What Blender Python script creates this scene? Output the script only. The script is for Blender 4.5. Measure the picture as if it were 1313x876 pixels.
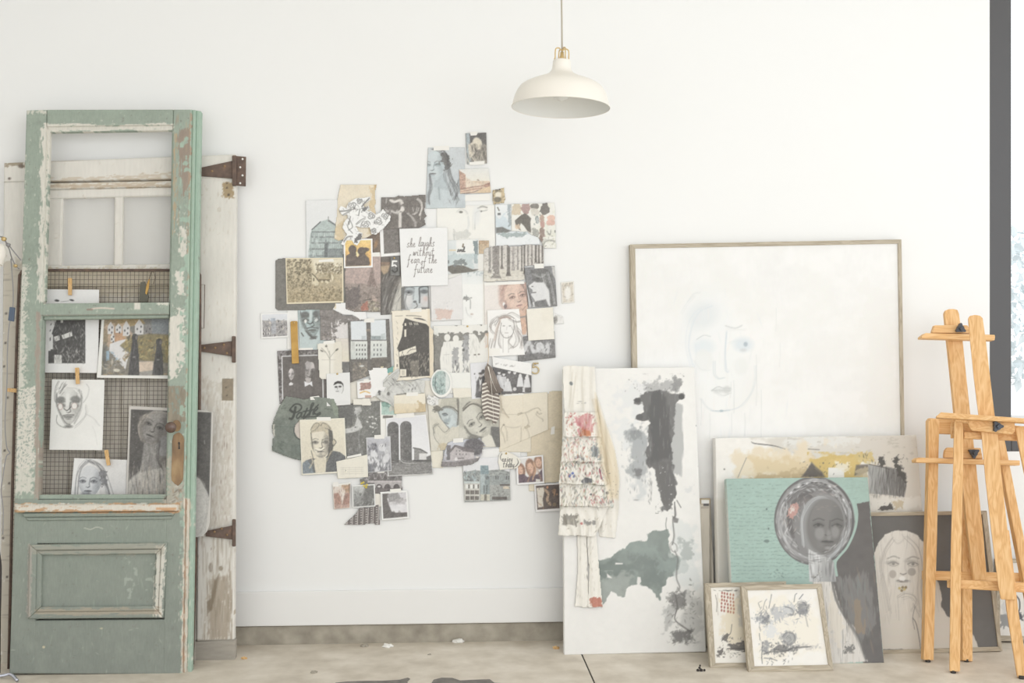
import bpy, bmesh, math, random
import numpy as np
from mathutils import Vector, Matrix

S = bpy.context.scene
for o in list(bpy.data.objects):
    bpy.data.objects.remove(o, do_unlink=True)
COL = S.collection

# ------------------------------------------------------------------ camera
F, CX, CY = 1480.0, 656.5, 438.0            # focal length and centre of the 1313 x 876 frame
H, D, TH = 1.2, 4.61, math.radians(3.4)     # lens height, distance to the wall, turn to the right
cd = bpy.data.cameras.new('camera')
cam = bpy.data.objects.new('camera', cd)
COL.objects.link(cam)
cam.location = (0, -D, H)
cam.rotation_euler = (math.radians(90), 0, -TH)
cd.sensor_width = 36
cd.lens = 36 * F / 1313
cd.clip_end = 200
S.camera = cam

# ------------------------------------------------------------------ daylight and exposure
wd = bpy.data.worlds.new('daylight')
S.world = wd
wd.use_nodes = True
bg = wd.node_tree.nodes['Background']
bg.inputs['Color'].default_value = (0.95, 0.98, 1.0, 1)
bg.inputs['Strength'].default_value = 1.5


def area_light(name, loc, target, sx, sy, power, col):
    d = bpy.data.lights.new(name, 'AREA')
    d.shape = 'RECTANGLE'
    d.size, d.size_y = sx, sy
    d.energy = power
    d.color = col
    o = bpy.data.objects.new(name, d)
    COL.objects.link(o)
    o.location = loc
    o.rotation_euler = (Vector(target) - Vector(loc)).to_track_quat('-Z', 'Y').to_euler()
    return o


# added soft light at the front right, standing in for unseen studio windows
area_light('added_front_light', (1.6, -5.0, 2.0), (-0.4, 0, 1.2), 2.8, 2.2, 41, (1.0, 0.99, 0.97))
vs = S.view_settings
vs.view_transform = 'Standard'
vs.look = 'None'
vs.exposure = -0.05
vs.gamma = 1.0
vs.use_curve_mapping = False

# ------------------------------------------------------------------ helpers: geometry
FW = np.array([math.sin(TH), math.cos(TH), 0.0])
RT = np.array([math.cos(TH), -math.sin(TH), 0.0])
UP = np.array([0.0, 0.0, 1.0])
WL = {}                                     # world position of every object's origin


def ray(px, py):
    px = np.asarray(px, float)
    py = np.asarray(py, float)
    u = (px - CX) / F
    v = (CY - py) / F
    return FW + u[..., None] * RT + v[..., None] * UP


def on(px, py, pl):
    """the point of the upright or leaning plane Y = pl[0] + pl[1] * Z (+ pl[2] * X) seen at a place in the frame"""
    d = ray(px, py)
    m = pl[2] if len(pl) > 2 else 0.0
    t = (pl[0] + pl[1] * H + D) / (d[..., 1] - pl[1] * d[..., 2] - m * d[..., 0])
    return np.array([0.0, -D, H]) + t[..., None] * d


def V3(px, py, Y):
    return Vector(on(px, py, (Y, 0.0)))


def lean(yb, zt, yt):
    return (yb, (yt - yb) / zt)


def nrm(pl):
    n = np.array([pl[2] if len(pl) > 2 else 0.0, -1.0, pl[1]])
    return n / np.linalg.norm(n)


def off(pl, d):
    """the plane moved d towards the viewer"""
    m = pl[2] if len(pl) > 2 else 0.0
    return (pl[0] - d * math.sqrt(1 + pl[1] ** 2 + m * m), pl[1], m)


def put(name, me, loc, parent=None, mat=None, smooth=False):
    o = bpy.data.objects.new(name, me)
    COL.objects.link(o)
    if mat is not None:
        me.materials.append(mat)
    if smooth:
        me.polygons.foreach_set('use_smooth', [True] * len(me.polygons))
    if parent is not None:
        o.parent = parent
        o.location = Vector(loc) - WL[parent.name]
    else:
        o.location = loc
    WL[o.name] = Vector(loc)
    return o


def empty(name, loc):
    o = bpy.data.objects.new(name, None)
    COL.objects.link(o)
    o.empty_display_size = 0.05
    o.location = loc
    WL[o.name] = Vector(loc)
    return o


def tag(o, label, cat, group=None, kind=None):
    o['label'] = label
    o['category'] = cat
    if group:
        o['group'] = group
    if kind:
        o['kind'] = kind
    return o


def thing(name, loc, label, cat, group=None):
    return tag(empty(name, loc), label, cat, group)


def raw(name, V, Q, mat, parent=None, cols=None, smooth=False, tris=None):
    """one mesh object from arrays; Q quads (m,4)"""
    V = np.asarray(V, np.float32)
    Q = np.asarray(Q, np.int32)
    c = (V.min(0) + V.max(0)) / 2
    me = bpy.data.meshes.new(name)
    n, m = len(V), len(Q)
    k = Q.shape[1]
    me.vertices.add(n)
    me.vertices.foreach_set('co', (V - c).ravel())
    me.loops.add(m * k)
    me.loops.foreach_set('vertex_index', Q.ravel())
    me.polygons.add(m)
    me.polygons.foreach_set('loop_start', np.arange(0, m * k, k, dtype=np.int32))
    me.update(calc_edges=True)
    if cols is not None:
        a = me.color_attributes.new('Col', 'BYTE_COLOR', 'POINT')
        cc = np.ones((n, 4), np.float32)
        cc[:, :3] = np.clip(cols, 0, 255) / 255.0
        a.data.foreach_set('color_srgb', cc.ravel())
    return put(name, me, c, parent, mat, smooth)


def from_bm(name, bm, mat, parent=None, smooth=False):
    bmesh.ops.recalc_face_normals(bm, faces=bm.faces)
    me = bpy.data.meshes.new(name)
    co = np.array([v.co for v in bm.verts])
    c = Vector((co.min(0) + co.max(0)) / 2)
    bmesh.ops.translate(bm, verts=bm.verts, vec=-c)
    bm.to_mesh(me)
    bm.free()
    return put(name, me, c, parent, mat, smooth)


def bm_box(bm, lo, hi, bev=0.0):
    lo, hi = Vector(lo), Vector(hi)
    r = bmesh.ops.create_cube(bm, size=1)
    for v in r['verts']:
        v.co = Vector(((v.co.x + .5) * (hi.x - lo.x) + lo.x, (v.co.y + .5) * (hi.y - lo.y) + lo.y,
                       (v.co.z + .5) * (hi.z - lo.z) + lo.z))
    if bev:
        es = list({e for v in r['verts'] for e in v.link_edges})
        bmesh.ops.bevel(bm, geom=es, offset=bev, segments=2, profile=.5, affect='EDGES', clamp_overlap=True)


def box(name, lo, hi, mat, parent=None, bev=0.0):
    bm = bmesh.new()
    bm_box(bm, lo, hi, bev)
    return from_bm(name, bm, mat, parent)


def prism(name, pts, pl, t, mat, parent=None, bev=0.0, holes=()):
    """outline (frame places) laid on plane pl, thickness t going back from it"""
    P = on([p[0] for p in pts], [p[1] for p in pts], pl)
    n = nrm(pl)
    bm = bmesh.new()
    fr = [bm.verts.new(p) for p in P]
    bk = [bm.verts.new(p - n * t) for p in P]
    bm.faces.new(fr)
    bm.faces.new(bk[::-1])
    k = len(fr)
    for i in range(k):
        bm.faces.new((fr[i], bk[i], bk[(i + 1) % k], fr[(i + 1) % k]))
    if bev:
        bmesh.ops.bevel(bm, geom=[e for e in bm.edges], offset=bev, segments=2, profile=.5, affect='EDGES', clamp_overlap=True)
    return from_bm(name, bm, mat, parent)


def tube_arrays(pts, r, sides=6, closed=False):
    P = np.array([list(p) for p in pts], float)
    n = len(P)
    rr = np.full(n, r) if np.isscalar(r) else np.array(r)
    T = np.gradient(P, axis=0)
    T /= np.linalg.norm(T, axis=1)[:, None] + 1e-12
    a = np.array([0, 0, 1.0]) if abs(T[0][2]) < .9 else np.array([1.0, 0, 0])
    V = []
    N = np.cross(T[0], a)
    N /= np.linalg.norm(N)
    for i in range(n):
        N = N - T[i] * np.dot(N, T[i])
        N /= np.linalg.norm(N) + 1e-12
        B = np.cross(T[i], N)
        for k in range(sides):
            an = 2 * math.pi * k / sides
            V.append(P[i] + rr[i] * (N * math.cos(an) + B * math.sin(an)))
    Q = []
    for i in range(n - 1):
        for k in range(sides):
            k2 = (k + 1) % sides
            Q.append((i * sides + k, i * sides + k2, (i + 1) * sides + k2, (i + 1) * sides + k))
    b = (n - 1) * sides
    for k in range(1, sides - 1, 2):        # caps out of quads
        Q.append((0, (k + 2) % sides, k + 1, k))
        Q.append((b, b + k, b + k + 1, b + (k + 2) % sides))
    return np.array(V), np.array(Q)


def tube(name, pts, r, mat, parent=None, sides=6):
    V, Q = tube_arrays(pts, r, sides)
    return raw(name, V, Q, mat, parent, smooth=True)


def smooth_pts(pts, k=8):
    P = np.array([list(p) for p in pts], float)
    if len(P) < 3:
        return P
    A = np.vstack([2 * P[0] - P[1], P, 2 * P[-1] - P[-2]])
    out = []
    for i in range(1, len(A) - 2):
        p0, p1, p2, p3 = A[i - 1], A[i], A[i + 1], A[i + 2]
        for t in np.linspace(0, 1, k, endpoint=False):
            out.append(.5 * (2 * p1 + (p2 - p0) * t + (2 * p0 - 5 * p1 + 4 * p2 - p3) * t * t + (3 * p1 - p0 - 3 * p2 + p3) * t ** 3))
    out.append(A[-2])
    return np.array(out)


def lathe(name, prof, M, mat, parent=None, seg=48):
    """profile (radius, height) turned about local Z"""
    V = []
    for r, z in prof:
        for k in range(seg):
            a = 2 * math.pi * k / seg
            V.append(M @ Vector((r * math.cos(a), r * math.sin(a), z)))
    Q = []
    for i in range(len(prof) - 1):
        for k in range(seg):
            k2 = (k + 1) % seg
            Q.append((i * seg + k, i * seg + k2, (i + 1) * seg + k2, (i + 1) * seg + k))
    return raw(name, np.array([list(v) for v in V]), Q, mat, parent, smooth=True)


# ------------------------------------------------------------------ helpers: materials
def material(name, rough=.6, col=(200, 200, 200), metal=0.0, spec=.3):
    m = bpy.data.materials.new(name)
    m.use_nodes = True
    b = m.node_tree.nodes['Principled BSDF']
    b.inputs['Base Color'].default_value = lin(col)
    b.inputs['Roughness'].default_value = rough
    b.inputs['Metallic'].default_value = metal
    b.inputs['Specular IOR Level'].default_value = spec
    return m


def lin(c):
    c = (c, c, c) if np.isscalar(c) else c
    r = []
    for x in c:
        x = x / 255
        r.append(x / 12.92 if x <= .04045 else ((x + .055) / 1.055) ** 2.4)
    return (*r, 1)


def nd(m, t, **kw):
    n = m.node_tree.nodes.new(t)
    for k, v in kw.items():
        if k in n.inputs:
            n.inputs[k].default_value = v
        else:
            setattr(n, k, v)
    return n


def lk(m, a, b):
    m.node_tree.links.new(a, b)


def bump(m, scale, strength, dist=.002, stretch=(1, 1, 1), detail=4):
    tc = nd(m, 'ShaderNodeTexCoord')
    mp = nd(m, 'ShaderNodeMapping', Scale=stretch)
    n = nd(m, 'ShaderNodeTexNoise', Scale=scale, Detail=detail)
    b = nd(m, 'ShaderNodeBump', Strength=strength, Distance=dist)
    lk(m, tc.outputs['Object'], mp.inputs['Vector'])
    lk(m, mp.outputs['Vector'], n.inputs['Vector'])
    lk(m, n.outputs['Fac'], b.inputs['Height'])
    lk(m, b.outputs['Normal'], m.node_tree.nodes['Principled BSDF'].inputs['Normal'])
    return m


def mottled(name, stops, scale, rough=.7, stretch=(1, 1, 1), detail=6, bstr=.2, spec=.25, coord='Object', metal=0.0):
    m = material(name, rough, spec=spec, metal=metal)
    tc = nd(m, 'ShaderNodeTexCoord')
    mp = nd(m, 'ShaderNodeMapping', Scale=stretch)
    n = nd(m, 'ShaderNodeTexNoise', Scale=scale, Detail=detail)
    r = nd(m, 'ShaderNodeValToRGB')
    b = nd(m, 'ShaderNodeBump', Strength=bstr, Distance=.002)
    lk(m, tc.outputs[coord], mp.inputs['Vector'])
    lk(m, mp.outputs['Vector'], n.inputs['Vector'])
    lk(m, n.outputs['Fac'], r.inputs['Fac'])
    e = r.color_ramp.elements
    while len(e) < len(stops):
        e.new(.5)
    for q, (p, c) in zip(e, stops):
        q.position = p
        q.color = lin(c)
    lk(m, r.outputs['Color'], m.node_tree.nodes['Principled BSDF'].inputs['Base Color'])
    lk(m, n.outputs['Fac'], b.inputs['Height'])
    lk(m, b.outputs['Normal'], m.node_tree.nodes['Principled BSDF'].inputs['Normal'])
    return m


def painted(name, rough=.75, scale=300, bs=.1, spec=.2, stretch=(1, 1, 1)):
    m = material(name, rough, spec=spec)
    a = nd(m, 'ShaderNodeVertexColor', layer_name='Col')
    lk(m, a.outputs['Color'], m.node_tree.nodes['Principled BSDF'].inputs['Base Color'])
    return bump(m, scale, bs, .001, stretch)


def wood(name, c0, c1, c2, axis='Z', scale=1.0, rough=.5):
    """straight-grained oak: stretched noise with a wavy cathedral figure"""
    m = material(name, rough, spec=.3)
    tc = nd(m, 'ShaderNodeTexCoord')
    st = (14, 14, 1.1) if axis == 'Z' else (1.1, 14, 14)
    mp = nd(m, 'ShaderNodeMapping', Scale=tuple(s * scale for s in st))
    n1 = nd(m, 'ShaderNodeTexNoise', Scale=3.0, Detail=2, Distortion=.6)
    w = nd(m, 'ShaderNodeMath', operation='MULTIPLY')
    w.inputs[1].default_value = 9.0
    fr = nd(m, 'ShaderNodeMath', operation='PINGPONG')
    fr.inputs[1].default_value = 1.0
    n2 = nd(m, 'ShaderNodeTexNoise', Scale=9.0, Detail=4)
    mx = nd(m, 'ShaderNodeMath', operation='ADD')
    ml = nd(m, 'ShaderNodeMath', operation='MULTIPLY')
    ml.inputs[1].default_value = .55
    r = nd(m, 'ShaderNodeValToRGB')
    lk(m, tc.outputs['Object'], mp.inputs['Vector'])
    lk(m, mp.outputs['Vector'], n1.inputs['Vector'])
    lk(m, mp.outputs['Vector'], n2.inputs['Vector'])
    lk(m, n1.outputs['Fac'], w.inputs[0])
    lk(m, w.outputs[0], fr.inputs[0])
    lk(m, fr.outputs[0], mx.inputs[0])
    lk(m, n2.outputs['Fac'], mx.inputs[1])
    lk(m, mx.outputs[0], ml.inputs[0])
    lk(m, ml.outputs[0], r.inputs['Fac'])
    e = r.color_ramp.elements
    e.new(.5)
    for q, (p, c) in zip(e, ((.1, c0), (.45, c1), (.85, c2))):
        q.position = p
        q.color = lin(c)
    lk(m, r.outputs['Color'], m.node_tree.nodes['Principled BSDF'].inputs['Base Color'])
    return m


# ------------------------------------------------------------------ helpers: flat print and paint on real sheets
def vnoise(w, h, sx, sy, seed, oct=3):
    rs = np.random.RandomState(seed)
    out = np.zeros((h, w), np.float32)
    amp, tot = 1.0, 0.0
    for o in range(oct):
        gx, gy = max(2, int(w / sx) + 3), max(2, int(h / sy) + 3)
        g = rs.rand(gy, gx).astype(np.float32)
        xs = np.arange(w) / sx
        ys = np.arange(h) / sy
        xi = np.minimum(xs.astype(int), gx - 2)
        yi = np.minimum(ys.astype(int), gy - 2)
        fx = np.clip(xs - xi, 0, 1)
        fy = np.clip(ys - yi, 0, 1)
        fx = fx * fx * (3 - 2 * fx)
        fy = (fy * fy * (3 - 2 * fy))[:, None]
        a = g[yi][:, xi] * (1 - fx) + g[yi][:, xi + 1] * fx
        b = g[yi + 1][:, xi] * (1 - fx) + g[yi + 1][:, xi + 1] * fx
        out += amp * (a * (1 - fy) + b * fy)
        tot += amp
        amp *= .55
        sx, sy = max(1, sx / 2), max(1, sy / 2)
    return out / tot


def rgb(c):
    return np.array((c, c, c) if np.isscalar(c) else c, np.float32)


def faded(C):
    """overall matte haze put into the sheet colours: slightly muted, blacks lifted"""
    l = C @ np.array([.3, .59, .11])
    C = l[:, None] + (C - l[:, None]) * .7
    return C + np.maximum(0, 170 - C) * .15


class Cv:
    """a picture surface; all places in the photograph's own units"""

    def __init__(s, x0, y0, x1, y1, col, S=2):
        s.x0, s.y0, s.S = x0 - 1, y0 - 1, S
        s.w, s.h = int((x1 - x0 + 2) * S), int((y1 - y0 + 2) * S)
        s.a = np.empty((s.h, s.w, 3), np.float32)
        s.a[:] = rgb(col)
        s.cl = None
        s.e = .12                           # how sharply worn or washed patches end
        s.seed = int(x0 * 31 + y0 * 17) % 9973
        s.rs = np.random.RandomState(s.seed)

    def _bx(s, x0, y0, x1, y1):
        i0 = max(0, int((x0 - s.x0) * s.S) - 1)
        i1 = min(s.w, int((x1 - s.x0) * s.S) + 2)
        j0 = max(0, int((y0 - s.y0) * s.S) - 1)
        j1 = min(s.h, int((y1 - s.y0) * s.S) + 2)
        if i1 <= i0 or j1 <= j0:
            return None
        X = (np.arange(i0, i1, dtype=np.float32) + .5) / s.S + s.x0
        Y = (np.arange(j0, j1, dtype=np.float32) + .5) / s.S + s.y0
        return slice(j0, j1), slice(i0, i1), X[None, :], Y[:, None]

    def _bl(s, b, al, col):
        if s.cl is not None:
            al = al * s.cl[b[0], b[1]]
        r = s.a[b[0], b[1]]
        r += (rgb(col) - r) * al[..., None]
        return s

    def _pa(s, pts, soft, b):
        X, Y = b[2], b[3]
        n = len(pts)
        ins = np.zeros((Y.shape[0], X.shape[1]), bool)
        dm = np.full(ins.shape, 1e9, np.float32)
        for i in range(n):
            x0, y0 = pts[i]
            x1, y1 = pts[(i + 1) % n]
            if y0 != y1:
                cr = ((y0 <= Y) != (y1 <= Y)) & (X < (x1 - x0) * (Y - y0) / (y1 - y0) + x0)
                ins ^= cr
            ex, ey = x1 - x0, y1 - y0
            L = ex * ex + ey * ey + 1e-9
            t = np.clip(((X - x0) * ex + (Y - y0) * ey) / L, 0, 1)
            dm = np.minimum(dm, (X - x0 - t * ex) ** 2 + (Y - y0 - t * ey) ** 2)
        sd = np.sqrt(dm) * np.where(ins, 1, -1)
        return np.clip(.5 + sd / soft, 0, 1)

    def pg(s, pts, col, a=1.0, soft=.6, sm=False):
        if sm:
            pts = [tuple(p) for p in smooth_pts(list(pts) + [pts[0]], 5)[:-1]]
        xs = [p[0] for p in pts]
        ys = [p[1] for p in pts]
        b = s._bx(min(xs) - soft, min(ys) - soft, max(xs) + soft, max(ys) + soft)
        if b is None:
            return s
        return s._bl(b, a * s._pa(pts, soft, b), col)

    def clip(s, pts=None, soft=.6):
        s.cl = None
        if pts is not None:
            b = s._bx(-1e5, -1e5, 1e5, 1e5)
            s.cl = s._pa(pts, soft, b).astype(np.float32)
        return s

    def rc(s, x0, y0, x1, y1, col, a=1.0, soft=.5):
        return s.pg([(x0, y0), (x1, y0), (x1, y1), (x0, y1)], col, a, soft)

    def ln(s, pts, col, w=1.0, a=1.0, soft=.7, sm=True, taper=False):
        if sm and len(pts) > 2:
            pts = smooth_pts(pts, 5)
        pts = [tuple(p) for p in pts]
        xs = [p[0] for p in pts]
        ys = [p[1] for p in pts]
        q = w + soft
        b = s._bx(min(xs) - q, min(ys) - q, max(xs) + q, max(ys) + q)
        if b is None:
            return s
        X, Y = b[2], b[3]
        n = len(pts)
        al = np.zeros((Y.shape[0], X.shape[1]), np.float32)
        for i in range(n - 1):
            x0, y0 = pts[i]
            x1, y1 = pts[i + 1]
            ex, ey = x1 - x0, y1 - y0
            t = np.clip(((X - x0) * ex + (Y - y0) * ey) / (ex * ex + ey * ey + 1e-9), 0, 1)
            d = np.sqrt((X - x0 - t * ex) ** 2 + (Y - y0 - t * ey) ** 2)
            ww = w
            if taper:
                ww = w * (.25 + .75 * math.sin(math.pi * (i + .5) / (n - 1)))
            al = np.maximum(al, np.clip((ww / 2 - d) / soft + .5, 0, 1))
        return s._bl(b, a * al, col)

    def el(s, cx, cy, rx, ry, col, a=1.0, rot=0.0, soft=.8):
        q = max(rx, ry) + soft
        b = s._bx(cx - q, cy - q, cx + q, cy + q)
        if b is None:
            return s
        c, sn = math.cos(rot), math.sin(rot)
        dx, dy = b[2] - cx, b[3] - cy
        u, v = dx * c + dy * sn, -dx * sn + dy * c
        r = np.sqrt((u / rx) ** 2 + (v / ry) ** 2)
        return s._bl(b, a * np.clip((1 - r) * min(rx, ry) / soft + .5, 0, 1), col)

    def nz(s, sc, amt, seed=0, ax=1.0, ay=1.0, box=None, oct=3):
        b = s._bx(*(box or (-1e5, -1e5, 1e5, 1e5)))
        if b is None:
            return s
        h, w = b[3].shape[0], b[2].shape[1]
        n = vnoise(w, h, max(1, sc * ax * s.S), max(1, sc * ay * s.S), s.seed + seed, oct)
        g = 1 + amt * 2 * (n - .5)
        if s.cl is not None:
            g = 1 + (g - 1) * s.cl[b[0], b[1]]
        s.a[b[0], b[1]] *= g[..., None]
        return s

    def pt(s, sc, thr, col, a=1.0, seed=0, box=None, soft=.05, ax=1.0, ay=1.0, oct=4):
        """patches of a colour where a noise field passes thr"""
        b = s._bx(*(box or (-1e5, -1e5, 1e5, 1e5)))
        if b is None:
            return s
        h, w = b[3].shape[0], b[2].shape[1]
        n = vnoise(w, h, max(1, sc * ax * s.S), max(1, sc * ay * s.S), s.seed + seed + 77, oct)
        return s._bl(b, a * np.clip((n - thr) / soft + .5, 0, 1), col)

    def wear(s, pts, col, sc=3, thr=.5, feather=4, a=1.0, seed=0, ax=1.0, ay=1.0):
        """flaked patch: feathered outline broken up by noise"""
        xs = [p[0] for p in pts]
        ys = [p[1] for p in pts]
        b = s._bx(min(xs) - feather, min(ys) - feather, max(xs) + feather, max(ys) + feather)
        if b is None:
            return s
        m = s._pa(pts, feather * 2, b)
        n = vnoise(b[2].shape[1], b[3].shape[0], max(1, sc * ax * s.S), max(1, sc * ay * s.S), s.seed + seed + 5, 4)
        al = np.clip((m + (n - .5) * 1.6 - thr) / s.e + .5, 0, 1)
        return s._bl(b, a * al, col)

    def og(s, pts, col, a=1.0, amp=3.0, sc=5, soft=1.2, seed=0, ax=1.0, ay=1.0, keep=False):
        """filled outline with a ragged, painterly edge; keep = go on painting inside it"""
        b = s._bx(-1e5, -1e5, 1e5, 1e5)
        n = vnoise(s.w, s.h, max(1, sc * ax * s.S), max(1, sc * ay * s.S), s.seed + seed + 31, 4)
        sd = (s._pa(pts, 40.0, b) - .5) * 40
        al = np.clip(.5 + (sd + amp * 2 * (n - .5)) / soft, 0, 1).astype(np.float32)
        s._bl(b, al * a, col)
        if keep:
            s.cl = al
        return s

    def grain(s, sc, amt, seed=0):
        """print grain in the mid and dark tones only"""
        n = vnoise(s.w, s.h, max(1, sc * s.S), max(1, sc * s.S), s.seed + seed, 2) - .5
        w = np.clip((238 - s.a.mean(2)) / 90, 0.08, 1)
        if s.cl is not None:
            w = w * s.cl
        s.a *= (1 + 2 * amt * n * w)[..., None]
        return s

    def gr(s, x0, y0, x1, y1, c0, c1, a=1.0, vert=True):
        """printed tone running from c0 to c1"""
        b = s._bx(x0, y0, x1, y1)
        if b is None:
            return s
        t = ((b[3] - y0) / (y1 - y0) + 0 * b[2]) if vert else ((b[2] - x0) / (x1 - x0) + 0 * b[3])
        t = np.clip(t, 0, 1)[..., None]
        col = rgb(c0) * (1 - t) + rgb(c1) * t
        al = np.full(t.shape[:2], a, np.float32)
        if s.cl is not None:
            al = al * s.cl[b[0], b[1]]
        r = s.a[b[0], b[1]]
        r += (col - r) * al[..., None]
        return s

    def db(s, x0, y0, x1, y1, n, cols, l=3, w=1, an=(0, 3.14), a=.8, soft=.7):
        """n brush dabs"""
        rs = s.rs
        for i in range(n):
            c = cols[rs.randint(len(cols))]
            k = .5 + rs.rand()
            s.el(x0 + rs.rand() * (x1 - x0), y0 + rs.rand() * (y1 - y0), max(.4, l * k / 2), max(.35, w * k / 2), c,
                 a * (.6 + .4 * rs.rand()), an[0] + rs.rand() * (an[1] - an[0]), soft)
        return s

    def st(s, pts, col, w=.8, n=4, j=1.5, a=.6, soft=.7):
        """n loose strokes along a line"""
        rs = s.rs
        for i in range(n):
            o = rs.randn(2) * j
            k = .6 + .5 * rs.rand()
            s.ln([(x + o[0] + rs.randn() * j * .35, y + o[1] + rs.randn() * j * .35) for x, y in pts], col, w * k, a * .62 * k, soft)
        return s

    def at(s, px, py):
        x = np.clip((np.asarray(px) - s.x0) * s.S - .5, 0, s.w - 1.001)
        y = np.clip((np.asarray(py) - s.y0) * s.S - .5, 0, s.h - 1.001)
        i, j = x.astype(int), y.astype(int)
        fx, fy = (x - i)[..., None], (y - j)[..., None]
        a = s.a
        return (a[j, i] * (1 - fx) * (1 - fy) + a[j, i + 1] * fx * (1 - fy) + a[j + 1, i] * (1 - fx) * fy + a[j + 1, i + 1] * fx * fy)


def inside(px, py, pts):
    r = np.zeros(px.shape, bool)
    n = len(pts)
    for i in range(n):
        x0, y0 = pts[i]
        x1, y1 = pts[(i + 1) % n]
        if y0 != y1:
            r ^= ((y0 <= py) != (y1 <= py)) & (px < (x1 - x0) * (py - y0) / (y1 - y0) + x0)
    return r


def sheet(name, quad, pl, cv, mat, parent=None, t=.0008, pitch=.85, poly=None, disp=None, bev=0.0, back=True, hole=None, smooth=True):
    """a sheet, board or canvas: quad = TL,TR,BR,BL; front on plane pl, thickness t going back; colours from cv.
    poly cuts the sheet to an outline; disp(px,py,u,v) lifts the front off the plane"""
    (ax, ay), (bx, by), (cx, cy), (dx, dy) = quad
    nu = max(2, int(max(abs(bx - ax), abs(cx - dx), 1) / pitch))
    nv = max(2, int(max(abs(dy - ay), abs(cy - by), 1) / pitch))
    u, v = np.meshgrid(np.linspace(0, 1, nu + 1), np.linspace(0, 1, nv + 1))
    px = (ax * (1 - u) + bx * u) * (1 - v) + (dx * (1 - u) + cx * u) * v
    py = (ay * (1 - u) + by * u) * (1 - v) + (dy * (1 - u) + cy * u) * v
    P = on(px, py, pl)
    n = nrm(pl)
    d = disp(px, py, u, v) if disp else np.zeros(px.shape)
    if bev:
        e = np.minimum(np.minimum(u, 1 - u) * nu, np.minimum(v, 1 - v) * nv)
        d = d - bev * (e < .5)
    P = P + d[..., None] * n
    idx = np.arange((nu + 1) * (nv + 1)).reshape(nv + 1, nu + 1)
    Q = np.stack([idx[1:, :-1], idx[1:, 1:], idx[:-1, 1:], idx[:-1, :-1]], -1).reshape(-1, 4)
    fx, fy = px.ravel(), py.ravel()
    keep = np.ones(len(Q), bool)
    mx, my = fx[Q].mean(1), fy[Q].mean(1)
    if poly:
        keep &= inside(mx, my, poly)
    if hole:
        keep &= ~inside(mx, my, hole)
    Q = Q[keep]
    used = np.unique(Q)
    re = -np.ones(idx.size, int)
    re[used] = np.arange(len(used))
    Q = re[Q]
    V = P.reshape(-1, 3)[used]
    C = faded(cv.at(fx[used], fy[used])) if cv is not None else None
    E = np.concatenate([Q[:, [0, 1]], Q[:, [1, 2]], Q[:, [2, 3]], Q[:, [3, 0]]])
    key = np.sort(E, 1)
    key = key[:, 0].astype(np.int64) * (len(V) + 1) + key[:, 1]
    _, first, cnt = np.unique(key, return_index=True, return_counts=True)
    B = E[first[cnt == 1]]
    bv = np.unique(B)
    mp = -np.ones(len(V), int)
    mp[bv] = len(V) + np.arange(len(bv))
    V2 = np.vstack([V, V[bv] - n * t])
    Q2 = [Q, np.stack([B[:, 1], B[:, 0], mp[B[:, 0]], mp[B[:, 1]]], 1)]
    if back and not poly and not hole and not disp:
        k = [mp[re[idx[0, 0]]], mp[re[idx[0, -1]]], mp[re[idx[-1, -1]]], mp[re[idx[-1, 0]]]]
        Q2.append(np.array([k]))
    if C is not None:
        C = np.vstack([C, C[bv]])
    return raw(name, V2, np.vstack(Q2), mat, parent, C, smooth=False)

# ------------------------------------------------------------------ materials
M = {}
M['plaster'] = bump(material('white_plaster', .85, (240, 240, 239), spec=.15), 60, .08)
M['trim'] = bump(material('white_trim_paint', .6, (237, 236, 234), spec=.3), 40, .05)
M['ceiling'] = material('ceiling_white', .9, (240, 238, 232))
M['kerb'] = mottled('rough_concrete', [(.25, (140, 134, 123)), (.5, (166, 159, 146)), (.75, (188, 181, 168))], 14, .9, bstr=.6)
M['concrete'] = mottled('polished_concrete', [(.3, (202, 192, 177)), (.5, (218, 209, 195)), (.7, (232, 224, 212))], 9.0, .55, (1, 1, 1), 14, .15)
M['stain'] = mottled('dried_grey_paint', [(.3, (110, 106, 102)), (.7, (138, 133, 127))], 30, .6)
M['alu'] = material('dark_anodised_frame', .35, (88, 87, 88), metal=.2, spec=.5)
M['door_paint'] = painted('old_green_paint', .6, 90, .25, .25)
M['white_paint'] = painted('old_white_paint', .8, 120, .3, .15)
M['paper'] = painted('printed_paper', .8, 220, .05, .15)
M['photo'] = painted('glossy_photo_paper', .55, 60, .03, .2)
M['canvas'] = painted('painted_canvas', .85, 500, .15, .12)
M['cloth'] = painted('linen_cloth', .95, 700, .25, .05)
M['steel'] = mottled('rusty_steel', [(.3, (96, 84, 78)), (.6, (118, 100, 90)), (.8, (140, 112, 94))], 40, .7, bstr=.4)
M['wire'] = material('dull_steel_wire', .6, (120, 112, 106), metal=.1)
M['frame_wood'] = wood('greyed_frame_wood', (158, 147, 130), (178, 167, 149), (196, 186, 168), 'X', 1.6, .7)
M['frame_wood_v'] = wood('greyed_frame_wood_upright', (158, 147, 130), (178, 167, 149), (196, 186, 168), 'Z', 1.6, .7)
M['oak'] = wood('oak_upright', (210, 158, 102), (228, 182, 126), (238, 198, 146), 'Z', 1.0)
M['oak_x'] = wood('oak_crosswise', (210, 158, 102), (228, 182, 126), (238, 198, 146), 'X', 1.0)
M['peg'] = wood('pale_clothespin_wood', (190, 150, 96), (212, 172, 118), (226, 190, 140), 'Z', 3.0)
M['plastic'] = material('dark_plastic', .45, (78, 82, 90), spec=.5)
M['rubber'] = material('black_rubber', .8, (70, 66, 64))
M['gold'] = material('brass', .3, (214, 188, 138), metal=.7)
M['brass_old'] = mottled('tarnished_brass', [(.3, (176, 138, 78)), (.7, (204, 166, 100))], 20, .45, metal=.35, bstr=.1)
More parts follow.
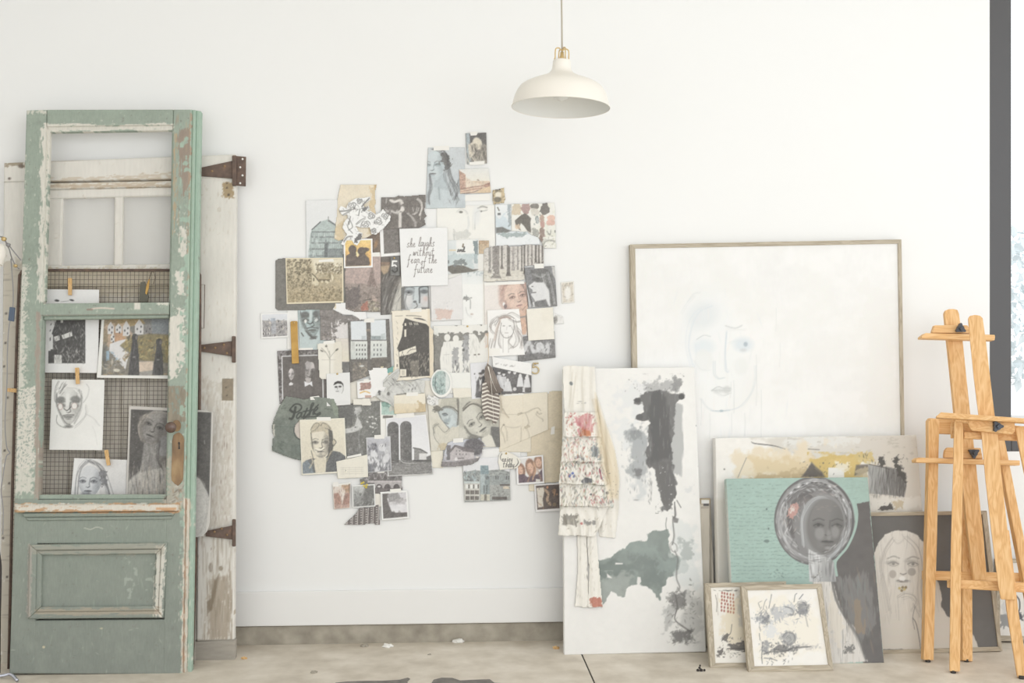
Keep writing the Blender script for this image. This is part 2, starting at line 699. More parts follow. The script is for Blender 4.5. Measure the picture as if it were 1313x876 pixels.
M['worn_brass'] = mottled('worn_lock_plate', [(.25, (104, 88, 76)), (.5, (150, 124, 96)), (.75, (188, 164, 126))], 22, .5, (1, 1, .35), metal=.3, bstr=.1)
M['enamel'] = material('cream_enamel', .4, (240, 235, 226), spec=.4)
M['enamel_in'] = material('white_enamel_inside', .5, (236, 236, 232), spec=.3)
M['cord'] = material('beige_cord', .7, (186, 178, 164))
M['cable'] = material('grey_cable', .6, (150, 148, 148))
M['bluetape'] = material('slate_blue_plastic', .5, (92, 104, 122))
M['tape'] = material('white_masking_tape', .8, (240, 238, 233))
M['bark'] = material('bark', .9, (150, 146, 142))
M['leaf'] = mottled('pale_leaf', [(.3, (226, 234, 236)), (.7, (240, 245, 246))], 3, .8)  # leaves paled to imitate the haze of the window glass
M['asphalt'] = mottled('outside_paving', [(.3, (190, 188, 184)), (.7, (214, 212, 208))], 2, .9)
gm = material('milky_pane', .35, (246, 244, 240), spec=.3)
gm.node_tree.nodes['Principled BSDF'].inputs['Alpha'].default_value = .3
M['frosted'] = gm
gm = bpy.data.materials.new('clear_glass')
gm.use_nodes = True
nt = gm.node_tree
nt.nodes.remove(nt.nodes['Principled BSDF'])
tr, gl, mx_, fr_ = (nt.nodes.new('ShaderNodeBsdfTransparent'), nt.nodes.new('ShaderNodeBsdfGlossy'), nt.nodes.new('ShaderNodeMixShader'), nt.nodes.new('ShaderNodeFresnel'))
gl.inputs['Roughness'].default_value = .02
fr_.inputs['IOR'].default_value = 1.3
nt.links.new(fr_.outputs[0], mx_.inputs[0])
nt.links.new(tr.outputs[0], mx_.inputs[1])
nt.links.new(gl.outputs[0], mx_.inputs[2])
nt.links.new(mx_.outputs[0], nt.nodes['Material Output'].inputs['Surface'])
M['glass'] = gm

# ------------------------------------------------------------------ the setting
xw = float(on(1269, 400, (0, 0))[0])                 # jamb of the big window
zs = float(on(1295, 579, (0, 0))[2])                 # underside of the window frame
zk = float(on(512, 800.5, (0, 0))[2])                # top of the concrete kerb
zb = float(on(512, 756, (0, 0))[2])                  # top of the baseboard


def struct(o):
    o['kind'] = 'structure'
    return o


bm = bmesh.new()
bm_box(bm, (-3.6, 0, zk), (xw, .14, 3.3))
bm_box(bm, (xw, 0, zk), (3.6, .14, zs))
struct(from_bm('wall_back', bm, M['plaster']))
struct(box('baseboard_back', (-3.6, -.014, zk + .002), (3.6, -.0005, zb), M['trim'], bev=.004))
kb = struct(box('trim_1', (-3.6, .004, -.02), (3.6, .13, zk - .002), M['kerb'], bev=.004))
struct(box('ceiling', (-3.6, -5.2, 3.3), (3.6, .14, 3.4), M['ceiling']))
struct(box('wall_left', (-3.72, -5.2, -.12), (-3.6, .14, 3.4), M['plaster']))  # unseen side wall, added to cut light from the left
# floor: two concrete slabs and the saw-cut joint between them
fl = struct(empty('floor', (0, 0, 0)))
j0, j1 = on(833, 836, lean(0, 1, 0)), None
jx = .53
box('slab', (-3.6, -5.2, -.12), (jx - .003, .004, 0), M['concrete'], fl)
box('slab', (jx + .003, -5.2, -.12), (3.6, .004, 0), M['concrete'], fl)
box('joint', (jx - .003, -5.2, -.12), (jx + .003, .004, -.004), M['rubber'], fl)


def floor_pt(px, py):
    d = ray(px, py)
    t = -H / d[..., 2]
    return np.array([0, -D, H]) + t[..., None] * d


def stain(pts, h=.0012):
    P = floor_pt(np.array([p[0] for p in pts], float), np.array([p[1] for p in pts], float))
    bm = bmesh.new()
    a = [bm.verts.new((p[0], p[1], h)) for p in P]
    b = [bm.verts.new((p[0], p[1], .0001)) for p in P]
    bm.faces.new(a)
    for i in range(len(a)):
        bm.faces.new((a[i], b[i], b[(i + 1) % len(a)], a[(i + 1) % len(a)]))
    from_bm('paint_stain', bm, M['stain'], fl)


stain([(430, 876), (446, 874.2), (470, 873.6), (490, 873.5), (512, 872.2), (523, 869.5), (526, 871), (522, 875), (528, 883), (470, 892), (436, 884)])
stain([(556, 872), (566, 869.5), (580, 869.8), (590, 873), (612, 872), (628, 871.5), (634, 876), (652, 877), (664, 879), (650, 890), (600, 894), (566, 886), (553, 877)])
# window: dark frame, pane, and what stands outside
wn = struct(empty('window_1', (xw, .05, zs)))
fw = float(on(1297, 400, (0, 0))[0]) - xw
box('frame_post', (xw, .0, zs), (xw + fw, .09, 3.3), M['alu'], wn, .004)
box('frame_rail', (xw + fw, .0, zs), (3.6, .09, zs + fw), M['alu'], wn, .004)
box('pane', (xw + fw, .045, zs + fw), (3.6, .051, 3.3), M['glass'], wn)
struct(box('ground_outside', (-6, .16, -.25), (12, 16, -.15), M['asphalt']))
rs = random.Random(4)


def tree(x, y, h, lab):
    t = thing('pale_tree', (x, y, -.15), lab, 'tree')
    tube('trunk', [(x, y, -.15), (x + .05, y, h * .3), (x - .03, y + .05, h * .65)], [.11, .09, .05], M['bark'], t, 8)
    bm = bmesh.new()
    for i in range(1500):
        a, b, r = rs.uniform(0, 6.28), rs.uniform(-.9, 1), rs.uniform(.5, 1) ** .5
        c = Vector((x + math.cos(a) * math.sqrt(1 - b * b) * r * h * .32, y + math.sin(a) * math.sqrt(1 - b * b) * r * h * .3, h * .6 + b * r * h * .36))
        q = Matrix.Rotation(rs.uniform(0, 6.28), 3, (rs.uniform(-1, 1), rs.uniform(-1, 1), rs.uniform(-1, 1.1)))
        s = rs.uniform(.04, .09)
        vs_ = [bm.verts.new(c + q @ Vector(k) * s) for k in ((-1, 0, 0), (0, -.5, .1), (1, 0, 0), (0, .5, .1))]
        bm.faces.new(vs_)
    o = from_bm('foliage', bm, M['leaf'], t)
    o['kind'] = 'stuff'


tree(6.4, 7.5, 2.6, 'hazy pale green tree beyond the window glass')

# small rubble along the foot of the wall
for i, (px, py, sz, sh) in enumerate([(468, 829, .016, 0), (497, 830, .02, 1), (588, 824, .022, 2), (402, 863, .012, 0), (313, 845, .012, 1), (713, 832, .014, 2), (551, 840, .007, 1)]):
    p = floor_pt(np.array(px), np.array(py))
    bm = bmesh.new()
    bmesh.ops.create_icosphere(bm, subdivisions=2, radius=1)
    for v in bm.verts:
        k = 1 + .35 * math.sin(v.co.x * 5 + i) * math.cos(v.co.y * 4 + i * 2) + .15 * math.sin(v.co.z * 9 + i)
        v.co = Vector((v.co.x * sz * k, v.co.y * sz * .7 * k, max(-.35, v.co.z) * sz * .5 * k + sz * .17))
    bmesh.ops.translate(bm, verts=bm.verts, vec=Vector(p))
    where = ['below the middle of the wall collage', 'just right of the first white chip by the wall', 'whitest and largest, halfway to the leaning canvas', 'alone on the open floor before the doors', 'ochre, beside the white door foot', 'beside the foot of the white abstract canvas', 'smallest, alone in the middle of the floor'][i]
    mt = M['peg'] if i in (4, 5) else M['tape'] if i in (2, 1) else M['kerb']
    tag(from_bm('concrete_chip', bm, mt), 'crumbled chip on the concrete floor, ' + where, 'debris', 'chips of debris on the floor')
# dark twig of dried paint
p = floor_pt(np.array(899.), np.array(861.))
bm = bmesh.new()
for (dx, dz, r) in ((-.012, .004, .006), (0, .004, .007), (.012, .004, .005), (-.006, .013, .005), (-.004, .021, .004)):
    bmesh.ops.create_icosphere(bm, subdivisions=1, radius=r, matrix=Matrix.Translation(Vector(p) + Vector((dx, 0, dz))))
tag(from_bm('dried_leaf', bm, M['rubber']), 'small black curled scrap on the floor before the framed red-dot picture', 'scrap')

# ------------------------------------------------------------------ pendant lamp
lz = -.6
lc = V3(719, 138, lz)
k = float((V3(819, 138, lz) - lc).length) / 100
pl_ = thing('pendant_lamp', lc, 'cream enamel pendant lamp with brass fitting hanging by the ceiling cord', 'lamp')
LM = Matrix.Translation(lc) @ Matrix.Rotation(math.radians(1.5), 4, 'Y') @ Matrix.Rotation(math.radians(-1.0), 4, 'X')
pro = [(62.5, 0), (62.3, 1.2), (60.5, 8), (58.5, 15), (56, 20.5), (52.5, 25.5), (48, 29), (42, 32), (35, 35), (27, 38), (20, 41), (15.5, 44), (13, 47.5), (12, 51), (11.6, 55), (11.4, 59), (10.5, 60.5), (0, 60.8)]
lathe('shade', [(r * k, z * k) for r, z in pro], LM, M['enamel'], pl_, 64)
lathe('shade_lining', [((r - .9) * k, (z - .1) * k) for r, z in [(62.7, .2)] + pro[1:-4]], LM, M['enamel_in'], pl_, 64)
V_, Q_ = [], []
lathe('rim', [((62.5 + .5 * math.cos(a)) * k, .5 * math.sin(a) * k) for a in np.linspace(-1.6, 4.7, 9)], LM, M['enamel'], pl_, 64)
lathe('socket', [(0, 71 * k), (2.2 * k, 71 * k), (2.6 * k, 66 * k), (3.4 * k, 63 * k), (3.4 * k, 60 * k)], LM, M['gold'], pl_, 24)
for i in range(4):
    a = math.radians(20 + 90 * i)
    q = [(0, 72), (4, 75.5), (8.5, 74.5), (9.6, 70), (9.6, 64), (10.4, 60)]
    tube('brass_arm', [LM @ Vector((math.cos(a) * r * k, math.sin(a) * r * k, z * k)) for r, z in smooth_pts([(r, 0, z) for r, z in q])[:, [0, 2]]], .85 * k, M['gold'], pl_, 8)
lathe('bulb', [(0.1 * k, 8 * k), (9 * k, 12 * k), (12 * k, 20 * k), (9 * k, 30 * k), (5 * k, 36 * k), (5 * k, 56 * k)], LM, M['enamel_in'], pl_, 24)
top = LM @ Vector((0, 0, 71 * k))
tube('cord', [top, top + Vector((-.001, 0, .12)), top + Vector((-.004, 0, .3)), Vector((top.x - .004, top.y, 3.29))], .003, M['cord'], pl_, 8)
lathe('ceiling_rose', [(0, 3.27), (.05, 3.272), (.055, 3.299)], Matrix.Translation((top.x - .004, top.y, 0)), M['enamel'], pl_, 32)

# ------------------------------------------------------------------ white plank door at the back
PW = lean(-.2, 1.93, -.05)
wc = Cv(0, 190, 310, 862, (226, 221, 211))
wc.nz(40, .03).nz(5, .025, 3, .4, 3)
wc.wear([(0, 330), (40, 345), (40, 862), (0, 862)], (204, 194, 176), 6, .35, 8, .95)
wc.wear([(40, 350), (240, 352), (240, 862), (40, 862)], (208, 198, 182), 7, .3, 10, .9, 2)
wc.wear([(40, 345), (240, 345), (240, 380), (40, 380)], (205, 190, 160), 3, .5, 6, .8, 3)
wc.db(20, 380, 240, 840, 700, [(212, 204, 190), (160, 148, 132), (202, 192, 174), (140, 128, 114)], 22, .9, (1.5, 1.64), .5)
wc.db(4, 345, 30, 840, 90, [(150, 138, 120), (196, 184, 164), (132, 120, 104)], 14, 1, (-.1, .1), .5)
for x, y in ((8, 402), (7, 440), (5, 470), (10, 510), (6, 578), (12, 620), (18, 560), (4, 690), (9, 740)):
    wc.el(x, y, 1.6, 1.6, (92, 82, 72), .9)
# right stile: flaking towards the bottom
wc.wear([(255, 480), (300, 490), (300, 700), (255, 690)], (208, 198, 182), 3, .9, 6, .7, 4, .5, 3)
wc.wear([(266, 745), (296, 735), (296, 822), (266, 822)], (178, 158, 130), 2.5, .6, 8, .8, 5, .25, 6)
wc.db(254, 455, 300, 820, 150, [(170, 140, 118), (150, 118, 98), (186, 172, 152)], 6, .8, (1.3, 1.7), .6)
wc.db(258, 690, 298, 822, 150, [(160, 140, 114), (184, 168, 146), (204, 196, 182)], 22, 1, (1.5, 1.65), .6)
wc.el(270, 728, 2.4, 6, (150, 130, 110), .8).el(271, 728, 1, 4.4, (200, 192, 178), .8)
wc.el(283, 729, 3, 3, (160, 142, 116), .8).el(281, 269, 2.5, 3, (206, 194, 176), .8).el(281, 269, 1.2, 1.6, (222, 216, 206), .9)
wc.pg([(265, 772), (270, 768), (275, 745), (281, 736), (277, 760), (272, 782), (267, 786)], (140, 118, 90), .8, 2)
wc.rc(250, 820, 306, 850, (170, 160, 144)).nz(5, .08, 9, 3, .4, (250, 820, 306, 850))
wc.wear([(286, 234), (299, 234), (299, 254), (286, 254)], (178, 146, 96), 3, .4, 2, .95, 6)
wc.el(291, 241, 1.3, 1.3, (84, 70, 60)).el(293, 250, 1.5, 1.5, (84, 70, 60)).el(291, 235, 1, 1, (84, 70, 60))
wc.rc(285, 486, 299, 514, (152, 132, 104), .95).nz(3, .1, 11, 1, 1, (284, 485, 300, 515))
wc.el(290, 497, 1, 1, (90, 78, 66)).el(291, 507, 1, 1, (90, 78, 66))
wc.wear([(4, 207), (34, 206), (34, 216), (20, 214), (4, 214)], (170, 150, 120), 3, .62, 3, .9, 7)
wc.el(27, 213, 4, 2.6, (120, 100, 84), .8).el(12, 229, 2, 1.6, (110, 92, 78), .9)
wc.ln([(64, 207), (85, 206), (100, 205), (112, 204)], (170, 140, 112), 1.3, .7)
wc.wear([(60, 228), (222, 220), (222, 236), (60, 244)], (206, 186, 158), 3, .86, 3, .7, 8, 3, .5)
wc.wear([(60, 236), (222, 234), (222, 241), (60, 243)], (196, 170, 136), 3, .74, 3, .7, 9, 3, .5)
wc.db(60, 205, 300, 335, 120, [(206, 196, 178), (188, 164, 136), (214, 206, 192)], 4, .8, (0, 3), .5)
wc.db(262, 205, 300, 440, 60, [(208, 198, 180), (196, 180, 156)], 5, .8, (1.2, 1.9), .5)

wd_ = thing('plank_door', V3(152, 845, -.2), 'old white plank door with two panes, leaning on the wall behind the green door', 'door')
WQ = lambda *q: list(q)


def wpart(name, quad, o=0.0, t=.035, pitch=1.5, par=wd_, bev=.002):
    return sheet(name, quad, off(PW, o), wc, M['white_paint'], par, t, pitch, bev=bev)


def wx(x, y):                        # the door's own left and right edge, in frame units
    return x


# rails, stiles and boards
wpart('rail', [(5, 209), (302, 198), (302, 228), (5, 233)], .006, .045)
wpart('stile', [(5, 233.5), (60, 231), (56, 838), (0, 840)], .0, .035)
wpart('stile', [(257, 226), (302.5, 228.5), (300, 822), (252, 823)], .0, .035)
wpart('rail', [(56, 348), (256, 346), (256, 366), (56, 368)], 0, .035)
wpart('foot_rail', [(2, 836), (301, 821), (301, 847), (1, 862)], .004, .04)
wpart('moulding', [(60, 235), (256, 231), (256, 238), (60, 242.5)], .01, .03, 1.5)
for i in range(6):
    a, b = 57 + i * 33.2, 57 + (i + 1) * 33.2 - .8
    wpart('board', [(a, 366), (b, 366), (b - 3, 832 - i * 1.6), (a - 3, 833 - i * 1.6)], -.012, .02)
wpart('sash_rail', [(60, 243.5), (256, 239), (256, 250), (60, 255)], .0, .03)
wpart('sash_rail', [(60, 341), (256, 338), (256, 347), (60, 349)], .0, .03)
wpart('sash_stile', [(60, 255), (80, 254.5), (78, 341), (59, 342)], -.001, .03)
wpart('sash_stile', [(226, 250), (256, 249), (256, 338), (225, 339)], -.001, .03)
wpart('mullion', [(147, 252.5), (157.5, 252), (156.5, 340), (146, 340.5)], .002, .03)
for q in ([(76, 251), (150, 249), (150, 345), (74, 345)], [(154, 249), (230, 247), (229, 343), (153, 344)]):
    prism('pane', q, off(PW, -.012), .004, M['frosted'], wd_)


def strap_hinge(name, strap, knuckle, plate, screws, holes=()):
    h = prism(name, strap, off(PW, .012), .004, M['steel'], wd_, .001)
    prism('knuckle', knuckle, off(PW, .02), .012, M['steel'], h, .003)
    if plate:
        prism('plate', plate, off(PW, .008), .004, M['steel'], h, .001)
    for x, y in screws:
        c = Vector(on(x, y, off(PW, .012)))
        lathe('screw', [(0, .003), (.003, .0025), (.005, 0)], Matrix.Translation(c) @ Matrix.Rotation(math.radians(90), 4, 'X'), M['worn_brass'], h, 10)
    for x, y in holes:
        c = Vector(on(x, y, off(PW, .0085)))
        lathe('screw_hole', [(0, .001), (.004, .001), (.004, 0)], Matrix.Translation(c) @ Matrix.Rotation(math.radians(90), 4, 'X'), M['tape'], h, 12)


strap_hinge('hinge', [(250, 216.5), (299, 206), (299, 229), (250, 225.5)], [(297.5, 199), (303, 199), (303, 238), (297.5, 238)],
            [(303, 200), (315.5, 201), (315, 239), (303, 238)], [(272, 219.5), (288, 213)], [(311, 204), (308, 214.5), (311, 225), (308, 235)])
strap_hinge('hinge', [(250, 443), (297, 437.5), (297, 457), (250, 449.5)], [(297, 431), (302, 431), (302, 465), (297, 465)], None, [(262, 446), (276, 446), (287, 442), (291, 453)])
strap_hinge('hinge', [(264, 681), (298, 674), (298, 692), (264, 688)], [(297.5, 666), (302, 666), (302, 701), (297.5, 701)], None, [(275, 682), (284, 678), (291, 686)])

# ------------------------------------------------------------------ wire panel the drawings are clipped to
PM = lean(-.275, 1.47, -.108)
mp_ = thing('wire_panel', V3(136, 855, -.275), 'rusty rod-framed wire mesh panel between the white and the green door', 'panel')


def onm(x, y, d=0.0):
    return Vector(on(x, y, off(PM, d)))


fr_pts = [onm(11, 866), onm(16, 620), onm(22, 420), onm(25, 353), onm(28, 348), onm(33, 346.5), onm(140, 346.8), onm(249, 346.5), onm(254, 348), onm(256.5, 353), onm(256, 520), onm(247, 852)]
tube('frame_rod', fr_pts, .0055, M['steel'], mp_, 8)
Vs, Qs, nb = [], [], 0


def add_wire(a, b, r):
    global nb
    n = 5
    P = [onm(a[0] + (b[0] - a[0]) * t, a[1] + (b[1] - a[1]) * t, .001 * math.sin(t * 9 + a[0])) for t in np.linspace(0, 1, n)]
    v, q = tube_arrays(P, r, 4)
    Vs.append(v)
    Qs.append(q + nb)
    nb += len(v)


for i in range(43):
    t = (i + .5) / 43
    xt, xb = 25 + t * 231, 12 + t * 236
    add_wire((xt, 347), (xb, 854), .0009)
for i in range(88):
    y = 353 + i * 5.7
    t = (y - 347) / 510
    add_wire((25 - t * 13, y), (256.5 - t * 9, y), .0009)
o = raw('wire_mesh', np.vstack(Vs), np.vstack(Qs), M['wire'], mp_)
o['kind'] = 'stuff'
tube('bent_wire', [onm(253, 365), onm(262.5, 365, .002), onm(262, 400, .002), onm(261.5, 421, .002), onm(253, 421)], .0014, M['steel'], mp_, 6)

# ------------------------------------------------------------------ green door
PG = lean(-.37, 2.08, -.12)
gc = Cv(5, 135, 262, 872, (152, 170, 150))
gc.nz(60, .04).nz(12, .03, 2).nz(4, .04, 3)
gc.gr(5, 640, 262, 872, (140, 154, 138), (124, 132, 122), .85)  # shade towards the door's foot, put into the green colour
chip, rust = (222, 216, 202), (158, 130, 110)
gc.db(10, 140, 258, 866, 420, [(138, 156, 138), (164, 180, 160), (148, 160, 144)], 9, 1.2, (1.2, 1.9), .45)
gc.pt(5, .78, (206, 208, 194), .7, 4, (10, 140, 258, 640))
gc.pt(4, .8, (120, 112, 100), .6, 5, (10, 140, 258, 866))
# white along the inner edge of the top light
gc.wear([(58, 160), (222, 160), (222, 168), (58, 168)], chip, 3, .42, 3, .95, 1, 3, .7)
gc.wear([(54, 166), (64, 166), (60, 250), (53, 250)], chip, 4, .4, 4, .95, 2, .6, 2)
gc.wear([(50, 250), (62, 250), (58, 390), (48, 390)], chip, 4, .62, 4, .9, 3, .5, 2)
gc.wear([(30, 141), (60, 141), (60, 146), (30, 146)], chip, 3, .6, 3, .8, 4)
gc.wear([(28, 200), (33, 200), (26, 400), (20, 400)], chip, 3, .55, 3, .8, 5, .5, 2)
# right stile, upper: brown streaks
gc.wear([(230, 165), (248, 160), (248, 240), (234, 250), (228, 190)], rust, 4, .62, 5, .85, 6, .35, 3)
gc.db(224, 145, 250, 330, 50, [rust, (176, 146, 112), (190, 160, 116)], 10, 1.2, (1.45, 1.7), .7)
gc.wear([(243, 145), (247, 145), (243, 640), (238, 640)], (186, 150, 116), 3, .48, 2, .8, 7, .4, 4)
gc.wear([(222, 170), (228, 170), (226, 300), (221, 300)], (196, 160, 112), 3, .75, 3, .8, 8, .4, 3)
# the big flakes on the right stile
gc.wear([(218, 408), (228, 406), (229, 440), (225, 478), (220, 486), (216, 470)], chip, 4, .3, 2, .98, 9)
gc.wear([(226, 350), (236, 346), (237, 378), (228, 376)], chip, 4, .55, 4, .95, 10)
gc.wear([(224, 395), (238, 395), (238, 470), (228, 470)], chip, 3, .68, 5, .95, 11)
gc.wear([(230, 290), (240, 290), (240, 330), (228, 330)], chip, 3, .7, 4, .9, 12, .5, 2)
gc.db(220, 270, 242, 490, 40, [chip, (210, 212, 198)], 3, 1, (1, 2.2), .8)
# mid rail
gc.rc(172, 388, 180, 397, chip, .95, 1.5).ln([(118, 396), (130, 395), (146, 396)], (226, 206, 190), 2, .9).ln([(112, 397), (118, 397)], (150, 110, 96), 2.4, .7)
gc.wear([(200, 388), (216, 388), (216, 391), (200, 391)], chip, 2, .5, 2, .9, 13)
gc.db(60, 388, 216, 410, 26, [chip, (120, 140, 128), (196, 206, 192)], 2.4, 1, (0, 3), .7)
gc.ln([(52, 404.5), (216, 403)], (128, 110, 98), .9, .7)
# left stile: grainy wear growing downwards, the big patch
gc.wear([(22, 340), (36, 340), (32, 500), (17, 500)], chip, 2, .62, 8, .85, 14)
gc.wear([(20, 505), (44, 500), (43, 598), (19, 598)], chip, 3, .32, 5, .95, 15)
gc.wear([(18, 590), (44, 590), (43, 634), (16, 634)], chip, 2.5, .66, 6, .85, 16)
gc.pt(1.6, .62, (128, 150, 136), .8, 8, (18, 500, 46, 600))
gc.wear([(46, 400), (52, 400), (50, 640), (44, 640)], (176, 150, 132), 3, .6, 2, .8, 17, .4, 3)
gc.db(12, 300, 36, 640, 120, [chip, (206, 212, 198)], 2.4, 1, (1.2, 2), .7)
# bare wood where a lock box sat, worn ledge
gc.rc(215, 495, 238, 541, (150, 134, 108), .95, 1.2).nz(4, .12, 18, .5, 3, (214, 494, 239, 542))
gc.pt(4, .62, (134, 158, 142), .8, 9, (214, 494, 239, 530), ax=.6, ay=2)
gc.wear([(214, 580), (236, 600), (240, 650), (206, 648), (214, 630)], (186, 176, 156), 3, .6, 5, .8, 19)
gc.db(208, 622, 240, 648, 40, [(176, 140, 104), (206, 200, 186), (120, 100, 84)], 5, 1.3, (0, 3), .7)
gc.wear([(18, 646), (230, 646), (230, 657), (18, 657)], (214, 158, 100), 3, .42, 2, .95, 20, 3, .6)
gc.wear([(18, 646), (230, 646), (230, 655), (18, 655)], chip, 2.5, .62, 2, .95, 21, 2.5, .6)
gc.rc(200, 651, 226, 654, (222, 160, 96), .9, 1.2)
# outer edge: bright green strip with flakes
gc.wear([(246, 141), (258, 141), (247, 864), (234, 864)], (160, 192, 170), 8, .2, 3, .9, 22)
gc.wear([(236, 640), (244, 640), (240, 864), (232, 864)], (222, 206, 186), 3, .5, 2, .9, 23, .5, 3)
gc.wear([(237, 640), (240, 640), (237, 864), (233, 864)], (198, 150, 110), 3, .62, 2, .8, 24, .5, 3)
gc.db(228, 640, 250, 860, 60, [chip, (216, 206, 190)], 5, 1.1, (1.3, 1.8), .8)
# lower part: dull scuffs
gc.pt(14, .6, (156, 164, 150), .35, 26, (12, 660, 240, 866), .5)
gc.nz(2, .05, 41, .4, 3)
gc.db(14, 660, 232, 862, 60, [(196, 198, 182), (104, 120, 110), (176, 176, 158)], 4, .9, (0, 3), .55)
gc.ln([(108, 677), (116, 679), (124, 676), (132, 678)], (206, 206, 190), 1, .8).el(56, 830, 1.8, 1.6, (216, 200, 160), .9).el(130, 806, 2, 1, (216, 200, 160), .8)
gc.wear([(36, 696), (42, 700), (40, 792), (34, 792)], (176, 166, 152), 2.5, .62, 2, .9, 27, .5, 2)
gc.wear([(200, 700), (213, 698), (208, 794), (196, 790)], chip, 2.5, .66, 3, .9, 28, .5, 2)
gc.wear([(44, 780), (206, 780), (206, 788), (44, 788)], (186, 164, 134), 4, .55, 3, .7, 29, 3, .5)
gc.wear([(40, 700), (212, 697), (212, 712), (40, 712)], (178, 170, 150), 4, .6, 3, .6, 30, 3, .5)
gc.pt(7, .64, (176, 186, 172), .7, 31, (160, 715, 200, 770))

gd = thing('green_door', V3(125, 865, -.37), 'tall green weathered door with flaking paint, empty top light and raised lower panel', 'door')


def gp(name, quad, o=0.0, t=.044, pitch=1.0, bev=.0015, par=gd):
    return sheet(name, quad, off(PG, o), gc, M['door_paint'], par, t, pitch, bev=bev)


LO = lambda y: 34 - (y - 141) * 22 / 723                     # outer left edge
LI = lambda y: (63 if y < 400 else 62) - (y - 165) * 13 / 470  # light's left edge
RI = lambda y: 222 - (y - 165) * 8 / 470                     # light's right edge
RO = lambda y: 246 - (y - 141) * 12 / 723
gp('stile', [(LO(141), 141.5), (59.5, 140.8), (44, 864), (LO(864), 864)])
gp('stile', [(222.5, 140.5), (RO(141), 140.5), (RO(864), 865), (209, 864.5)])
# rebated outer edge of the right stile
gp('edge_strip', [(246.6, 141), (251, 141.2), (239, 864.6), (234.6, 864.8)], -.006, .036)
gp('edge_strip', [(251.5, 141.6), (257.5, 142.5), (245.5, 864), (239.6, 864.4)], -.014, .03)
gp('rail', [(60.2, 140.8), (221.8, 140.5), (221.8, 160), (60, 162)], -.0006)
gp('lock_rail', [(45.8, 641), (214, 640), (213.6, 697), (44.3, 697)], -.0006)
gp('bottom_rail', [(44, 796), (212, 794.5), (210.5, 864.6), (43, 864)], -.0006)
gp('glazing_bar', [(50.5, 389.5), (217, 387.5), (216.5, 403.5), (50, 405.5)], -.003, .036)
# beads round the two lights
for q in ([(59.5, 162.5), (222, 160.5), (222, 167), (64, 169.5)], [(56, 405.8), (216.5, 403.6), (216, 407.5), (56, 410)], [(49, 634.5), (214, 634), (214, 640), (46.5, 640.8)]):
    gp('bead', q, -.012, .02)
for a, b in ((162, 389), (406, 640)):
    gp('bead', [(LI(a) - 5.5, a), (LI(a) + 1, a + 5), (LI(b) + 1, b - 3), (LI(b) - 6, b)], -.012, .02)
    gp('bead', [(RI(a) - 1.5, a + 5), (RI(a) + 1.2, a), (RI(b) + 1, b), (RI(b) - 1.5, b - 3)], -.012, .02)
# weather ledge: a square nosing over a stepped moulding
gp('ledge', [(20.5, 648), (227.5, 646.5), (227, 655.5), (20, 657.5)], .022, .026, 1.0, .003)
gp('ledge_moulding', [(28, 658), (224, 656), (222, 661.5), (30, 663.5)], .011, .014, 1.0, .003)
gp('ledge_moulding', [(33, 663.8), (221, 662), (220, 666), (35, 668)], .006, .008, 1.0, .002)
# raised panel with mitred mouldings
gp('panel', [(52.5, 709), (200.5, 707.5), (198, 778), (51, 779.5)], -.012, .014, 1.2, 0)
oq = [(37.5, 698.5), (214, 696), (209, 792.5), (35.5, 794)]
mq = [(46.5, 706), (206.5, 704), (203, 784), (45, 785.5)]
iq = [(53.5, 712), (200, 710.5), (197.5, 777), (52, 778.5)]
for A_, B_, o_ in ((oq, mq, .011), (mq, iq, .004)):
    for i in range(4):
        j = (i + 1) % 4
        g = .35
        q4 = [A_[i], A_[j], B_[j], B_[i]]
        # order as TL, TR, BR, BL
        q4 = {0: [A_[0], A_[1], B_[1], B_[0]], 1: [B_[1], A_[1], A_[2], B_[2]], 2: [B_[3], B_[2], A_[2], A_[3]], 3: [A_[0], B_[0], B_[3], A_[3]]}[i]
        gp('panel_moulding', q4, o_, .02, 1.0, .003)
# knob and plates
kn = Vector(on(222.5, 547, off(PG, .0)))
RX = Matrix.Rotation(math.radians(90), 4, 'X')
M['knob'] = mottled('brown_porcelain', [(.3, (88, 70, 62)), (.7, (112, 90, 80))], 30, .2, spec=.6)
pk = prism('knob_rose', [(226 + 6 * math.cos(a), 546 + 7.5 * math.sin(a)) for a in np.linspace(0, 6.283, 24, endpoint=False)], off(PG, .004), .004, M['worn_brass'], gd, .001)
ko = lathe('door_knob', [(0, .058), (.010, .0575), (.018, .053), (.0205, .045), (.019, .036), (.013, .029), (.008, .024), (.008, .003)], Matrix.Translation(kn) @ RX, M['knob'], gd, 32)
lathe('collar', [(.0135, .027), (.0145, .022), (.012, .017), (.008, .016)], Matrix.Translation(kn) @ RX, M['enamel'], ko, 24)
ep = []
for (x, y) in [(222.5, 558), (226, 555.5), (229, 554.5), (232, 556), (235, 559.5), (236, 564), (235.5, 590), (234.5, 615), (232, 619.5), (228, 623), (224, 620.5), (220, 616), (219.5, 610), (220.5, 585), (220.5, 566)]:
    ep.append((x, y))
pe = prism('lock_plate', ep, off(PG, .003), .003, M['worn_brass'], gd, .0008)
prism('keyhole', [(228, 568), (229.5, 566.5), (231, 568), (230.4, 571), (231, 576), (228.4, 576), (229, 571)], off(PG, .0034), .001, M['rubber'], pe)

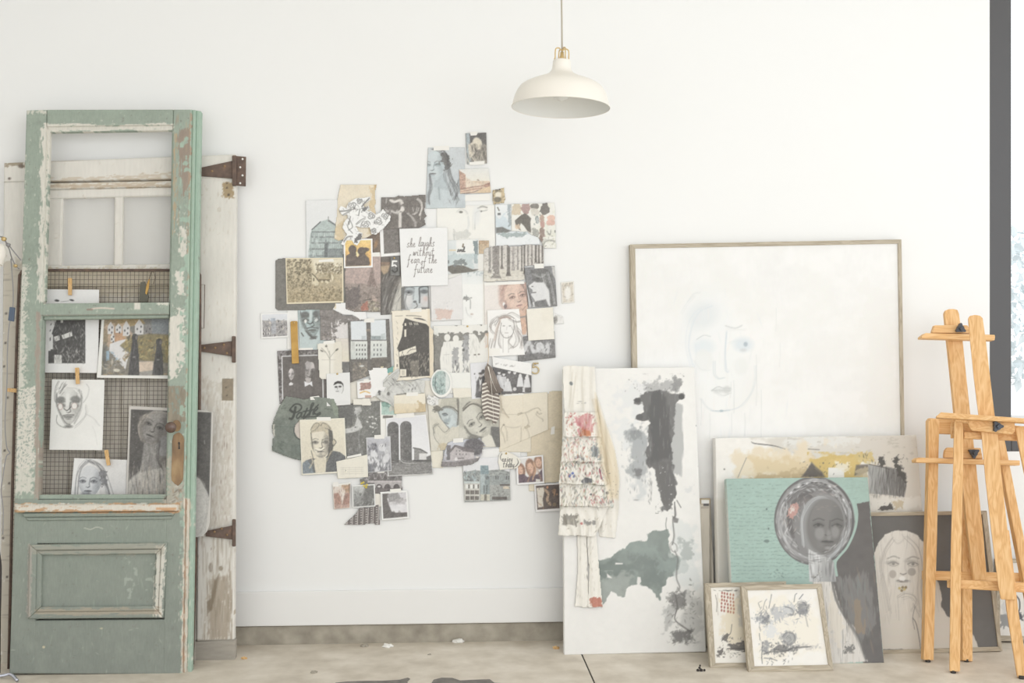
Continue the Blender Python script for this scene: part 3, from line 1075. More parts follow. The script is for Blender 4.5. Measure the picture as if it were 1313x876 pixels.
# ------------------------------------------------------------------ clamp lamp and its cable at the far left
lp = thing('clamp_lamp', V3(4, 330, -.32), 'small white clamp lamp cut by the left edge, its cable hanging beside the green door', 'lamp')
sc_ = V3(-3, 322, -.32)
k2 = .0029
lathe('shade', [(13 * k2, -7 * k2), (12.8 * k2, -5 * k2), (12 * k2, 4 * k2), (9.5 * k2, 12 * k2), (5 * k2, 17 * k2), (2 * k2, 18.5 * k2)], Matrix.Translation(sc_) @ Matrix.Rotation(math.radians(20), 4, 'Y') @ Matrix.Rotation(math.radians(-12), 4, 'X') @ Matrix.Translation((0, 0, -.024)), M['enamel'], lp, 32)
tube('arm', [V3(0, 303, -.31), V3(6, 308, -.3), V3(12, 320, -.29), V3(15, 331, -.28)], .0022, M['cable'], lp, 8)
tube('arm', [V3(2, 303, -.3), V3(10, 313, -.29), V3(18, 323, -.285), V3(27, 334, -.28)], .0022, M['cable'], lp, 8)
lathe('joint', [(0, -.008), (.008, -.006), (.008, .006), (0, .008)], Matrix.Translation(V3(5, 306.5, -.31)) @ RX, M['gold'], lp, 16)
lathe('joint', [(0, -.008), (.007, -.006), (.007, .006), (0, .008)], Matrix.Translation(V3(10.5, 314, -.3)) @ RX, M['cable'], lp, 16)
lathe('joint', [(0, -.008), (.006, -.006), (.006, .006), (0, .008)], Matrix.Translation(V3(20, 341, -.29)) @ RX, M['gold'], lp, 16)
tube('arm', [V3(15, 331, -.28), V3(20, 341, -.285), V3(25, 345, -.28)], .0022, M['cable'], lp, 8)
cb = smooth_pts([V3(14, 332, -.275), V3(15.5, 352, -.28), V3(17, 376, -.285), V3(16, 398, -.29), V3(11.5, 420, -.3), V3(9.5, 452, -.3), V3(9, 490, -.31), V3(6.5, 540, -.32), V3(8.5, 572, -.32), V3(12.5, 581, -.32), V3(8, 586, -.33), V3(4, 610, -.34), V3(1.5, 630, -.345), V3(4, 652, -.35), V3(3.5, 686, -.355)], 6)
tube('cable', cb, .0022, M['cable'], lp, 8)
prism('cable_clip', [(12, 393.5), (18.5, 394.5), (17, 412.5), (10, 411)], (-.30, 0), .012, M['bluetape'], lp, .002)
tg = thing('floor_lamp', V3(0, 872, -.36), 'dark pole stand with a chrome foot, cut off at the lower left corner', 'lamp stand')
tube('pole', smooth_pts([V3(-1, 868, -.33), V3(-.5, 800, -.33), V3(.5, 750, -.335), V3(.6, 725, -.335), V3(-2.5, 700, -.34), V3(-6, 660, -.345)], 6), .0045, M['rubber'], tg, 8)
M['chrome'] = material('chrome', .2, (205, 208, 220), metal=.9)
ft = smooth_pts([floor_pt(np.array(x * 1.), np.array(y * 1.)) + np.array([0, 0, z]) for x, y, z in ((-3, 871, .010), (4, 870.5, .011), (12, 870, .014), (17, 871.5, .012), (22, 875, .006))], 5)
tube('foot', ft, [.006] * len(ft), M['chrome'], tg, 8)

# ------------------------------------------------------------------ two oak easels
P1 = lean(-.40, 1.33, -.2)
P1R = lean(-.405, .9, -.16)
P2 = (.19, .15, -.4)


def knob(pt, par, rot):
    """three-lobed clamp knob"""
    bm = bmesh.new()
    pts = []
    for i in range(36):
        a = i * math.pi / 18
        r = .0135 + .009 * max(0, math.cos(3 * a)) ** 1.5
        pts.append((r * math.cos(a + rot), r * math.sin(a + rot)))
    fr = [bm.verts.new((x, -.016, z)) for x, z in pts]
    bk = [bm.verts.new((x * .9, 0, z * .9)) for x, z in pts]
    bm.faces.new(fr)
    bm.faces.new(bk[::-1])
    for i in range(36):
        bm.faces.new((fr[i], bk[i], bk[(i + 1) % 36], fr[(i + 1) % 36]))
    bmesh.ops.create_cone(bm, cap_ends=True, segments=16, radius1=.008, radius2=.007, depth=.012, matrix=Matrix.Translation((0, -.02, 0)) @ Matrix.Rotation(math.radians(90), 4, 'X'))
    bmesh.ops.translate(bm, verts=bm.verts, vec=Vector(pt))
    return from_bm('clamp_knob', bm, M['plastic'], par)


def rubber_foot(px, py, pl, par):
    p = on(px, py, pl)
    lathe('rubber_foot', [(0, 0.0), (.009, 0.0), (.0095, .003), (.0095, .011), (0, .0115)], Matrix.Translation((p[0], p[1] + .012, 0.0)), M['rubber'], par, 16)


e1 = thing('easel', V3(1240, 850, -.4), 'oak studio easel nearer the wall, its canvas clamp highest of the two', 'easel', None)
A1 = lambda n, pts, o, t, m='oak', b=.003, pl=P1: prism(n, pts, off(pl, o), t, M[m], e1, b)
l_ = A1('leg', [(1190.5, 541), (1193, 537.5), (1202, 536.5), (1204.8, 540), (1203, 600), (1201.5, 690), (1199.5, 755), (1197.5, 847), (1184.5, 846.5), (1187, 750), (1189.3, 660), (1191, 590)], 0, .03)
rubber_foot(1191.5, 852, P1, l_)
l_ = A1('leg', [(1276, 556), (1287, 556), (1345, 850), (1333, 850)], -.001, .03)
rubber_foot(1339, 852, P1, l_)
l_ = A1('leg', [(1233, 560), (1246, 560), (1247.5, 848.5), (1234.5, 847)], 0, .03, pl=P1R)
rubber_foot(1241, 851, P1R, l_)
A1('mast', [(1211.3, 402), (1212.8, 398), (1217, 396.3), (1223, 396), (1228, 397.3), (1230, 402), (1234.3, 436), (1239, 483), (1244, 530), (1251.5, 596), (1257, 650), (1261.3, 690), (1266, 744), (1248.5, 744), (1241.3, 683), (1232, 600), (1224.7, 530), (1220, 483), (1215, 436)], .004, .018)
A1('crossbar', [(1189, 540), (1192, 536), (1300, 543), (1300, 561), (1192, 555.5), (1189, 551)], -.031, .02, 'oak_x')
A1('crossbar', [(1184.3, 732), (1336, 735.5), (1336, 747), (1184.3, 744)], -.031, .02, 'oak_x')
A1('ledge', [(1174.5, 589.5), (1178, 586.8), (1308, 590.5), (1308, 597), (1175, 593)], .05, .044, 'oak_x', .002)
b_ = A1('ledge_block', [(1211.5, 583), (1212.5, 577.5), (1215.5, 573.8), (1258, 574.5), (1260.5, 589), (1211.5, 587.3)], .026, .02, 'oak_x')
knob(on(1247, 580.5, off(P1, .026)), b_, math.radians(-90))
A1('clamp_bar', [(1181.5, 431.5), (1187, 427), (1275.6, 429.3), (1276.2, 432), (1275.5, 436.5), (1182, 434)], .045, .038, 'oak_x', .002)
b_ = A1('clamp_block', [(1195.8, 425), (1198.5, 417), (1241, 417), (1246, 427.6), (1195.8, 426.8)], .028, .022, 'oak_x')
knob(on(1230, 421.5, off(P1, .028)), b_, math.radians(90))

e2 = thing('easel', V3(1262, 864, -.58), 'oak studio easel standing in front of the other, cut by the frame edge', 'easel', None)
A2 = lambda n, pts, o, t, m='oak', b=.003: prism(n, pts, off(P2, o), t, M[m], e2, b)
l_ = A2('leg', [(1223.5, 541), (1235.5, 541), (1235, 600), (1233, 690), (1231, 861.5), (1217.5, 861), (1219.5, 700), (1222.3, 600)], 0, .03)
rubber_foot(1224, 866.5, P2, l_)
l_ = A2('leg', [(1301.5, 548), (1311, 547.5), (1384, 886), (1371, 886)], 0, .03)
A2('mast', [(1241.3, 408), (1243.5, 405), (1250, 403.6), (1256.5, 404.6), (1260.2, 408), (1264, 436), (1269.5, 483), (1275, 530), (1280, 565), (1284.5, 613), (1292.3, 683), (1300.2, 753), (1302.5, 769.5), (1283.5, 769), (1280.5, 753), (1271.6, 683), (1263.6, 613), (1259, 560), (1254.6, 530), (1248.7, 483), (1244, 436)], .012, .02)
l_ = A2('post', [(1281, 680), (1294, 680), (1305.7, 783), (1319, 870), (1304.5, 868.5), (1291, 783)], -.009, .028)
rubber_foot(1312, 874, P2, l_)
A2('crossbar', [(1214.5, 743), (1345, 748.5), (1345, 762), (1214.5, 754)], -.038, .02, 'oak_x')
A2('crossbar', [(1219, 543), (1221.5, 540), (1320, 547), (1320, 566), (1219, 562)], -.038, .02, 'oak_x')
A2('ledge', [(1200, 534.3), (1206.5, 528.7), (1335, 538), (1335, 543.3), (1201, 535.6)], .075, .06, 'oak_x', .002)
b_ = A2('ledge_block', [(1240.3, 537.5), (1301.2, 541.5), (1301.7, 553), (1298, 557), (1246.5, 552.3), (1243, 548.5)], .036, .022, 'oak_x')
knob(on(1277, 546.5, off(P2, .036)), b_, math.radians(0))
A2('back_block', [(1236, 553.5), (1280, 556), (1280, 564), (1236, 562.5)], -.012, .02, 'oak_x')

# ------------------------------------------------------------------ leaning pictures
def face(c, cx, cy, h, rot=0.0, turn=0.0, sk=(226, 222, 214), sh=(190, 186, 180), dk=(100, 98, 96), lip=None, w=.74, eye=1.0, side=1, base=True, closed=False, sa=.6):
    """a painted head: h = hair line to chin; turn shifts the features; side = shaded side"""
    co, sn = math.cos(rot), math.sin(rot)

    def L(x, y):
        return (cx + (x * co - y * sn) * h, cy + (x * sn + y * co) * h)

    def ov(k=1.0):
        q = []
        for i in range(24):
            a = i * math.pi / 12
            y = -.5 * math.cos(a)
            x = w / 2 * math.sin(a) * (1 - .28 * max(0, y) / .5)
            q.append(L(x * k, y * k))
        return q
    if base:
        c.pg(ov(), sk, 1, .8)
        keep = c.cl
        b = c._bx(-1e5, -1e5, 1e5, 1e5)
        m = c._pa(ov(), .8, b).astype(np.float32)
        c.cl = m if keep is None else m * keep
        x, y = L(side * w * .46, .05)
        c.el(x, y, h * .2, h * .55, sh, sa, rot, h * .16)
        x, y = L(-side * w * .5, .3)
        c.el(x, y, h * .14, h * .3, sh, sa * .6, rot, h * .12)
        x, y = L(turn * .2, .43)
        c.el(x, y, h * .2, h * .05, sh, sa * .7, rot, h * .05)
        c.cl = keep
    lw = max(.45, h * .017)
    for s in (-1, 1):
        ex = s * .17 + turn * .16
        if abs(ex) > w * .46:
            ex = math.copysign(w * .44, ex)
        x, y = L(ex, -.02)
        c.el(x, y, h * .1, h * .06, sh, .75, rot, h * .05)
        c.ln([L(ex - .09, -.01), L(ex, -.045), L(ex + .09, -.01)], dk, lw * 1.2, .8)
        if not closed:
            c.el(x, y + h * .005, max(.5, h * .027) * eye, max(.5, h * .029) * eye, dk, .85, 0, .7)
            c.ln([L(ex - .08, .01), L(ex, .03), L(ex + .08, .01)], dk, lw * .6, .5)
        c.ln([L(ex - .1, -.1), L(ex, -.14), L(ex + .1, -.11)], dk, lw * 1.6, .45)
    nx = turn * .2
    c.ln([L(nx * .5 + .05 * side, -.1), L(nx * .8 + .035 * side, .05), L(nx + .06 * side, .14), L(nx, .17)], sh, lw * 2, .8)
    c.ln([L(nx - .05, .155), L(nx, .175), L(nx + .055, .15)], dk, lw, .75)
    lp = lip or dk
    x, y = L(nx * .9, .285)
    c.el(x, y, h * .1, h * .028, lp, .7, rot, h * .03)
    c.ln([L(nx * .9 - .1, .28), L(nx * .9, .275), L(nx * .9 + .1, .28)], dk, lw, .8)
    x, y = L(nx * .9, .35)
    c.el(x, y, h * .07, h * .018, sh, .7, rot, h * .02)
    return L, ov


def bar_quads(o, i):
    return [[o[0], o[1], i[1], i[0]], [i[1], o[1], o[2], i[2]], [i[3], i[2], o[2], o[3]], [o[0], i[0], i[3], o[3]]]


def canvas(name, quad, pl, t, cv, label, cat='painting', frame=None, pitch=.9, group=None):
    """stretched canvas (or board) leaning on pl; frame = inner quad of a wooden frame"""
    a = [sum(q[0] for q in quad[2:]) / 2, sum(q[1] for q in quad[2:]) / 2]
    p = on(a[0], a[1], pl)
    th = thing(name, Vector((p[0], p[1], 0)), label, cat, group)
    if frame is None:
        sheet('canvas', quad, pl, cv, M['canvas'], th, t, pitch, bev=.001)
    else:
        sheet('canvas', frame if False else [((f[0] * 3 + q[0]) / 4, (f[1] * 3 + q[1]) / 4) for f, q in zip(frame, quad)], off(pl, -.006), cv, M['canvas'], th, .012, pitch)
        for i, q in enumerate(bar_quads(quad, frame)):
            prism('frame_bar', q, pl, t, M['frame_wood' if i % 2 == 0 else 'frame_wood_v'], th, .0012)
    return th


# --- the tall framed pale face
PB = lean(-.10, 1.62, -.035)
c = Cv(804, 302, 1170, 840, (238, 237, 235))
c.nz(50, .012).nz(14, .01, 3).nz(5, .008, 4, .5, 2)
c.pt(40, .56, (236, 235, 231), .7, 1, soft=.2).pt(30, .6, (241, 240, 238), .8, 2, soft=.2)
c.wear([(1110, 370), (1150, 370), (1150, 560), (1110, 550)], (236, 235, 231), 14, .4, 14, .7)
BL_ = (218, 225, 230)
GR_ = (221, 224, 224)
c.el(905, 425, 30, 52, (234, 236, 237), .8, .1, 20).el(925, 470, 34, 60, (238, 239, 238), .8, 0, 20)
c.el(900, 405, 20, 16, (222, 227, 229), .7, -.4, 12).el(902, 445, 13, 10, (220, 228, 233), .7, 0, 8).el(953, 442, 12, 9, (216, 226, 233), .8, 0, 7)
c.st([(888, 470), (882, 445), (886, 418), (896, 400), (912, 392)], BL_, 1.6, 4, 1.2, .6)
c.st([(890, 378), (880, 390), (872, 402)], GR_, 1.6, 2, 1.5, .6).st([(880, 385), (888, 375), (896, 374)], GR_, 1.2, 2, 1, .7)
c.st([(893, 436), (902, 430), (911, 432)], (200, 206, 208), 1.1, 3, .8, .7).st([(892, 440), (893, 455), (891, 470)], BL_, 1.3, 3, .8, .7)
c.st([(931, 418), (943, 421), (952, 418)], (210, 212, 212), 1.5, 3, 1, .7).st([(930, 424), (945, 425), (956, 424)], (216, 216, 214), 1, 2, 1, .6)
c.st([(934, 440), (947, 437), (957, 442)], BL_, 1.2, 3, 1, .8).el(956, 441.5, 2.6, 3, (170, 186, 198), .8, 0, 1.5).el(953, 449, 4, 2, (206, 208, 208), .6, 0, 2)
c.el(902, 462, 12, 14, (232, 233, 231), .8, 0, 4).el(950, 470, 9, 11, (233, 234, 232), .8, 0, 4).st([(891, 463), (900, 474), (912, 475)], GR_, 1, 2, .8, .6)
c.st([(932, 425), (930, 450), (931, 472), (934, 476)], (206, 216, 225), 1.5, 4, .9, .65)
c.st([(917, 464), (917, 480), (923, 486), (930, 485)], (204, 212, 217), 1.2, 3, .8, .75)
c.st([(913, 500), (921, 495), (928, 497), (938, 497)], (192, 196, 196), 1.1, 3, .8, .75).st([(914, 501), (925, 501), (937, 501)], (176, 182, 182), .9, 3, .7, .75).st([(915, 503), (926, 508), (936, 505)], (204, 206, 206), 1, 3, .8, .7)
c.el(922, 501, 8, 3, (208, 210, 208), .7, 0, 3).el(932, 500, 5, 5, (204, 206, 204), .7, 0, 3)
c.st([(898, 512), (908, 524), (922, 529), (940, 526), (952, 520), (963, 506), (968, 490), (969, 470)], (214, 220, 222), 1.4, 4, 1.2, .6)
c.st([(912, 527), (925, 527), (934, 526)], (190, 202, 210), 1.5, 2, 1, .7).el(925, 527, 2.4, 1.4, (166, 186, 196), .8)
for x, y0, y1, al in ((941, 488, 530, .8), (937, 490, 510, .6), (938, 530, 558, .5), (955, 530, 559, .8), (976, 500, 562, .5), (910, 530, 562, .5), (899, 512, 545, .5), (970, 455, 520, .5), (1000, 440, 470, .35), (995, 395, 425, .35)):
    c.ln([(x, y0), (x + .4, (y0 + y1) / 2), (x - .2, y1)], (214, 217, 216), .9, al)
c.db(860, 370, 1010, 560, 60, [(232, 233, 231), (226, 230, 232), (238, 232, 228)], 16, 1.6, (1.2, 1.9), .5, 1.2)
canvas('framed_painting', [(808, 313.5), (1156, 307), (1164, 815), (818, 822)], PB, .035, c,
       'largest framed canvas, a nearly white faint face with drips, leaning on the wall', 'painting', [(814.5, 318.5), (1151.5, 312.3), (1159, 809), (824, 816)], 1.1)

# --- white canvas with the dark column and the green wash
PA = lean(-.21, 1.1, -.10)
c = Cv(712, 466, 912, 845, (236, 234, 230))
c.e = .4
c.nz(40, .012).nz(6, .01, 4)
X1 = lambda x, y: (700 + x / 4.17, 450 + y / 4.17)
X2 = lambda x, y: (700 + x / 3.878, 650 + y / 3.878)
P1_ = lambda *q: [X1(q[i], q[i + 1]) for i in range(0, len(q), 2)]
P2_ = lambda *q: [X2(q[i], q[i + 1]) for i in range(0, len(q), 2)]
c.wear(P1_(370, 190, 530, 170, 560, 260, 480, 330, 400, 300), (226, 227, 227), 9, .5, 10, .8)
c.wear(P1_(360, 370, 480, 380, 540, 460, 500, 540, 420, 520), (226, 228, 228), 8, .5, 8, .8, 2)
c.wear(P1_(430, 440, 470, 410, 540, 440, 545, 560, 530, 660, 450, 670, 440, 620, 470, 560, 450, 480), (166, 171, 174), 7, .36, 6, .8, 3)
c.wear(P1_(450, 420, 500, 420, 500, 470, 450, 470), (148, 152, 155), 5, .4, 4, .8, 4)
c.wear(P1_(470, 640, 510, 640, 505, 672, 475, 675), (128, 128, 130), 4, .35, 4, .9, 5)
c.wear(P1_(460, 680, 530, 660, 535, 760, 500, 780), (206, 209, 210), 8, .45, 8, .8, 6)
c.wear(P1_(530, 180, 600, 150, 690, 170, 690, 220, 560, 230), (176, 176, 176), 5, .52, 6, .8, 7)
c.wear(P1_(680, 140, 712, 150, 722, 210, 700, 240, 680, 200), (150, 150, 150), 3.5, .4, 4, .9, 8)
c.wear(P1_(680, 270, 728, 290, 728, 600, 722, 670, 690, 650, 668, 560), (182, 183, 183), 9, .3, 3, .85, 9, .5, 3)
main = P1_(505, 235, 560, 222, 640, 216, 700, 238, 735, 236, 737, 256, 704, 270, 690, 300, 682, 420, 672, 500, 674, 600, 692, 690, 692, 790, 652, 855, 620, 830, 602, 720, 586, 640, 566, 612, 552, 628, 538, 608, 535, 540, 555, 420, 548, 370, 512, 380, 482, 365, 490, 345, 518, 325, 525, 290, 500, 280, 476, 278, 468, 262, 478, 254, 505, 252)
c.og(main, (122, 121, 120), .96, 4, 7, 1.6, keep=True)
c.gr(815, 500, 880, 660, (104, 103, 103), (128, 127, 126), .5, False)
c.wear(P1_(560, 240, 650, 240, 655, 560, 560, 580), (98, 97, 97), 12, .35, 8, .8, 10, .6, 2)
c.wear(P1_(590, 600, 680, 600, 690, 800, 620, 820), (112, 110, 109), 9, .4, 5, .8, 11)
c.pt(5, .7, (146, 146, 146), .5, 12, soft=.15, ax=.5, ay=3)
c.clip()
c.db(*X1(600, 600), *X1(690, 840), 14, [(224, 224, 222)], 1.6, .9, (0, 3), .8)
c.db(*X1(420, 150), *X1(720, 230), 40, [(150, 150, 150), (190, 190, 190), (120, 120, 120)], 2, 1.1, (0, 3), .7)
c.db(*X1(420, 420), *X1(560, 760), 60, [(176, 180, 182), (206, 208, 208), (136, 138, 140)], 4, 1.2, (1.2, 1.9), .5)
c.el(*X1(490, 265), 4, 3, (96, 95, 95), .95).el(*X1(724, 246), 3.6, 3.6, (92, 91, 91), .95).el(*X1(500, 355), 4.6, 4, (104, 103, 103), .95)
c.st(P1_(552, 690, 560, 740, 556, 800), (150, 150, 150), 1, 5, 1, .5).db(*X1(545, 690), *X1(570, 820), 16, [(130, 130, 130)], 3, .8, (1.3, 1.8), .7)
c.el(*X1(482, 798), 3.5, 1, (170, 170, 170), .7).el(*X1(806, 400), 1, 1, (150, 150, 150)).el(*X1(818, 617), 1, 1, (150, 150, 150)).wear(P1_(740, 730, 780, 735, 776, 755, 745, 756), (222, 222, 221), 4, .4, 3, .9)
c.ln(P1_(688, 810, 690, 850, 689, 900), (110, 108, 107), 1.5, .9).ln(P1_(700, 800, 722, 838), (110, 108, 107), 1.2, .8)
# green wash
gw = P2_(250, 275, 320, 240, 360, 225, 400, 195, 440, 178, 498, 164, 505, 135, 560, 112, 603, 114, 612, 140, 604, 210, 640, 235, 690, 262, 705, 295, 690, 325, 640, 345, 604, 348, 602, 395, 576, 397, 566, 456, 548, 452, 530, 410, 482, 402, 462, 378, 448, 392, 396, 402, 388, 446, 362, 438, 322, 410, 316, 440, 290, 480, 275, 512, 264, 470, 250, 360)
c.og(gw, (138, 152, 146), .95, 4.5, 9, 1.5, 3, keep=True)
c.wear(P2_(250, 290, 350, 270, 420, 300, 420, 350, 260, 350), (122, 136, 130), 9, .4, 6, .8, 13)
c.wear(P2_(440, 250, 600, 260, 600, 400, 470, 400), (126, 139, 134), 10, .4, 8, .8, 14)
c.wear(P2_(250, 360, 330, 350, 430, 340, 400, 420, 300, 480, 260, 500), (170, 178, 172), 8, .35, 6, .85, 15)
c.wear(P2_(380, 180, 500, 160, 560, 230, 420, 240), (152, 168, 162), 8, .5, 6, .7, 16)
c.wear(P2_(560, 250, 690, 260, 690, 330, 560, 330), (150, 166, 161), 5, .5, 5, .8, 17)
c.nz(8, .05, 3)
c.clip()
for q in (P2_(345, 278, 382, 280, 382, 286, 345, 287), P2_(303, 332, 320, 345, 330, 356, 305, 352), P2_(455, 348, 470, 350, 474, 372, 460, 392, 452, 378)):
    c.pg(q, (235, 233, 229), .95, 1)
c.ln(P2_(600, 55, 596, 90, 600, 118), (130, 130, 130), 1, .8)
# the grey chain
c.wear(P2_(640, 40, 740, 100, 780, 400, 700, 420, 640, 380), (222, 226, 224), 12, .5, 8, .8, 18)
c.wear(P2_(660, 160, 720, 170, 740, 250, 680, 270), (178, 186, 184), 5, .5, 5, .8, 19)
c.wear(P2_(690, 430, 760, 450, 780, 600, 740, 660, 680, 640), (206, 205, 202), 8, .45, 8, .8, 20)
c.wear(P2_(610, 440, 690, 430, 690, 500, 615, 500), (130, 128, 126), 4, .45, 5, .85, 21)
c.wear(P2_(625, 630, 720, 610, 715, 670, 650, 672), (126, 124, 122), 4, .45, 5, .9, 22)
c.wear(P2_(580, 500, 640, 500, 630, 590, 590, 620), (190, 190, 188), 5, .5, 5, .8, 23)
c.st(P2_(640, 0, 645, 40, 630, 60, 636, 140, 628, 185), (120, 117, 116), 1.8, 3, .6, .8)
c.st(P2_(630, 175, 618, 195, 632, 222, 652, 215, 650, 190, 635, 178), (112, 110, 109), 1.5, 2, .5, .9)
c.st(P2_(640, 222, 655, 260, 646, 350, 664, 400, 650, 418, 640, 440), (122, 120, 118), 1.5, 3, .7, .8)
c.st(P2_(652, 400, 690, 460, 690, 470), (120, 118, 116), 1.2, 2, .6, .8).st(P2_(645, 440, 652, 500, 640, 560, 690, 602, 722, 622), (110, 108, 106), 1.4, 3, .8, .8)
c.pg(P2_(628, 45, 660, 60, 655, 80, 636, 78), (120, 117, 116), .8, 1.4)
c.db(*X2(600, 420), *X2(760, 690), 70, [(120, 118, 116), (160, 158, 155), (196, 194, 190)], 4, 1.4, (0, 3), .7)
c.db(*X2(715, 350), *X2(735, 600), 24, [(136, 138, 134), (170, 172, 168)], 3, 1.2, (0, 3), .7)
c.wear(P2_(560, 0, 620, 0, 600, 20, 580, 20), (120, 119, 118), 3, .4, 3, .9)
canvas('abstract_canvas', [(722, 473), (890, 471), (905.5, 836), (723.5, 840)], PA, .036, c,
       'tall white abstract canvas with a dark grey column and a green wash')

# --- beige board glimpsed between two canvases
PZ = lean(-.155, .58, -.098)
c = Cv(880, 630, 950, 835, (214, 204, 186))
c.nz(10, .05, 1, .5, 3)
c.rc(885, 639, 912.4, 646.5, (184, 160, 118)).rc(909.5, 646, 912.6, 840, (160, 148, 130)).rc(899, 641, 909.5, 646, (238, 238, 234)).rc(902, 646, 909, 649, (96, 92, 90)).rc(899, 650, 909, 652, (190, 178, 160))
canvas('canvas_back', [(882, 639.5), (911, 639), (919, 828), (884, 830)], PZ, .014, c,
       'narrow beige canvas back with a white label, wedged behind the tall abstract canvas', 'canvas')

# --- ochre canvas
PY_ = lean(-.225, .84, -.125)
c = Cv(908, 552, 1202, 842, (236, 232, 225))
c.e = .35
c.nz(30, .02).nz(5, .015, 3)
X3 = lambda x, y: (890 + x / 4.235, 540 + y / 4.235)
P3 = lambda *q: [X3(q[i], q[i + 1]) for i in range(0, len(q), 2)]
c.wear(P3(320, 90, 1220, 80, 1240, 480, 940, 480, 940, 200, 500, 170), (216, 210, 199), 18, .3, 10, .9)
c.wear(P3(500, 90, 900, 80, 900, 130, 480, 140), (228, 227, 222), 6, .5, 5, .8, 2).pt(5, .66, (192, 186, 174), .5, 4, (1010, 560, 1180, 590), .1, 2, .7)
c.wear(P3(230, 190, 640, 150, 720, 320, 240, 320), (232, 214, 182), 14, .35, 12, .9, 3)
c.wear(P3(300, 200, 640, 210, 600, 310, 330, 310), (226, 200, 152), 10, .5, 10, .8, 4)
c.wear(P3(480, 270, 620, 260, 620, 320, 300, 320), (206, 178, 126), 6, .5, 6, .8, 5)
c.wear(P3(630, 212, 870, 184, 892, 196, 900, 310, 660, 310, 650, 240), (220, 186, 92), 10, .2, 3, .95, 6)
c.wear(P3(730, 210, 880, 190, 880, 250, 740, 250), (226, 194, 104), 6, .4, 4, .9, 7)
c.pg(P3(580, 305, 612, 268, 638, 222, 660, 246, 696, 276, 712, 305), (128, 116, 102), .95, 2)
c.wear(P3(590, 300, 640, 240, 690, 290), (106, 98, 92), 5, .4, 3, .8, 8)
c.rc(*X3(728, 253), *X3(815, 320), (238, 235, 230), .98, .8).wear(P3(760, 225, 830, 230, 840, 275, 790, 270), (238, 228, 206), 3, .5, 3, .9, 9)
c.wear(P3(870, 175, 960, 170, 970, 215, 880, 230), (218, 192, 112), 3, .45, 4, .9, 10).db(*X3(880, 170), *X3(1000, 240), 26, [(90, 86, 80), (222, 196, 120)], 3.4, 1, (.8, 2), .8)
c.pg(P3(880, 238, 945, 236, 947, 270, 900, 296, 870, 296), (120, 112, 102), .9, 2).wear(P3(880, 270, 946, 250, 946, 310, 880, 310), (196, 180, 140), 3, .5, 3, .8)
sq = P3(948, 238, 1050, 250, 1100, 262, 1148, 300, 1152, 350, 1138, 420, 1100, 404, 950, 392)
c.pg(sq, (150, 148, 145), .95, 2)
c.clip(sq, 2).gr(*X3(945, 230), *X3(1150, 420), (186, 188, 188), (98, 96, 95), .9, False)
c.db(*X3(945, 240), *X3(1150, 420), 120, [(206, 208, 208), (110, 108, 106), (84, 82, 80)], 12, .9, (1.5, 1.75), .6).clip()
c.db(*X3(960, 370), *X3(1150, 425), 50, [(110, 108, 106), (150, 148, 145)], 5, .9, (1.5, 1.75), .7)
for q in (P3(1010, 205, 1030, 198, 1030, 240, 1008, 245), P3(1088, 200, 1102, 195, 1106, 230, 1128, 260, 1146, 330, 1110, 300, 1092, 240)):
    c.wear(q, (90, 88, 86), 3, .35, 3, .95)
c.wear(P3(960, 420, 1240, 420, 1240, 470, 960, 480), (230, 226, 218), 6, .3, 5, .9, 13)
c.wear(P3(1010, 470, 1070, 455, 1080, 480, 1020, 484), (92, 88, 85), 3, .35, 2, .95).wear(P3(1080, 440, 1130, 430, 1130, 470, 1090, 476), (206, 186, 150), 3, .4, 3, .8)
c.ln(P3(310, 112, 330, 122, 430, 134, 495, 152), (120, 116, 112), 1.5, .9, taper=True).ln(P3(620, 152, 680, 156), (140, 134, 126), 1.2, .8).ln(P3(238, 306, 262, 250, 284, 200), (150, 144, 136), .9, .8)
c.ln(P3(950, 235, 1020, 250, 1060, 262), (90, 86, 82), 1, .8).db(*X3(560, 210), *X3(900, 300), 24, [(96, 88, 78), (140, 120, 80)], 2, .8, (0, 3), .7)
c.el(*X3(164, 262), 1.1, 1.1, (140, 136, 130)).rc(908, 640, 930, 842, (226, 219, 206), .7, 6)
canvas('ochre_canvas', [(917, 562), (1175, 558), (1197, 832), (923, 838)], PY_, .045, c,
       'wide cream canvas with a yellow ochre band, behind the mint canvas')

# --- white-haired woman on charcoal, framed
PP = lean(-.272, .54, -.2)
c = Cv(1108, 650, 1292, 845, (112, 110, 108))
c.nz(20, .03).nz(4, .02, 3)
X6 = lambda x, y: (1113 + x / 3.42, 620 + y / 3.42)
P6 = lambda *q: [X6(q[i], q[i + 1]) for i in range(0, len(q), 2)]
wm = P6(30, 300, 44, 262, 75, 226, 122, 206, 170, 207, 216, 228, 246, 262, 256, 320, 290, 400, 312, 450, 322, 490, 322, 545, 345, 582, 400, 610, 462, 664, 490, 728, 0, 728, 0, 330)
c.og(wm, (224, 218, 208), 1, 1.5, 6, 1.2, keep=True)
c.gr(1112, 670, 1255, 835, (228, 223, 215), (218, 209, 195), .8)
c.db(1115, 680, 1190, 760, 80, [(206, 200, 192), (234, 230, 224), (190, 184, 178)], 9, .9, (1.2, 1.9), .5)
face(c, *X6(150, 356), 74, .02, .1, (226, 221, 212), (206, 200, 192), (140, 136, 131), sa=.4, w=.5)
c.db(1116, 684, 1188, 800, 120, [(200, 194, 187), (238, 234, 228), (178, 172, 166)], 16, .7, (1.3, 1.8), .5)
c.st(P6(110, 240, 75, 300, 62, 380, 80, 480, 95, 560), (176, 170, 164), .9, 6, 1.6, .6).st(P6(170, 235, 220, 290, 236, 380, 232, 470, 240, 560), (170, 165, 160), .9, 7, 1.8, .6)
c.st(P6(110, 240, 130, 260, 165, 236, 150, 225), (190, 184, 178), .8, 4, 1.5, .6)
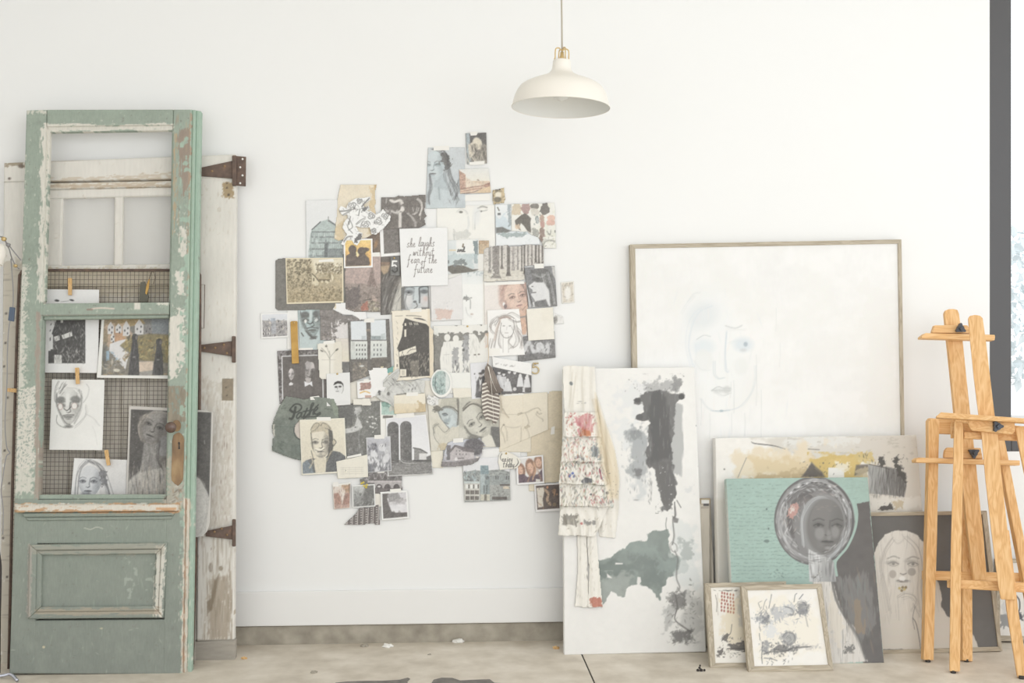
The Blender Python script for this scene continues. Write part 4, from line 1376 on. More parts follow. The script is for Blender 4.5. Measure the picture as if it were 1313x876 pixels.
c.el(*X6(100, 347), 6.5, 2.2, (176, 171, 165), .6, -.05, 2.5).el(*X6(184, 342), 6.5, 2.2, (172, 167, 161), .6, .05, 2.5)
c.el(*X6(108, 398), 4.6, 5.2, (186, 176, 168), .8, 0, 1.2).el(*X6(192, 388), 5.2, 5, (174, 167, 160), .8, 0, 1.2)
c.el(*X6(150, 418), 4, 3.4, (240, 238, 234), .9, 0, 1.5).el(*X6(147, 430), 2.4, .9, (110, 106, 102), .7)
for dx, dy, k in ((138, 460, 0), (152, 456, 1), (160, 464, 0), (148, 470, 1), (166, 456, 1)):
    c.el(*X6(dx, dy), 1.8, 1.8, ((206, 184, 108), (150, 128, 84))[k], .9)
c.st(P6(130, 500, 160, 480, 200, 490, 214, 520, 190, 560), (170, 164, 158), .8, 4, 1, .6).st(P6(150, 505, 185, 500, 205, 520), (150, 146, 140), .7, 3, 1, .6).st(P6(200, 530, 225, 570, 230, 590), (150, 146, 140), .8, 3, 1, .6)
c.ln(P6(196, 590, 212, 618, 226, 690, 230, 726), (120, 116, 112), 1, .9).ln(P6(206, 540, 196, 590, 204, 640), (140, 136, 132), .8, .8).ln(P6(130, 490, 136, 600), (190, 184, 176), .8, .7)
c.st(P6(300, 440, 306, 520, 316, 560), (190, 184, 176), .8, 3, 1.2, .6)
c.clip()
canvas('framed_portrait', [(1112, 657.5), (1265.5, 655), (1285.5, 835), (1127, 840)], PP, .03, c,
       'framed charcoal painting of a pale long-haired woman, behind the easel legs', 'painting', [(1116, 662), (1259.5, 660), (1280, 829.5), (1131, 834)], .9)

# --- mint canvas with the haloed head
PT = lean(-.39, .68, -.205)
c = Cv(925, 606, 1140, 856, (160, 191, 180))
c.e = .3
c.nz(16, .03).nz(3, .03, 3)
rs_ = np.random.RandomState(7)
for r_ in range(26):
    y = 622 + r_ * 4.75
    x = 936 + rs_.rand() * 4
    while x < 1040:
        l = 1 + rs_.rand() * 3.5
        if rs_.rand() < .78 and not (r_ < 6 and rs_.rand() < .5):
            c.el(x, y + rs_.randn() * .5, l / 2, .5, (118, 150, 140), .35 + .4 * rs_.rand())
        x += l + .8
c.db(934, 616, 1040, 745, 60, [(152, 183, 172), (170, 199, 189)], 12, 1, (-.05, .05), .5)
c.el(983, 694, 3.5, 1.8, (104, 126, 120), .8).el(983, 653, .9, 1.3, (96, 110, 106)).el(985.5, 678, .8, 1.2, (96, 110, 106)).db(985, 730, 1010, 742, 14, [(110, 136, 128)], 2, .7, (0, 3), .8).db(1085, 615, 1112, 640, 30, [(148, 180, 169)], 4, .7, (-.1, .1), .7)
dark = [(1097.5, 646.5), (1106, 644), (1114.5, 643), (1134, 852), (1108, 852), (1082, 806), (1066, 742), (1072, 722), (1084, 704), (1094, 684), (1098.5, 664)]
c.og(dark, (106, 102, 100), 1, 1.2, 4, 1, keep=True).nz(9, .04, 5)
c.wear([(1074, 740), (1112, 735), (1124, 800), (1090, 830)], (136, 134, 132), 6, .5, 8, .7, 1, .5, 3)
c.db(1075, 735, 1122, 830, 60, [(128, 138, 134), (140, 122, 106), (120, 116, 113), (92, 90, 88)], 14, 1.6, (1.3, 1.6), .5)
c.wear([(1094, 770), (1104, 770), (1108, 812), (1096, 812)], (156, 132, 104), 5, .5, 4, .7, 2, .5, 3)
c.clip()
# drips below the neck
dr = [(1040, 742), (1066, 742), (1082, 790), (1096, 806), (1112, 848), (1072, 852), (1060, 852), (1050, 790)]
c.og(dr, (216, 210, 202), 1, 2, 4, 1.5, ax=.5, ay=3, keep=True)
c.db(1040, 742, 1114, 852, 240, [(236, 232, 226), (190, 184, 177), (150, 146, 142), (112, 108, 106), (206, 196, 184)], 20, .9, (1.5, 1.62), .7)
c.wear([(1066, 760), (1080, 800), (1076, 830), (1062, 790)], (222, 212, 196), 6, .3, 3, .8)
c.clip()
c.st([(1066, 742), (1072, 770), (1084, 792), (1100, 818), (1110, 846)], (112, 109, 107), 3, 4, 1.6, .7)
c.wear([(1084, 830), (1094, 826), (1094, 836), (1084, 838)], (110, 108, 106), 3, .4, 3, .8)
# halo
hc, hr = (1044.5, 668), (51.5, 57)


def ring(k, col, w, a0, a1, a=.8, n=3, j=.8, dx=0, dy=0):
    c.st([(hc[0] + dx + hr[0] * k * math.cos(t), hc[1] + dy + hr[1] * k * math.sin(t)) for t in np.linspace(a0, a1, 14)], col, w, n, j, a)


c.el(*hc, hr[0], hr[1], (138, 136, 136), 1, 0, 1)
ring(.98, (104, 102, 102), 1.8, 0, 6.28, .8, 3, .5)
ring(.9, (168, 168, 170), 3.5, 2.4, 6.2, .6, 3, 1)
ring(.86, (196, 198, 200), 2, 3.3, 4.6, .7, 3, 1.2)
ring(.8, (108, 106, 106), 4, 3.6, 6.5, .6, 4, 1.6)
ring(.88, (190, 190, 192), 1.6, 1.8, 3.2, .8, 4, 1.4)
ring(.74, (206, 206, 208), 1.6, 2.2, 3.6, .7, 4, 2)
ring(.72, (120, 118, 118), 3, 4, 6.4, .7, 4, 1.6)
ring(.8, (208, 210, 213), 1.4, 5.3, 6.1, .8, 3, 1.5)
ring(.95, (92, 90, 90), 1.2, -1.2, 1.4, .8, 3, .6)
ring(.84, (184, 190, 194), 1.3, -.6, 1.2, .7, 4, 1.2)
ring(.6, (104, 100, 100), 5, 2.6, 4.6, .8, 5, 2)
ring(.5, (124, 118, 116), 4, 3.2, 5.2, .7, 5, 2)
for t in np.linspace(3.7, 5.7, 16):
    c.el(hc[0] + hr[0] * .86 * math.cos(t), hc[1] + hr[1] * .86 * math.sin(t), 2, 1.2, ((92, 90, 90), (222, 222, 224))[int(t * 10) % 3 == 0], .8, t + 1.5)
c.db(1002, 632, 1032, 700, 70, [(204, 204, 206), (104, 102, 102), (176, 160, 150), (226, 226, 228)], 6, 1.1, (.6, 2.2), .6)
c.db(1030, 622, 1072, 640, 50, [(190, 172, 164), (212, 214, 216), (104, 100, 100)], 5, 1, (-.4, .8), .7)
c.wear([(1014, 646), (1022, 645), (1024, 654), (1016, 664), (1009, 662)], (206, 148, 136), 2.4, .5, 2, .9)
c.wear([(1014, 652), (1019, 650), (1019, 656), (1014, 658)], (216, 206, 198), 2, .4, 2, .9)
c.el(1055, 674, 29, 40, (150, 150, 150), .9, .08, 3)
c.st([(1030, 700), (1028, 668), (1034, 650), (1044, 640), (1056, 638), (1068, 644), (1074, 652)], (204, 208, 211), 1.5, 4, 1, .7)
c.st([(1074, 652), (1080, 668), (1080, 690), (1072, 708), (1064, 716)], (196, 204, 210), 1.6, 4, .9, .8)
c.el(1058, 675, 24, 36, (124, 122, 120), .95, .05, 4)
face(c, 1060, 675, 70, .02, .12, (130, 128, 126), (110, 108, 106), (84, 82, 81), w=.64, sa=.5)
c.el(1051, 684, 6, 8, (154, 152, 150), .8, 0, 3).el(1071, 682, 5, 8, (152, 150, 148), .8, 0, 3).el(1063, 686, 3, 7, (146, 144, 142), .8, 0, 2).el(1062, 703, 4, 2, (160, 158, 156), .8, 0, 2)
c.db(1044, 648, 1072, 658, 14, [(160, 146, 134), (140, 134, 130)], 4, 1.2, (-.2, .2), .6)
nk = [(1036.5, 704), (1050, 712), (1064, 716), (1070, 722), (1072, 746), (1038, 746)]
c.pg(nk, (178, 178, 178), 1, 1.5)
c.clip(nk, 1.5).gr(1036, 704, 1074, 746, (214, 215, 215), (134, 134, 134), .9, False).db(1036, 704, 1072, 746, 50, [(226, 226, 226), (150, 150, 150), (116, 114, 113)], 12, 1.6, (1.4, 1.7), .5).clip()
c.db(1040, 732, 1054, 746, 24, [(150, 140, 128), (110, 108, 106), (206, 200, 192)], 1.6, 1, (0, 3), .8)
for i in range(150):
    t = rs_.rand() * 6.283
    k = .72 + .26 * rs_.rand()
    c.el(hc[0] + hr[0] * k * math.cos(t), hc[1] + hr[1] * k * math.sin(t), 1.5 + 4 * rs_.rand(), .5, [(206, 207, 209), (96, 94, 94), (176, 174, 174), (228, 229, 231)][rs_.randint(4)], .55, math.atan2(hr[1] * math.cos(t), -hr[0] * math.sin(t)), .6)
# mint rim along the dark side
c.ln([(1096.5, 644), (1099, 660), (1096, 680), (1086, 702), (1074, 716), (1071, 724), (1073, 738)], (160, 191, 180), 3, 1, .8)
c.ln([(930, 614), (935, 700), (942, 850)], (222, 214, 206), 1.6, .8)
canvas('mint_canvas', [(931, 614), (1112.5, 612), (1133.5, 850), (942.5, 853)], PT, .028, c,
       'mint green and black canvas of a haloed grey head on a long neck', 'painting')

# --- two small framed works in front
PS1 = lean(-.42, .31, -.335)
c = Cv(900, 740, 1022, 862, (238, 233, 223))
c.e = .3
c.nz(12, .02)
X4 = lambda x, y: (890 + x / 4.235, 690 + y / 4.235)
P4 = lambda *q: [X4(q[i], q[i + 1]) for i in range(0, len(q), 2)]
c.wear(P4(170, 400, 300, 270, 300, 600, 180, 590), (232, 218, 190), 8, .35, 8, .9)
c.wear(P4(230, 280, 300, 280, 300, 500, 250, 480), (206, 200, 186), 5, .5, 5, .8, 2)
for i in range(5):
    for j in range(6):
        c.el(*X4(150 + i * 16 + rs_.randn() * 2, 298 + j * 19 + i * 3), 1.1, 1.7, ((180, 84, 66), (200, 120, 84))[i > 2], .85)
c.db(*X4(105, 280), *X4(250, 290), 16, [(110, 104, 98)], 3, .9, (-.2, .4), .8).ln(P4(116, 310, 124, 350, 122, 400), (140, 132, 124), .9, .8).ln(P4(128, 300, 130, 420), (190, 180, 168), .7, .7)
c.ln(P4(205, 470, 196, 520, 160, 545, 150, 560), (120, 114, 108), 1, .8).wear(P4(150, 530, 190, 520, 180, 560, 150, 560), (96, 92, 90), 2.4, .5, 2, .8)
c.wear(P4(180, 570, 300, 560, 300, 620, 200, 610), (104, 100, 98), 3, .55, 3, .9, 3, 2, .7).ln(P4(180, 602, 230, 600, 300, 606), (90, 86, 82), 1.2, .9)
c.wear(P4(125, 600, 160, 600, 160, 650, 125, 640), (110, 104, 100), 2.4, .62, 3, .9, 4).db(*X4(120, 540), *X4(290, 650), 40, [(96, 92, 88), (150, 140, 126)], 2.4, .8, (0, 3), .7)
canvas('small_framed_picture', [(904, 748), (1008, 745.5), (1016, 855), (911, 857.5)], PS1, .025, c,
       'small framed picture with rows of rust-red dots, half hidden behind another frame', 'painting', [(911.5, 753.5), (1001, 751.2), (1008.5, 849), (917.5, 850.5)], .7)
PS2 = lean(-.482, .31, -.382)
c = Cv(946, 744, 1074, 866, (239, 235, 228))
c.e = .45
c.nz(12, .015)
c.wear(P4(340, 330, 660, 330, 700, 620, 380, 640), (238, 230, 214), 14, .4, 12, .9)
fl = (128, 132, 140)
for x, y, rx, ry, col in ((365, 435, 9, 6, (150, 154, 162)), (392, 450, 6, 6, (120, 124, 132)), (455, 415, 10, 8, (176, 180, 188)), (510, 390, 9, 7, (190, 194, 200)), (585, 385, 7, 9, (116, 118, 126)), (595, 400, 6, 6, (140, 143, 150)), (510, 545, 11, 9, (150, 153, 158)), (470, 600, 10, 6, (96, 96, 98)), (390, 590, 6, 9, (130, 134, 142)), (420, 500, 9, 12, (214, 217, 221)), (610, 590, 16, 3, (190, 186, 184)), (530, 600, 7, 4, (110, 110, 112))):
    c.wear([(X4(x, y)[0] + rx * math.cos(t), X4(x, y)[1] + ry * math.sin(t)) for t in np.linspace(0, 6.283, 12, endpoint=False)], col, 2.4, .55, 5, .7, x)
c.st(P4(350, 420, 380, 395, 400, 430, 380, 455), (96, 98, 104), .8, 4, 1, .7)
c.st(P4(500, 375, 530, 385, 545, 415, 515, 420), (106, 108, 114), .9, 4, 1.2, .7).st(P4(560, 350, 600, 350, 612, 400, 580, 410), (104, 106, 112), .8, 4, 1.2, .7)
c.st(P4(480, 540, 500, 515, 535, 520, 545, 560, 510, 580, 485, 560), (110, 112, 116), .9, 5, 1, .7).st(P4(500, 545, 515, 535, 525, 555), (100, 102, 106), .8, 3, .8, .8)
for q in (P4(375, 385, 385, 345, 395, 330), P4(400, 380, 410, 330, 415, 305), P4(425, 395, 440, 360), P4(360, 380, 350, 355), P4(545, 345, 550, 310, 560, 300), P4(570, 330, 590, 305), P4(608, 420, 620, 480), P4(615, 380, 620, 370), P4(355, 480, 365, 500), P4(352, 520, 356, 555), P4(375, 570, 370, 640, 372, 680), P4(380, 650, 420, 655, 450, 665)):
    c.st(q, (110, 112, 118), 1, 2, .6, .8)
c.st(P4(380, 630, 440, 615, 500, 615, 540, 600, 630, 592), (92, 92, 94), 1.2, 3, .8, .8).db(*X4(360, 560), *X4(550, 690), 70, [(90, 90, 92), (130, 132, 136)], 3, .9, (0, 3), .7).db(*X4(340, 340), *X4(630, 470), 60, [(120, 124, 132), (176, 180, 188)], 4, .9, (0, 3), .6)
canvas('small_framed_picture', [(950.5, 751), (1053.5, 748.5), (1069, 860), (960, 862.5)], PS2, .026, c,
       'small framed ink flower painting, frontmost, in a greyed wood frame', 'painting', [(958.5, 757), (1048, 754.8), (1062.5, 852.5), (967.5, 854.5)], .7)
# --- the last one, under the window
PS3 = lean(-.148, .33, -.062)
c = Cv(1270, 708, 1400, 832, (232, 228, 221))
c.nz(12, .02)
c.wear([(1282, 788), (1296, 786), (1296, 803), (1283, 803)], (150, 150, 152), 4, .35, 3, .9).wear([(1286, 772), (1296, 768), (1296, 784), (1286, 786)], (214, 213, 211), 4, .4, 4, .8)
c.ln([(1303, 764), (1307, 770), (1307.5, 780), (1306, 786), (1310, 792)], (70, 68, 76), 1.6, .95).wear([(1305, 783), (1312, 788), (1311, 796), (1306, 794)], (92, 90, 98), 2, .4, 2, .9)
c.el(1330, 775, 16, 20, (206, 204, 200), .6, 0, 8).st([(1320, 790), (1335, 770), (1350, 785)], (120, 118, 120), 1.2, 4, 2, .7)
canvas('small_framed_picture', [(1278, 716), (1390, 718.5), (1392, 824), (1277, 822)], PS3, .025, c,
       'small framed picture with a black looped line, behind the easel under the window', 'painting', [(1283, 721), (1385, 723.5), (1386.5, 817), (1282.5, 815)], .9)

# ------------------------------------------------------------------ paint-stained ruffled apron over the canvas corner
c = Cv(708, 462, 800, 790, (236, 231, 220))
X5 = lambda x, y: (700 + x / 5.475, 465 + y / 5.475)
c.nz(20, .02).nz(3, .015, 3)
c.st([(734, 478), (732, 500), (729, 525)], (206, 196, 176), 2, 4, 3, .5, 1.5).st([(748, 475), (747, 500), (748, 528)], (220, 212, 196), 2, 4, 3, .5, 1.5)
c.el(732, 492, 2, 2.6, (120, 126, 132), .9, -.5).db(738, 514, 752, 518, 6, [(150, 148, 146)], 3, .7, (-.2, .2), .7)
red, pink, orange, green, blue, grey, ochre, teal = (196, 84, 78), (222, 140, 142), (214, 140, 92), (150, 158, 116), (72, 100, 196), (112, 110, 112), (214, 176, 96), (130, 152, 156)
c.e = .3
c.db(723, 530, 762, 545, 35, [red, (206, 110, 100)], 2.4, 1.50, (0, 3), .85)
c.wear([(738, 535), (758, 532), (760, 558), (740, 558)], pink, 4, .5, 4, .85)
c.st([(737, 536), (744, 548), (752, 557)], (216, 110, 124), 1.4, 4, 1.5, .7)
c.db(724, 536, 770, 560, 80, [pink, orange, (206, 120, 110), (170, 130, 100)], 2.2, 1.05, (.8, 2.2), .75)
c.wear([(744, 552), (756, 552), (756, 559), (744, 559)], (216, 120, 70), 3, .35, 2, .9)
c.db(721, 562, 772, 590, 144, [red, orange, teal, (176, 140, 110), pink, grey], 2.9, 0.98, (.9, 2.2), .7)
c.wear([(758, 572), (768, 574), (768, 588), (758, 586)], (130, 142, 148), 3, .4, 3, .8).st([(736, 587), (742, 585), (748, 589)], (80, 88, 104), 1.4, 2, .6, .9)
c.db(718, 592, 778, 618, 208, [green, red, teal, grey, (176, 140, 110), pink, (190, 180, 160), (120, 110, 100)], 3.0, 1.12, (.8, 2.2), .75)
c.el(733.5, 607, 1.8, 1.6, blue, .95).el(730, 610, 1.4, 2.4, (86, 108, 190), .95, .4).el(735, 611, 1.4, 2, (90, 100, 150), .8, .6)
c.pg([(744, 617), (750, 612), (758, 614), (758, 619), (746, 620)], (104, 106, 112), .95, 1).ln([(768, 602), (770, 614)], (168, 60, 84), 2, .9)
c.db(717, 620, 786, 650, 256, [grey, green, (170, 150, 126), red, teal, (206, 190, 160), (130, 120, 110), (100, 100, 102)], 3.3, 0.98, (1, 2.1), .7)
c.db(754, 636, 774, 646, 32, [(214, 110, 116), (206, 130, 130)], 1.9, 0.90, (0, 3), .85).el(778, 632, 2.2, 2, (84, 80, 78), .95).el(785, 633, 2.2, 1.8, (84, 80, 78), .95).el(757, 634, 1.6, 1.2, (84, 82, 88), .9)
c.wear([(720, 662), (740, 660), (740, 674), (720, 672)], (146, 140, 128), 3, .45, 3, .9).wear([(748, 668), (762, 668), (762, 672), (748, 672)], (150, 146, 142), 3, .4, 2, .9)
c.el(745, 671, 2, 1.6, (206, 100, 96), .9).db(717, 650, 786, 684, 26, [(190, 176, 150), (150, 140, 126)], 3, .8, (0, 3), .6)
c.db(717, 530, 786, 684, 260, [(238, 233, 222), (230, 222, 206), (216, 206, 190)], 8, .9, (1.3, 1.85), .6)
# beige lining
c.pg([(763, 505), (768, 522), (776, 545), (789, 580), (794, 615), (792, 640), (780, 640), (771, 600), (764, 560)], (228, 210, 176), .85, 5)
c.st([(764, 512), (772, 550), (780, 590), (784, 620)], (206, 182, 140), 2.4, 4, 2.4, .5, 2).st([(768, 540), (778, 570), (790, 610)], (240, 228, 204), 1.6, 3, 2, .6, 1.5)
c.db(766, 596, 792, 640, 25, [(110, 104, 98), (190, 170, 140)], 1.6, 0.83, (0, 3), .7)
c.wear([(756, 766), (770, 766), (772, 778), (758, 779)], (212, 116, 92), 2.4, .5, 2, .9).db(740, 690, 772, 780, 30, [(206, 196, 178), (180, 172, 160)], 4, .8, (1.2, 2), .6).db(752, 725, 755, 745, 4, [(120, 118, 112)], 6, 1.2, (1.4, 1.7), .8)
ap = thing('painted_apron', Vector(on(745, 480, PA)), 'ruffled linen apron spattered with paint, draped over the corner of the tall canvas', 'apron')


def cloth(name, poly, o, folds, amp, t=.0015, seed=0, flare=0.0):
    xs = [p[0] for p in poly]
    ys = [p[1] for p in poly]
    x0, x1, y0, y1 = min(xs), max(xs), min(ys), max(ys)
    n = vnoise(80, 40, 24, 40, seed + 3, 2)

    def dsp(px, py, u, v):
        w = n[(np.clip(v, 0, 1) * 39).astype(int), (np.clip(u, 0, 1) * 79).astype(int)]
        ph = folds * (u + .35 * (w - .5)) * 6.283
        return o + amp * (.35 + .65 * v) * (.5 + .5 * np.sin(ph + seed)) + flare * v * v + .004 * (w - .5)
    return sheet(name, [(x0, y0), (x1, y0), (x1, y1), (x0, y1)], PA, c, M['cloth'], ap, t, .75, poly, dsp)


def rag(a, b, n, j, seed):
    r = random.Random(seed)
    return [(a[0] + (b[0] - a[0]) * k / n, a[1] + (b[1] - a[1]) * k / n + (r.uniform(-j, j) if 0 < k < n else 0)) for k in range(n + 1)]


cloth('side_panel', [(757, 471), (763, 500), (770, 520), (777, 543), (788, 575), (794, 610), (793, 652), (789, 690), (768, 688), (764, 600), (756, 530)], .003, 3, .006, seed=1)
cloth('bodice', [(721.5, 470), (730, 469), (762, 470.5), (764, 500), (766, 534), (724, 536), (722, 500)], .006, 3.2, .006, seed=2)
cloth('tie', [(740, 680), (752, 680), (753, 720), (754.5, 776)] + rag((754, 778), (737, 778), 5, 1, 2) + [(741, 730)], .006, 1.5, .005, seed=3)
cloth('tie', [(752, 680), (764, 680), (767, 720), (772, 776)] + rag((772, 778), (754, 779), 5, 1.2, 3) + [(755, 730), (753, 700)], .009, 1.6, .006, seed=4)
for i, (a, b, cc, d) in enumerate([((719, 640), (784, 640), (762, 687), (715, 686)), ((717, 614), (780, 614), (785, 650), (717, 648)), ((719, 587), (772, 587), (779, 621), (716, 620)), ((721, 556), (769, 556), (773, 593), (719, 592)), ((723, 529), (766, 529), (770, 561), (721, 560))]):
    cloth('ruffle', [a, b] + [(b[0] + (cc[0] - b[0]) * .5 + .6, (b[1] + cc[1]) / 2)] + rag(cc, d, 9, .9, i), .009 + .002 * i, 5.5 + i % 2, .012, seed=5 + i, flare=.012)

# ------------------------------------------------------------------ the wall of pinned and taped pictures
INK, DK, MD, LT, PAPER = (92, 90, 89), (112, 109, 107), (150, 148, 146), (206, 205, 203), (240, 238, 233)
CREAM, TAN = (238, 230, 214), (226, 212, 186)


def inset(q, l, t=None, r=None, b=None):
    t = l if t is None else t
    r = l if r is None else r
    b = l if b is None else b
    return [(q[0][0] + l, q[0][1] + t), (q[1][0] - r, q[1][1] + t), (q[2][0] - r, q[2][1] - b), (q[3][0] + l, q[3][1] - b)]


def grow(c, x0, y0, x1, y1, n, cols, s=2.2):
    return c.db(x0, y0, x1, y1, n, cols, s, s * .7, (0, 3.1), .75)


def grid(c, x0, y0, x1, y1, nx, ny, col, ww, wh, a=.85):
    for i in range(nx):
        for j in range(ny):
            x, y = x0 + (i + .5) * (x1 - x0) / nx, y0 + (j + .5) * (y1 - y0) / ny
            c.rc(x - ww / 2, y - wh / 2, x + ww / 2, y + wh / 2, col, a, .5)
    return c


def crowd(c, x0, y0, x1, y1, n, skin, coats, h):
    for i in range(n):
        x, y = x0 + (i + .5) * (x1 - x0) / n + c.rs.randn() * .4, y0 + c.rs.rand() * (y1 - y0)
        k = coats[c.rs.randint(len(coats))]
        c.pg([(x - h * .22, y + h * .25), (x + h * .22, y + h * .25), (x + h * .3, y + h), (x - h * .3, y + h)], k, .95, .8)
        c.el(x, y, h * .13, h * .16, skin, .95, 0, .6).el(x, y - h * .1, h * .14, h * .08, DK, .8, 0, .6)
    return c


def art(name, label, quad, z, bg, paint, cat='photograph', mat='photo', border=None, poly=None, tape=(), pin=(), curl=.0004, pitch=.8, hole=None, t=.0006, group=None):
    xs, ys = [p[0] for p in quad], [p[1] for p in quad]
    c = Cv(min(xs), min(ys), max(xs), max(ys), bg, 3)
    if border:
        c.a[:] = rgb(border[0])
        iq = inset(quad, *border[1:])
        c.pg(iq, bg, 1, .6)
        c.clip(iq, .6)
    if paint:
        paint(c)
    if mat == 'photo':                       # grain of the print
        c.grain(1.2, .16, 51).grain(3.5, .09, 52)
    else:
        c.grain(1.3, .1, 51).grain(6, .06, 52)
    c.clip()
    pl = (-(.0015 + z * .0011), 0.0)
    cu = [c.rs.rand() for _ in range(4)]

    def dsp(px, py, u, v):
        return curl * (cu[0] * ((1 - u) * (1 - v)) ** 3 + cu[1] * (u * (1 - v)) ** 3 + cu[2] * (u * v) ** 3 + cu[3] * ((1 - u) * v) ** 3)
    o = sheet(name, quad, pl, c, M[mat], None, t, pitch, poly, dsp, hole=hole)
    tag(o, label, cat, group)
    for q in tape:
        prism('tape', q, off(pl, .0007), .0004, M['tape'], o)
    for x, y in pin:
        p = Vector(on(x, y, off(pl, .0006)))
        lathe('pin', [(0, .005), (.0028, .0045), (.004, .002), (.004, 0)], Matrix.Translation(p) @ RX, M['gold'], o, 14)
    return o


def bx(x0, y0, x1, y1, s=0):
    return [(x0, y0), (x1, y0 - s), (x1, y1 - s), (x0, y1)]


# --- top: blue drawing of a woman
def a_blue(c):
    c.gr(545, 188, 597, 268, (206, 212, 216), (196, 206, 211)).nz(8, .02)
    sk, sh = (200, 211, 215), (158, 174, 180)
    c.pg([(546, 268), (550, 245), (556, 236), (568, 238), (578, 250), (584, 268)], sk, 1, 2)
    c.pg([(558, 222), (572, 222), (574, 244), (556, 240)], (188, 200, 205), 1, 2)
    face(c, 558, 212, 38, -.04, -.55, (206, 217, 221), sh, (112, 112, 114), w=.66, sa=.4, closed=True)
    c.wear([(566, 192), (576, 200), (577, 214), (571, 217), (566, 205)], (120, 118, 116), 3, .35, 3, .9)
    c.st([(553, 191), (562, 194), (570, 202), (574, 212)], INK, 1, 5, 1, .7).st([(565, 190), (572, 197), (575, 206)], INK, 1.2, 4, .8, .7)
    c.st([(574, 212), (577, 224), (580, 234), (586, 244), (584, 256)], (112, 114, 116), 1.1, 8, 1.8, .7)
    c.st([(572, 214), (571, 228), (576, 240), (580, 252)], (130, 134, 138), 1, 6, 1.6, .6)
    c.db(574, 232, 588, 262, 46, [(116, 118, 120), (150, 158, 162), (96, 96, 98), (186, 196, 200)], 6, .9, (.9, 2.1), .75)
    c.st([(551, 225), (552, 240), (549, 252), (550, 262)], (120, 122, 126), 1.3, 6, 1.2, .75).st([(563, 240), (564, 256)], (150, 164, 170), 1.2, 3, .8, .6)
    c.pg([(569, 247), (584, 262), (584, 268), (569, 268)], (206, 215, 220), .5, 3)


art('drawing', 'blue-washed drawing of a woman with wavy hair, near the top of the collage', [(549, 189.5), (596, 189), (596.5, 266.5), (546, 267.5)], 2, (204, 211, 215), a_blue, 'drawing', 'paper', tape=[[(556, 187.5), (576, 187), (576, 192.5), (556, 193)]])


def a_old(c):
    c.rc(597, 170, 604, 212, (176, 190, 198), .9, 3)
    c.pg([(602, 172), (624, 170), (624, 186), (612, 184), (603, 186)], (112, 108, 106), 1, 1.5)
    c.el(612, 184, 6, 8, (226, 216, 196), 1, -.3, 1.5).pg([(600, 186), (606, 182), (610, 196), (602, 204)], (214, 204, 186), 1, 1.5).el(610, 188, 2.4, 4, (128, 118, 106), .85, -.3, 1)
    c.db(598, 186, 623, 210, 70, [(110, 104, 98), (196, 186, 166), (226, 216, 196), (140, 130, 118)], 6, 1.1, (.9, 2.2), .75).rc(608, 206, 622, 211, (232, 226, 214), .8, 1.5)


art('photograph', 'small photo of a bowed white-haired figure, topmost of the whole collage', [(597, 171), (623.5, 170), (624.5, 209.5), (599, 210.5)], 3, (150, 142, 132), a_old, tape=[[(602.5, 169), (613.5, 168.5), (611, 173.5), (603.5, 174)], [(602, 208), (621, 206.5), (621, 211), (602, 212)]])


def a_venice(c):
    c.gr(588, 215, 631, 234, (228, 228, 224), (236, 230, 216))
    c.rc(588, 232, 631, 250, (224, 200, 174))
    c.pg([(588, 218), (597, 224), (598, 242), (588, 243)], (206, 168, 146)).db(588, 222, 597, 242, 26, [(176, 126, 106), (224, 190, 166)], 1.6, 1, (0, 3), .8)
    c.pg([(597, 227), (608, 234), (618, 237), (618, 240), (597, 242)], (230, 212, 190), .9).db(598, 230, 618, 240, 24, [(206, 176, 150), (240, 228, 210)], 1.6, 1, (0, 3), .8)
    c.pg([(611, 231), (613, 229.5), (615, 232)], (176, 150, 132), .9).ln([(590, 243), (606, 240), (620, 238), (630, 234)], (186, 140, 120), 1.6, .8).ln([(591, 246), (606, 243), (618, 241)], (206, 160, 138), 1.8, .8).ln([(592, 248.5), (606, 246.5), (618, 242)], (150, 112, 100), 1, .8)
    c.pg([(622, 236), (631, 233), (631, 240), (620, 240)], (182, 134, 114), .8).pg([(614, 243), (631, 238), (631, 249), (612, 247)], (226, 196, 156), .8)


art('photograph', 'reddish old photo of a waterside town street, below the bowed figure', [(588.5, 217), (626.5, 215.5), (629.5, 247), (590, 248.5)], 4, (226, 222, 212), a_venice)


def a_scrap(c):
    c.db(631, 240, 649, 262, 60, [(206, 176, 122), (146, 132, 104), (240, 230, 206), (176, 150, 100), (100, 92, 80)], 3, 1.4, (0, 3), .85).el(639, 250, 4, 4, (238, 230, 212), .9, 0, 2).el(638, 256, 5, 3.5, (130, 122, 106), .85, 0, 1.5).rc(635, 241.5, 642, 244, (96, 92, 84), .9)


art('paper_scrap', 'tiny gold and brown torn scrap, right of the waterside town photo', bx(631, 240.5, 648, 262), 3, (212, 190, 146), a_scrap, 'paper', 'paper', poly=[(632, 244), (640, 242.5), (646, 240.8), (646.5, 246), (648, 255), (646, 260), (633, 262), (631.5, 254)])


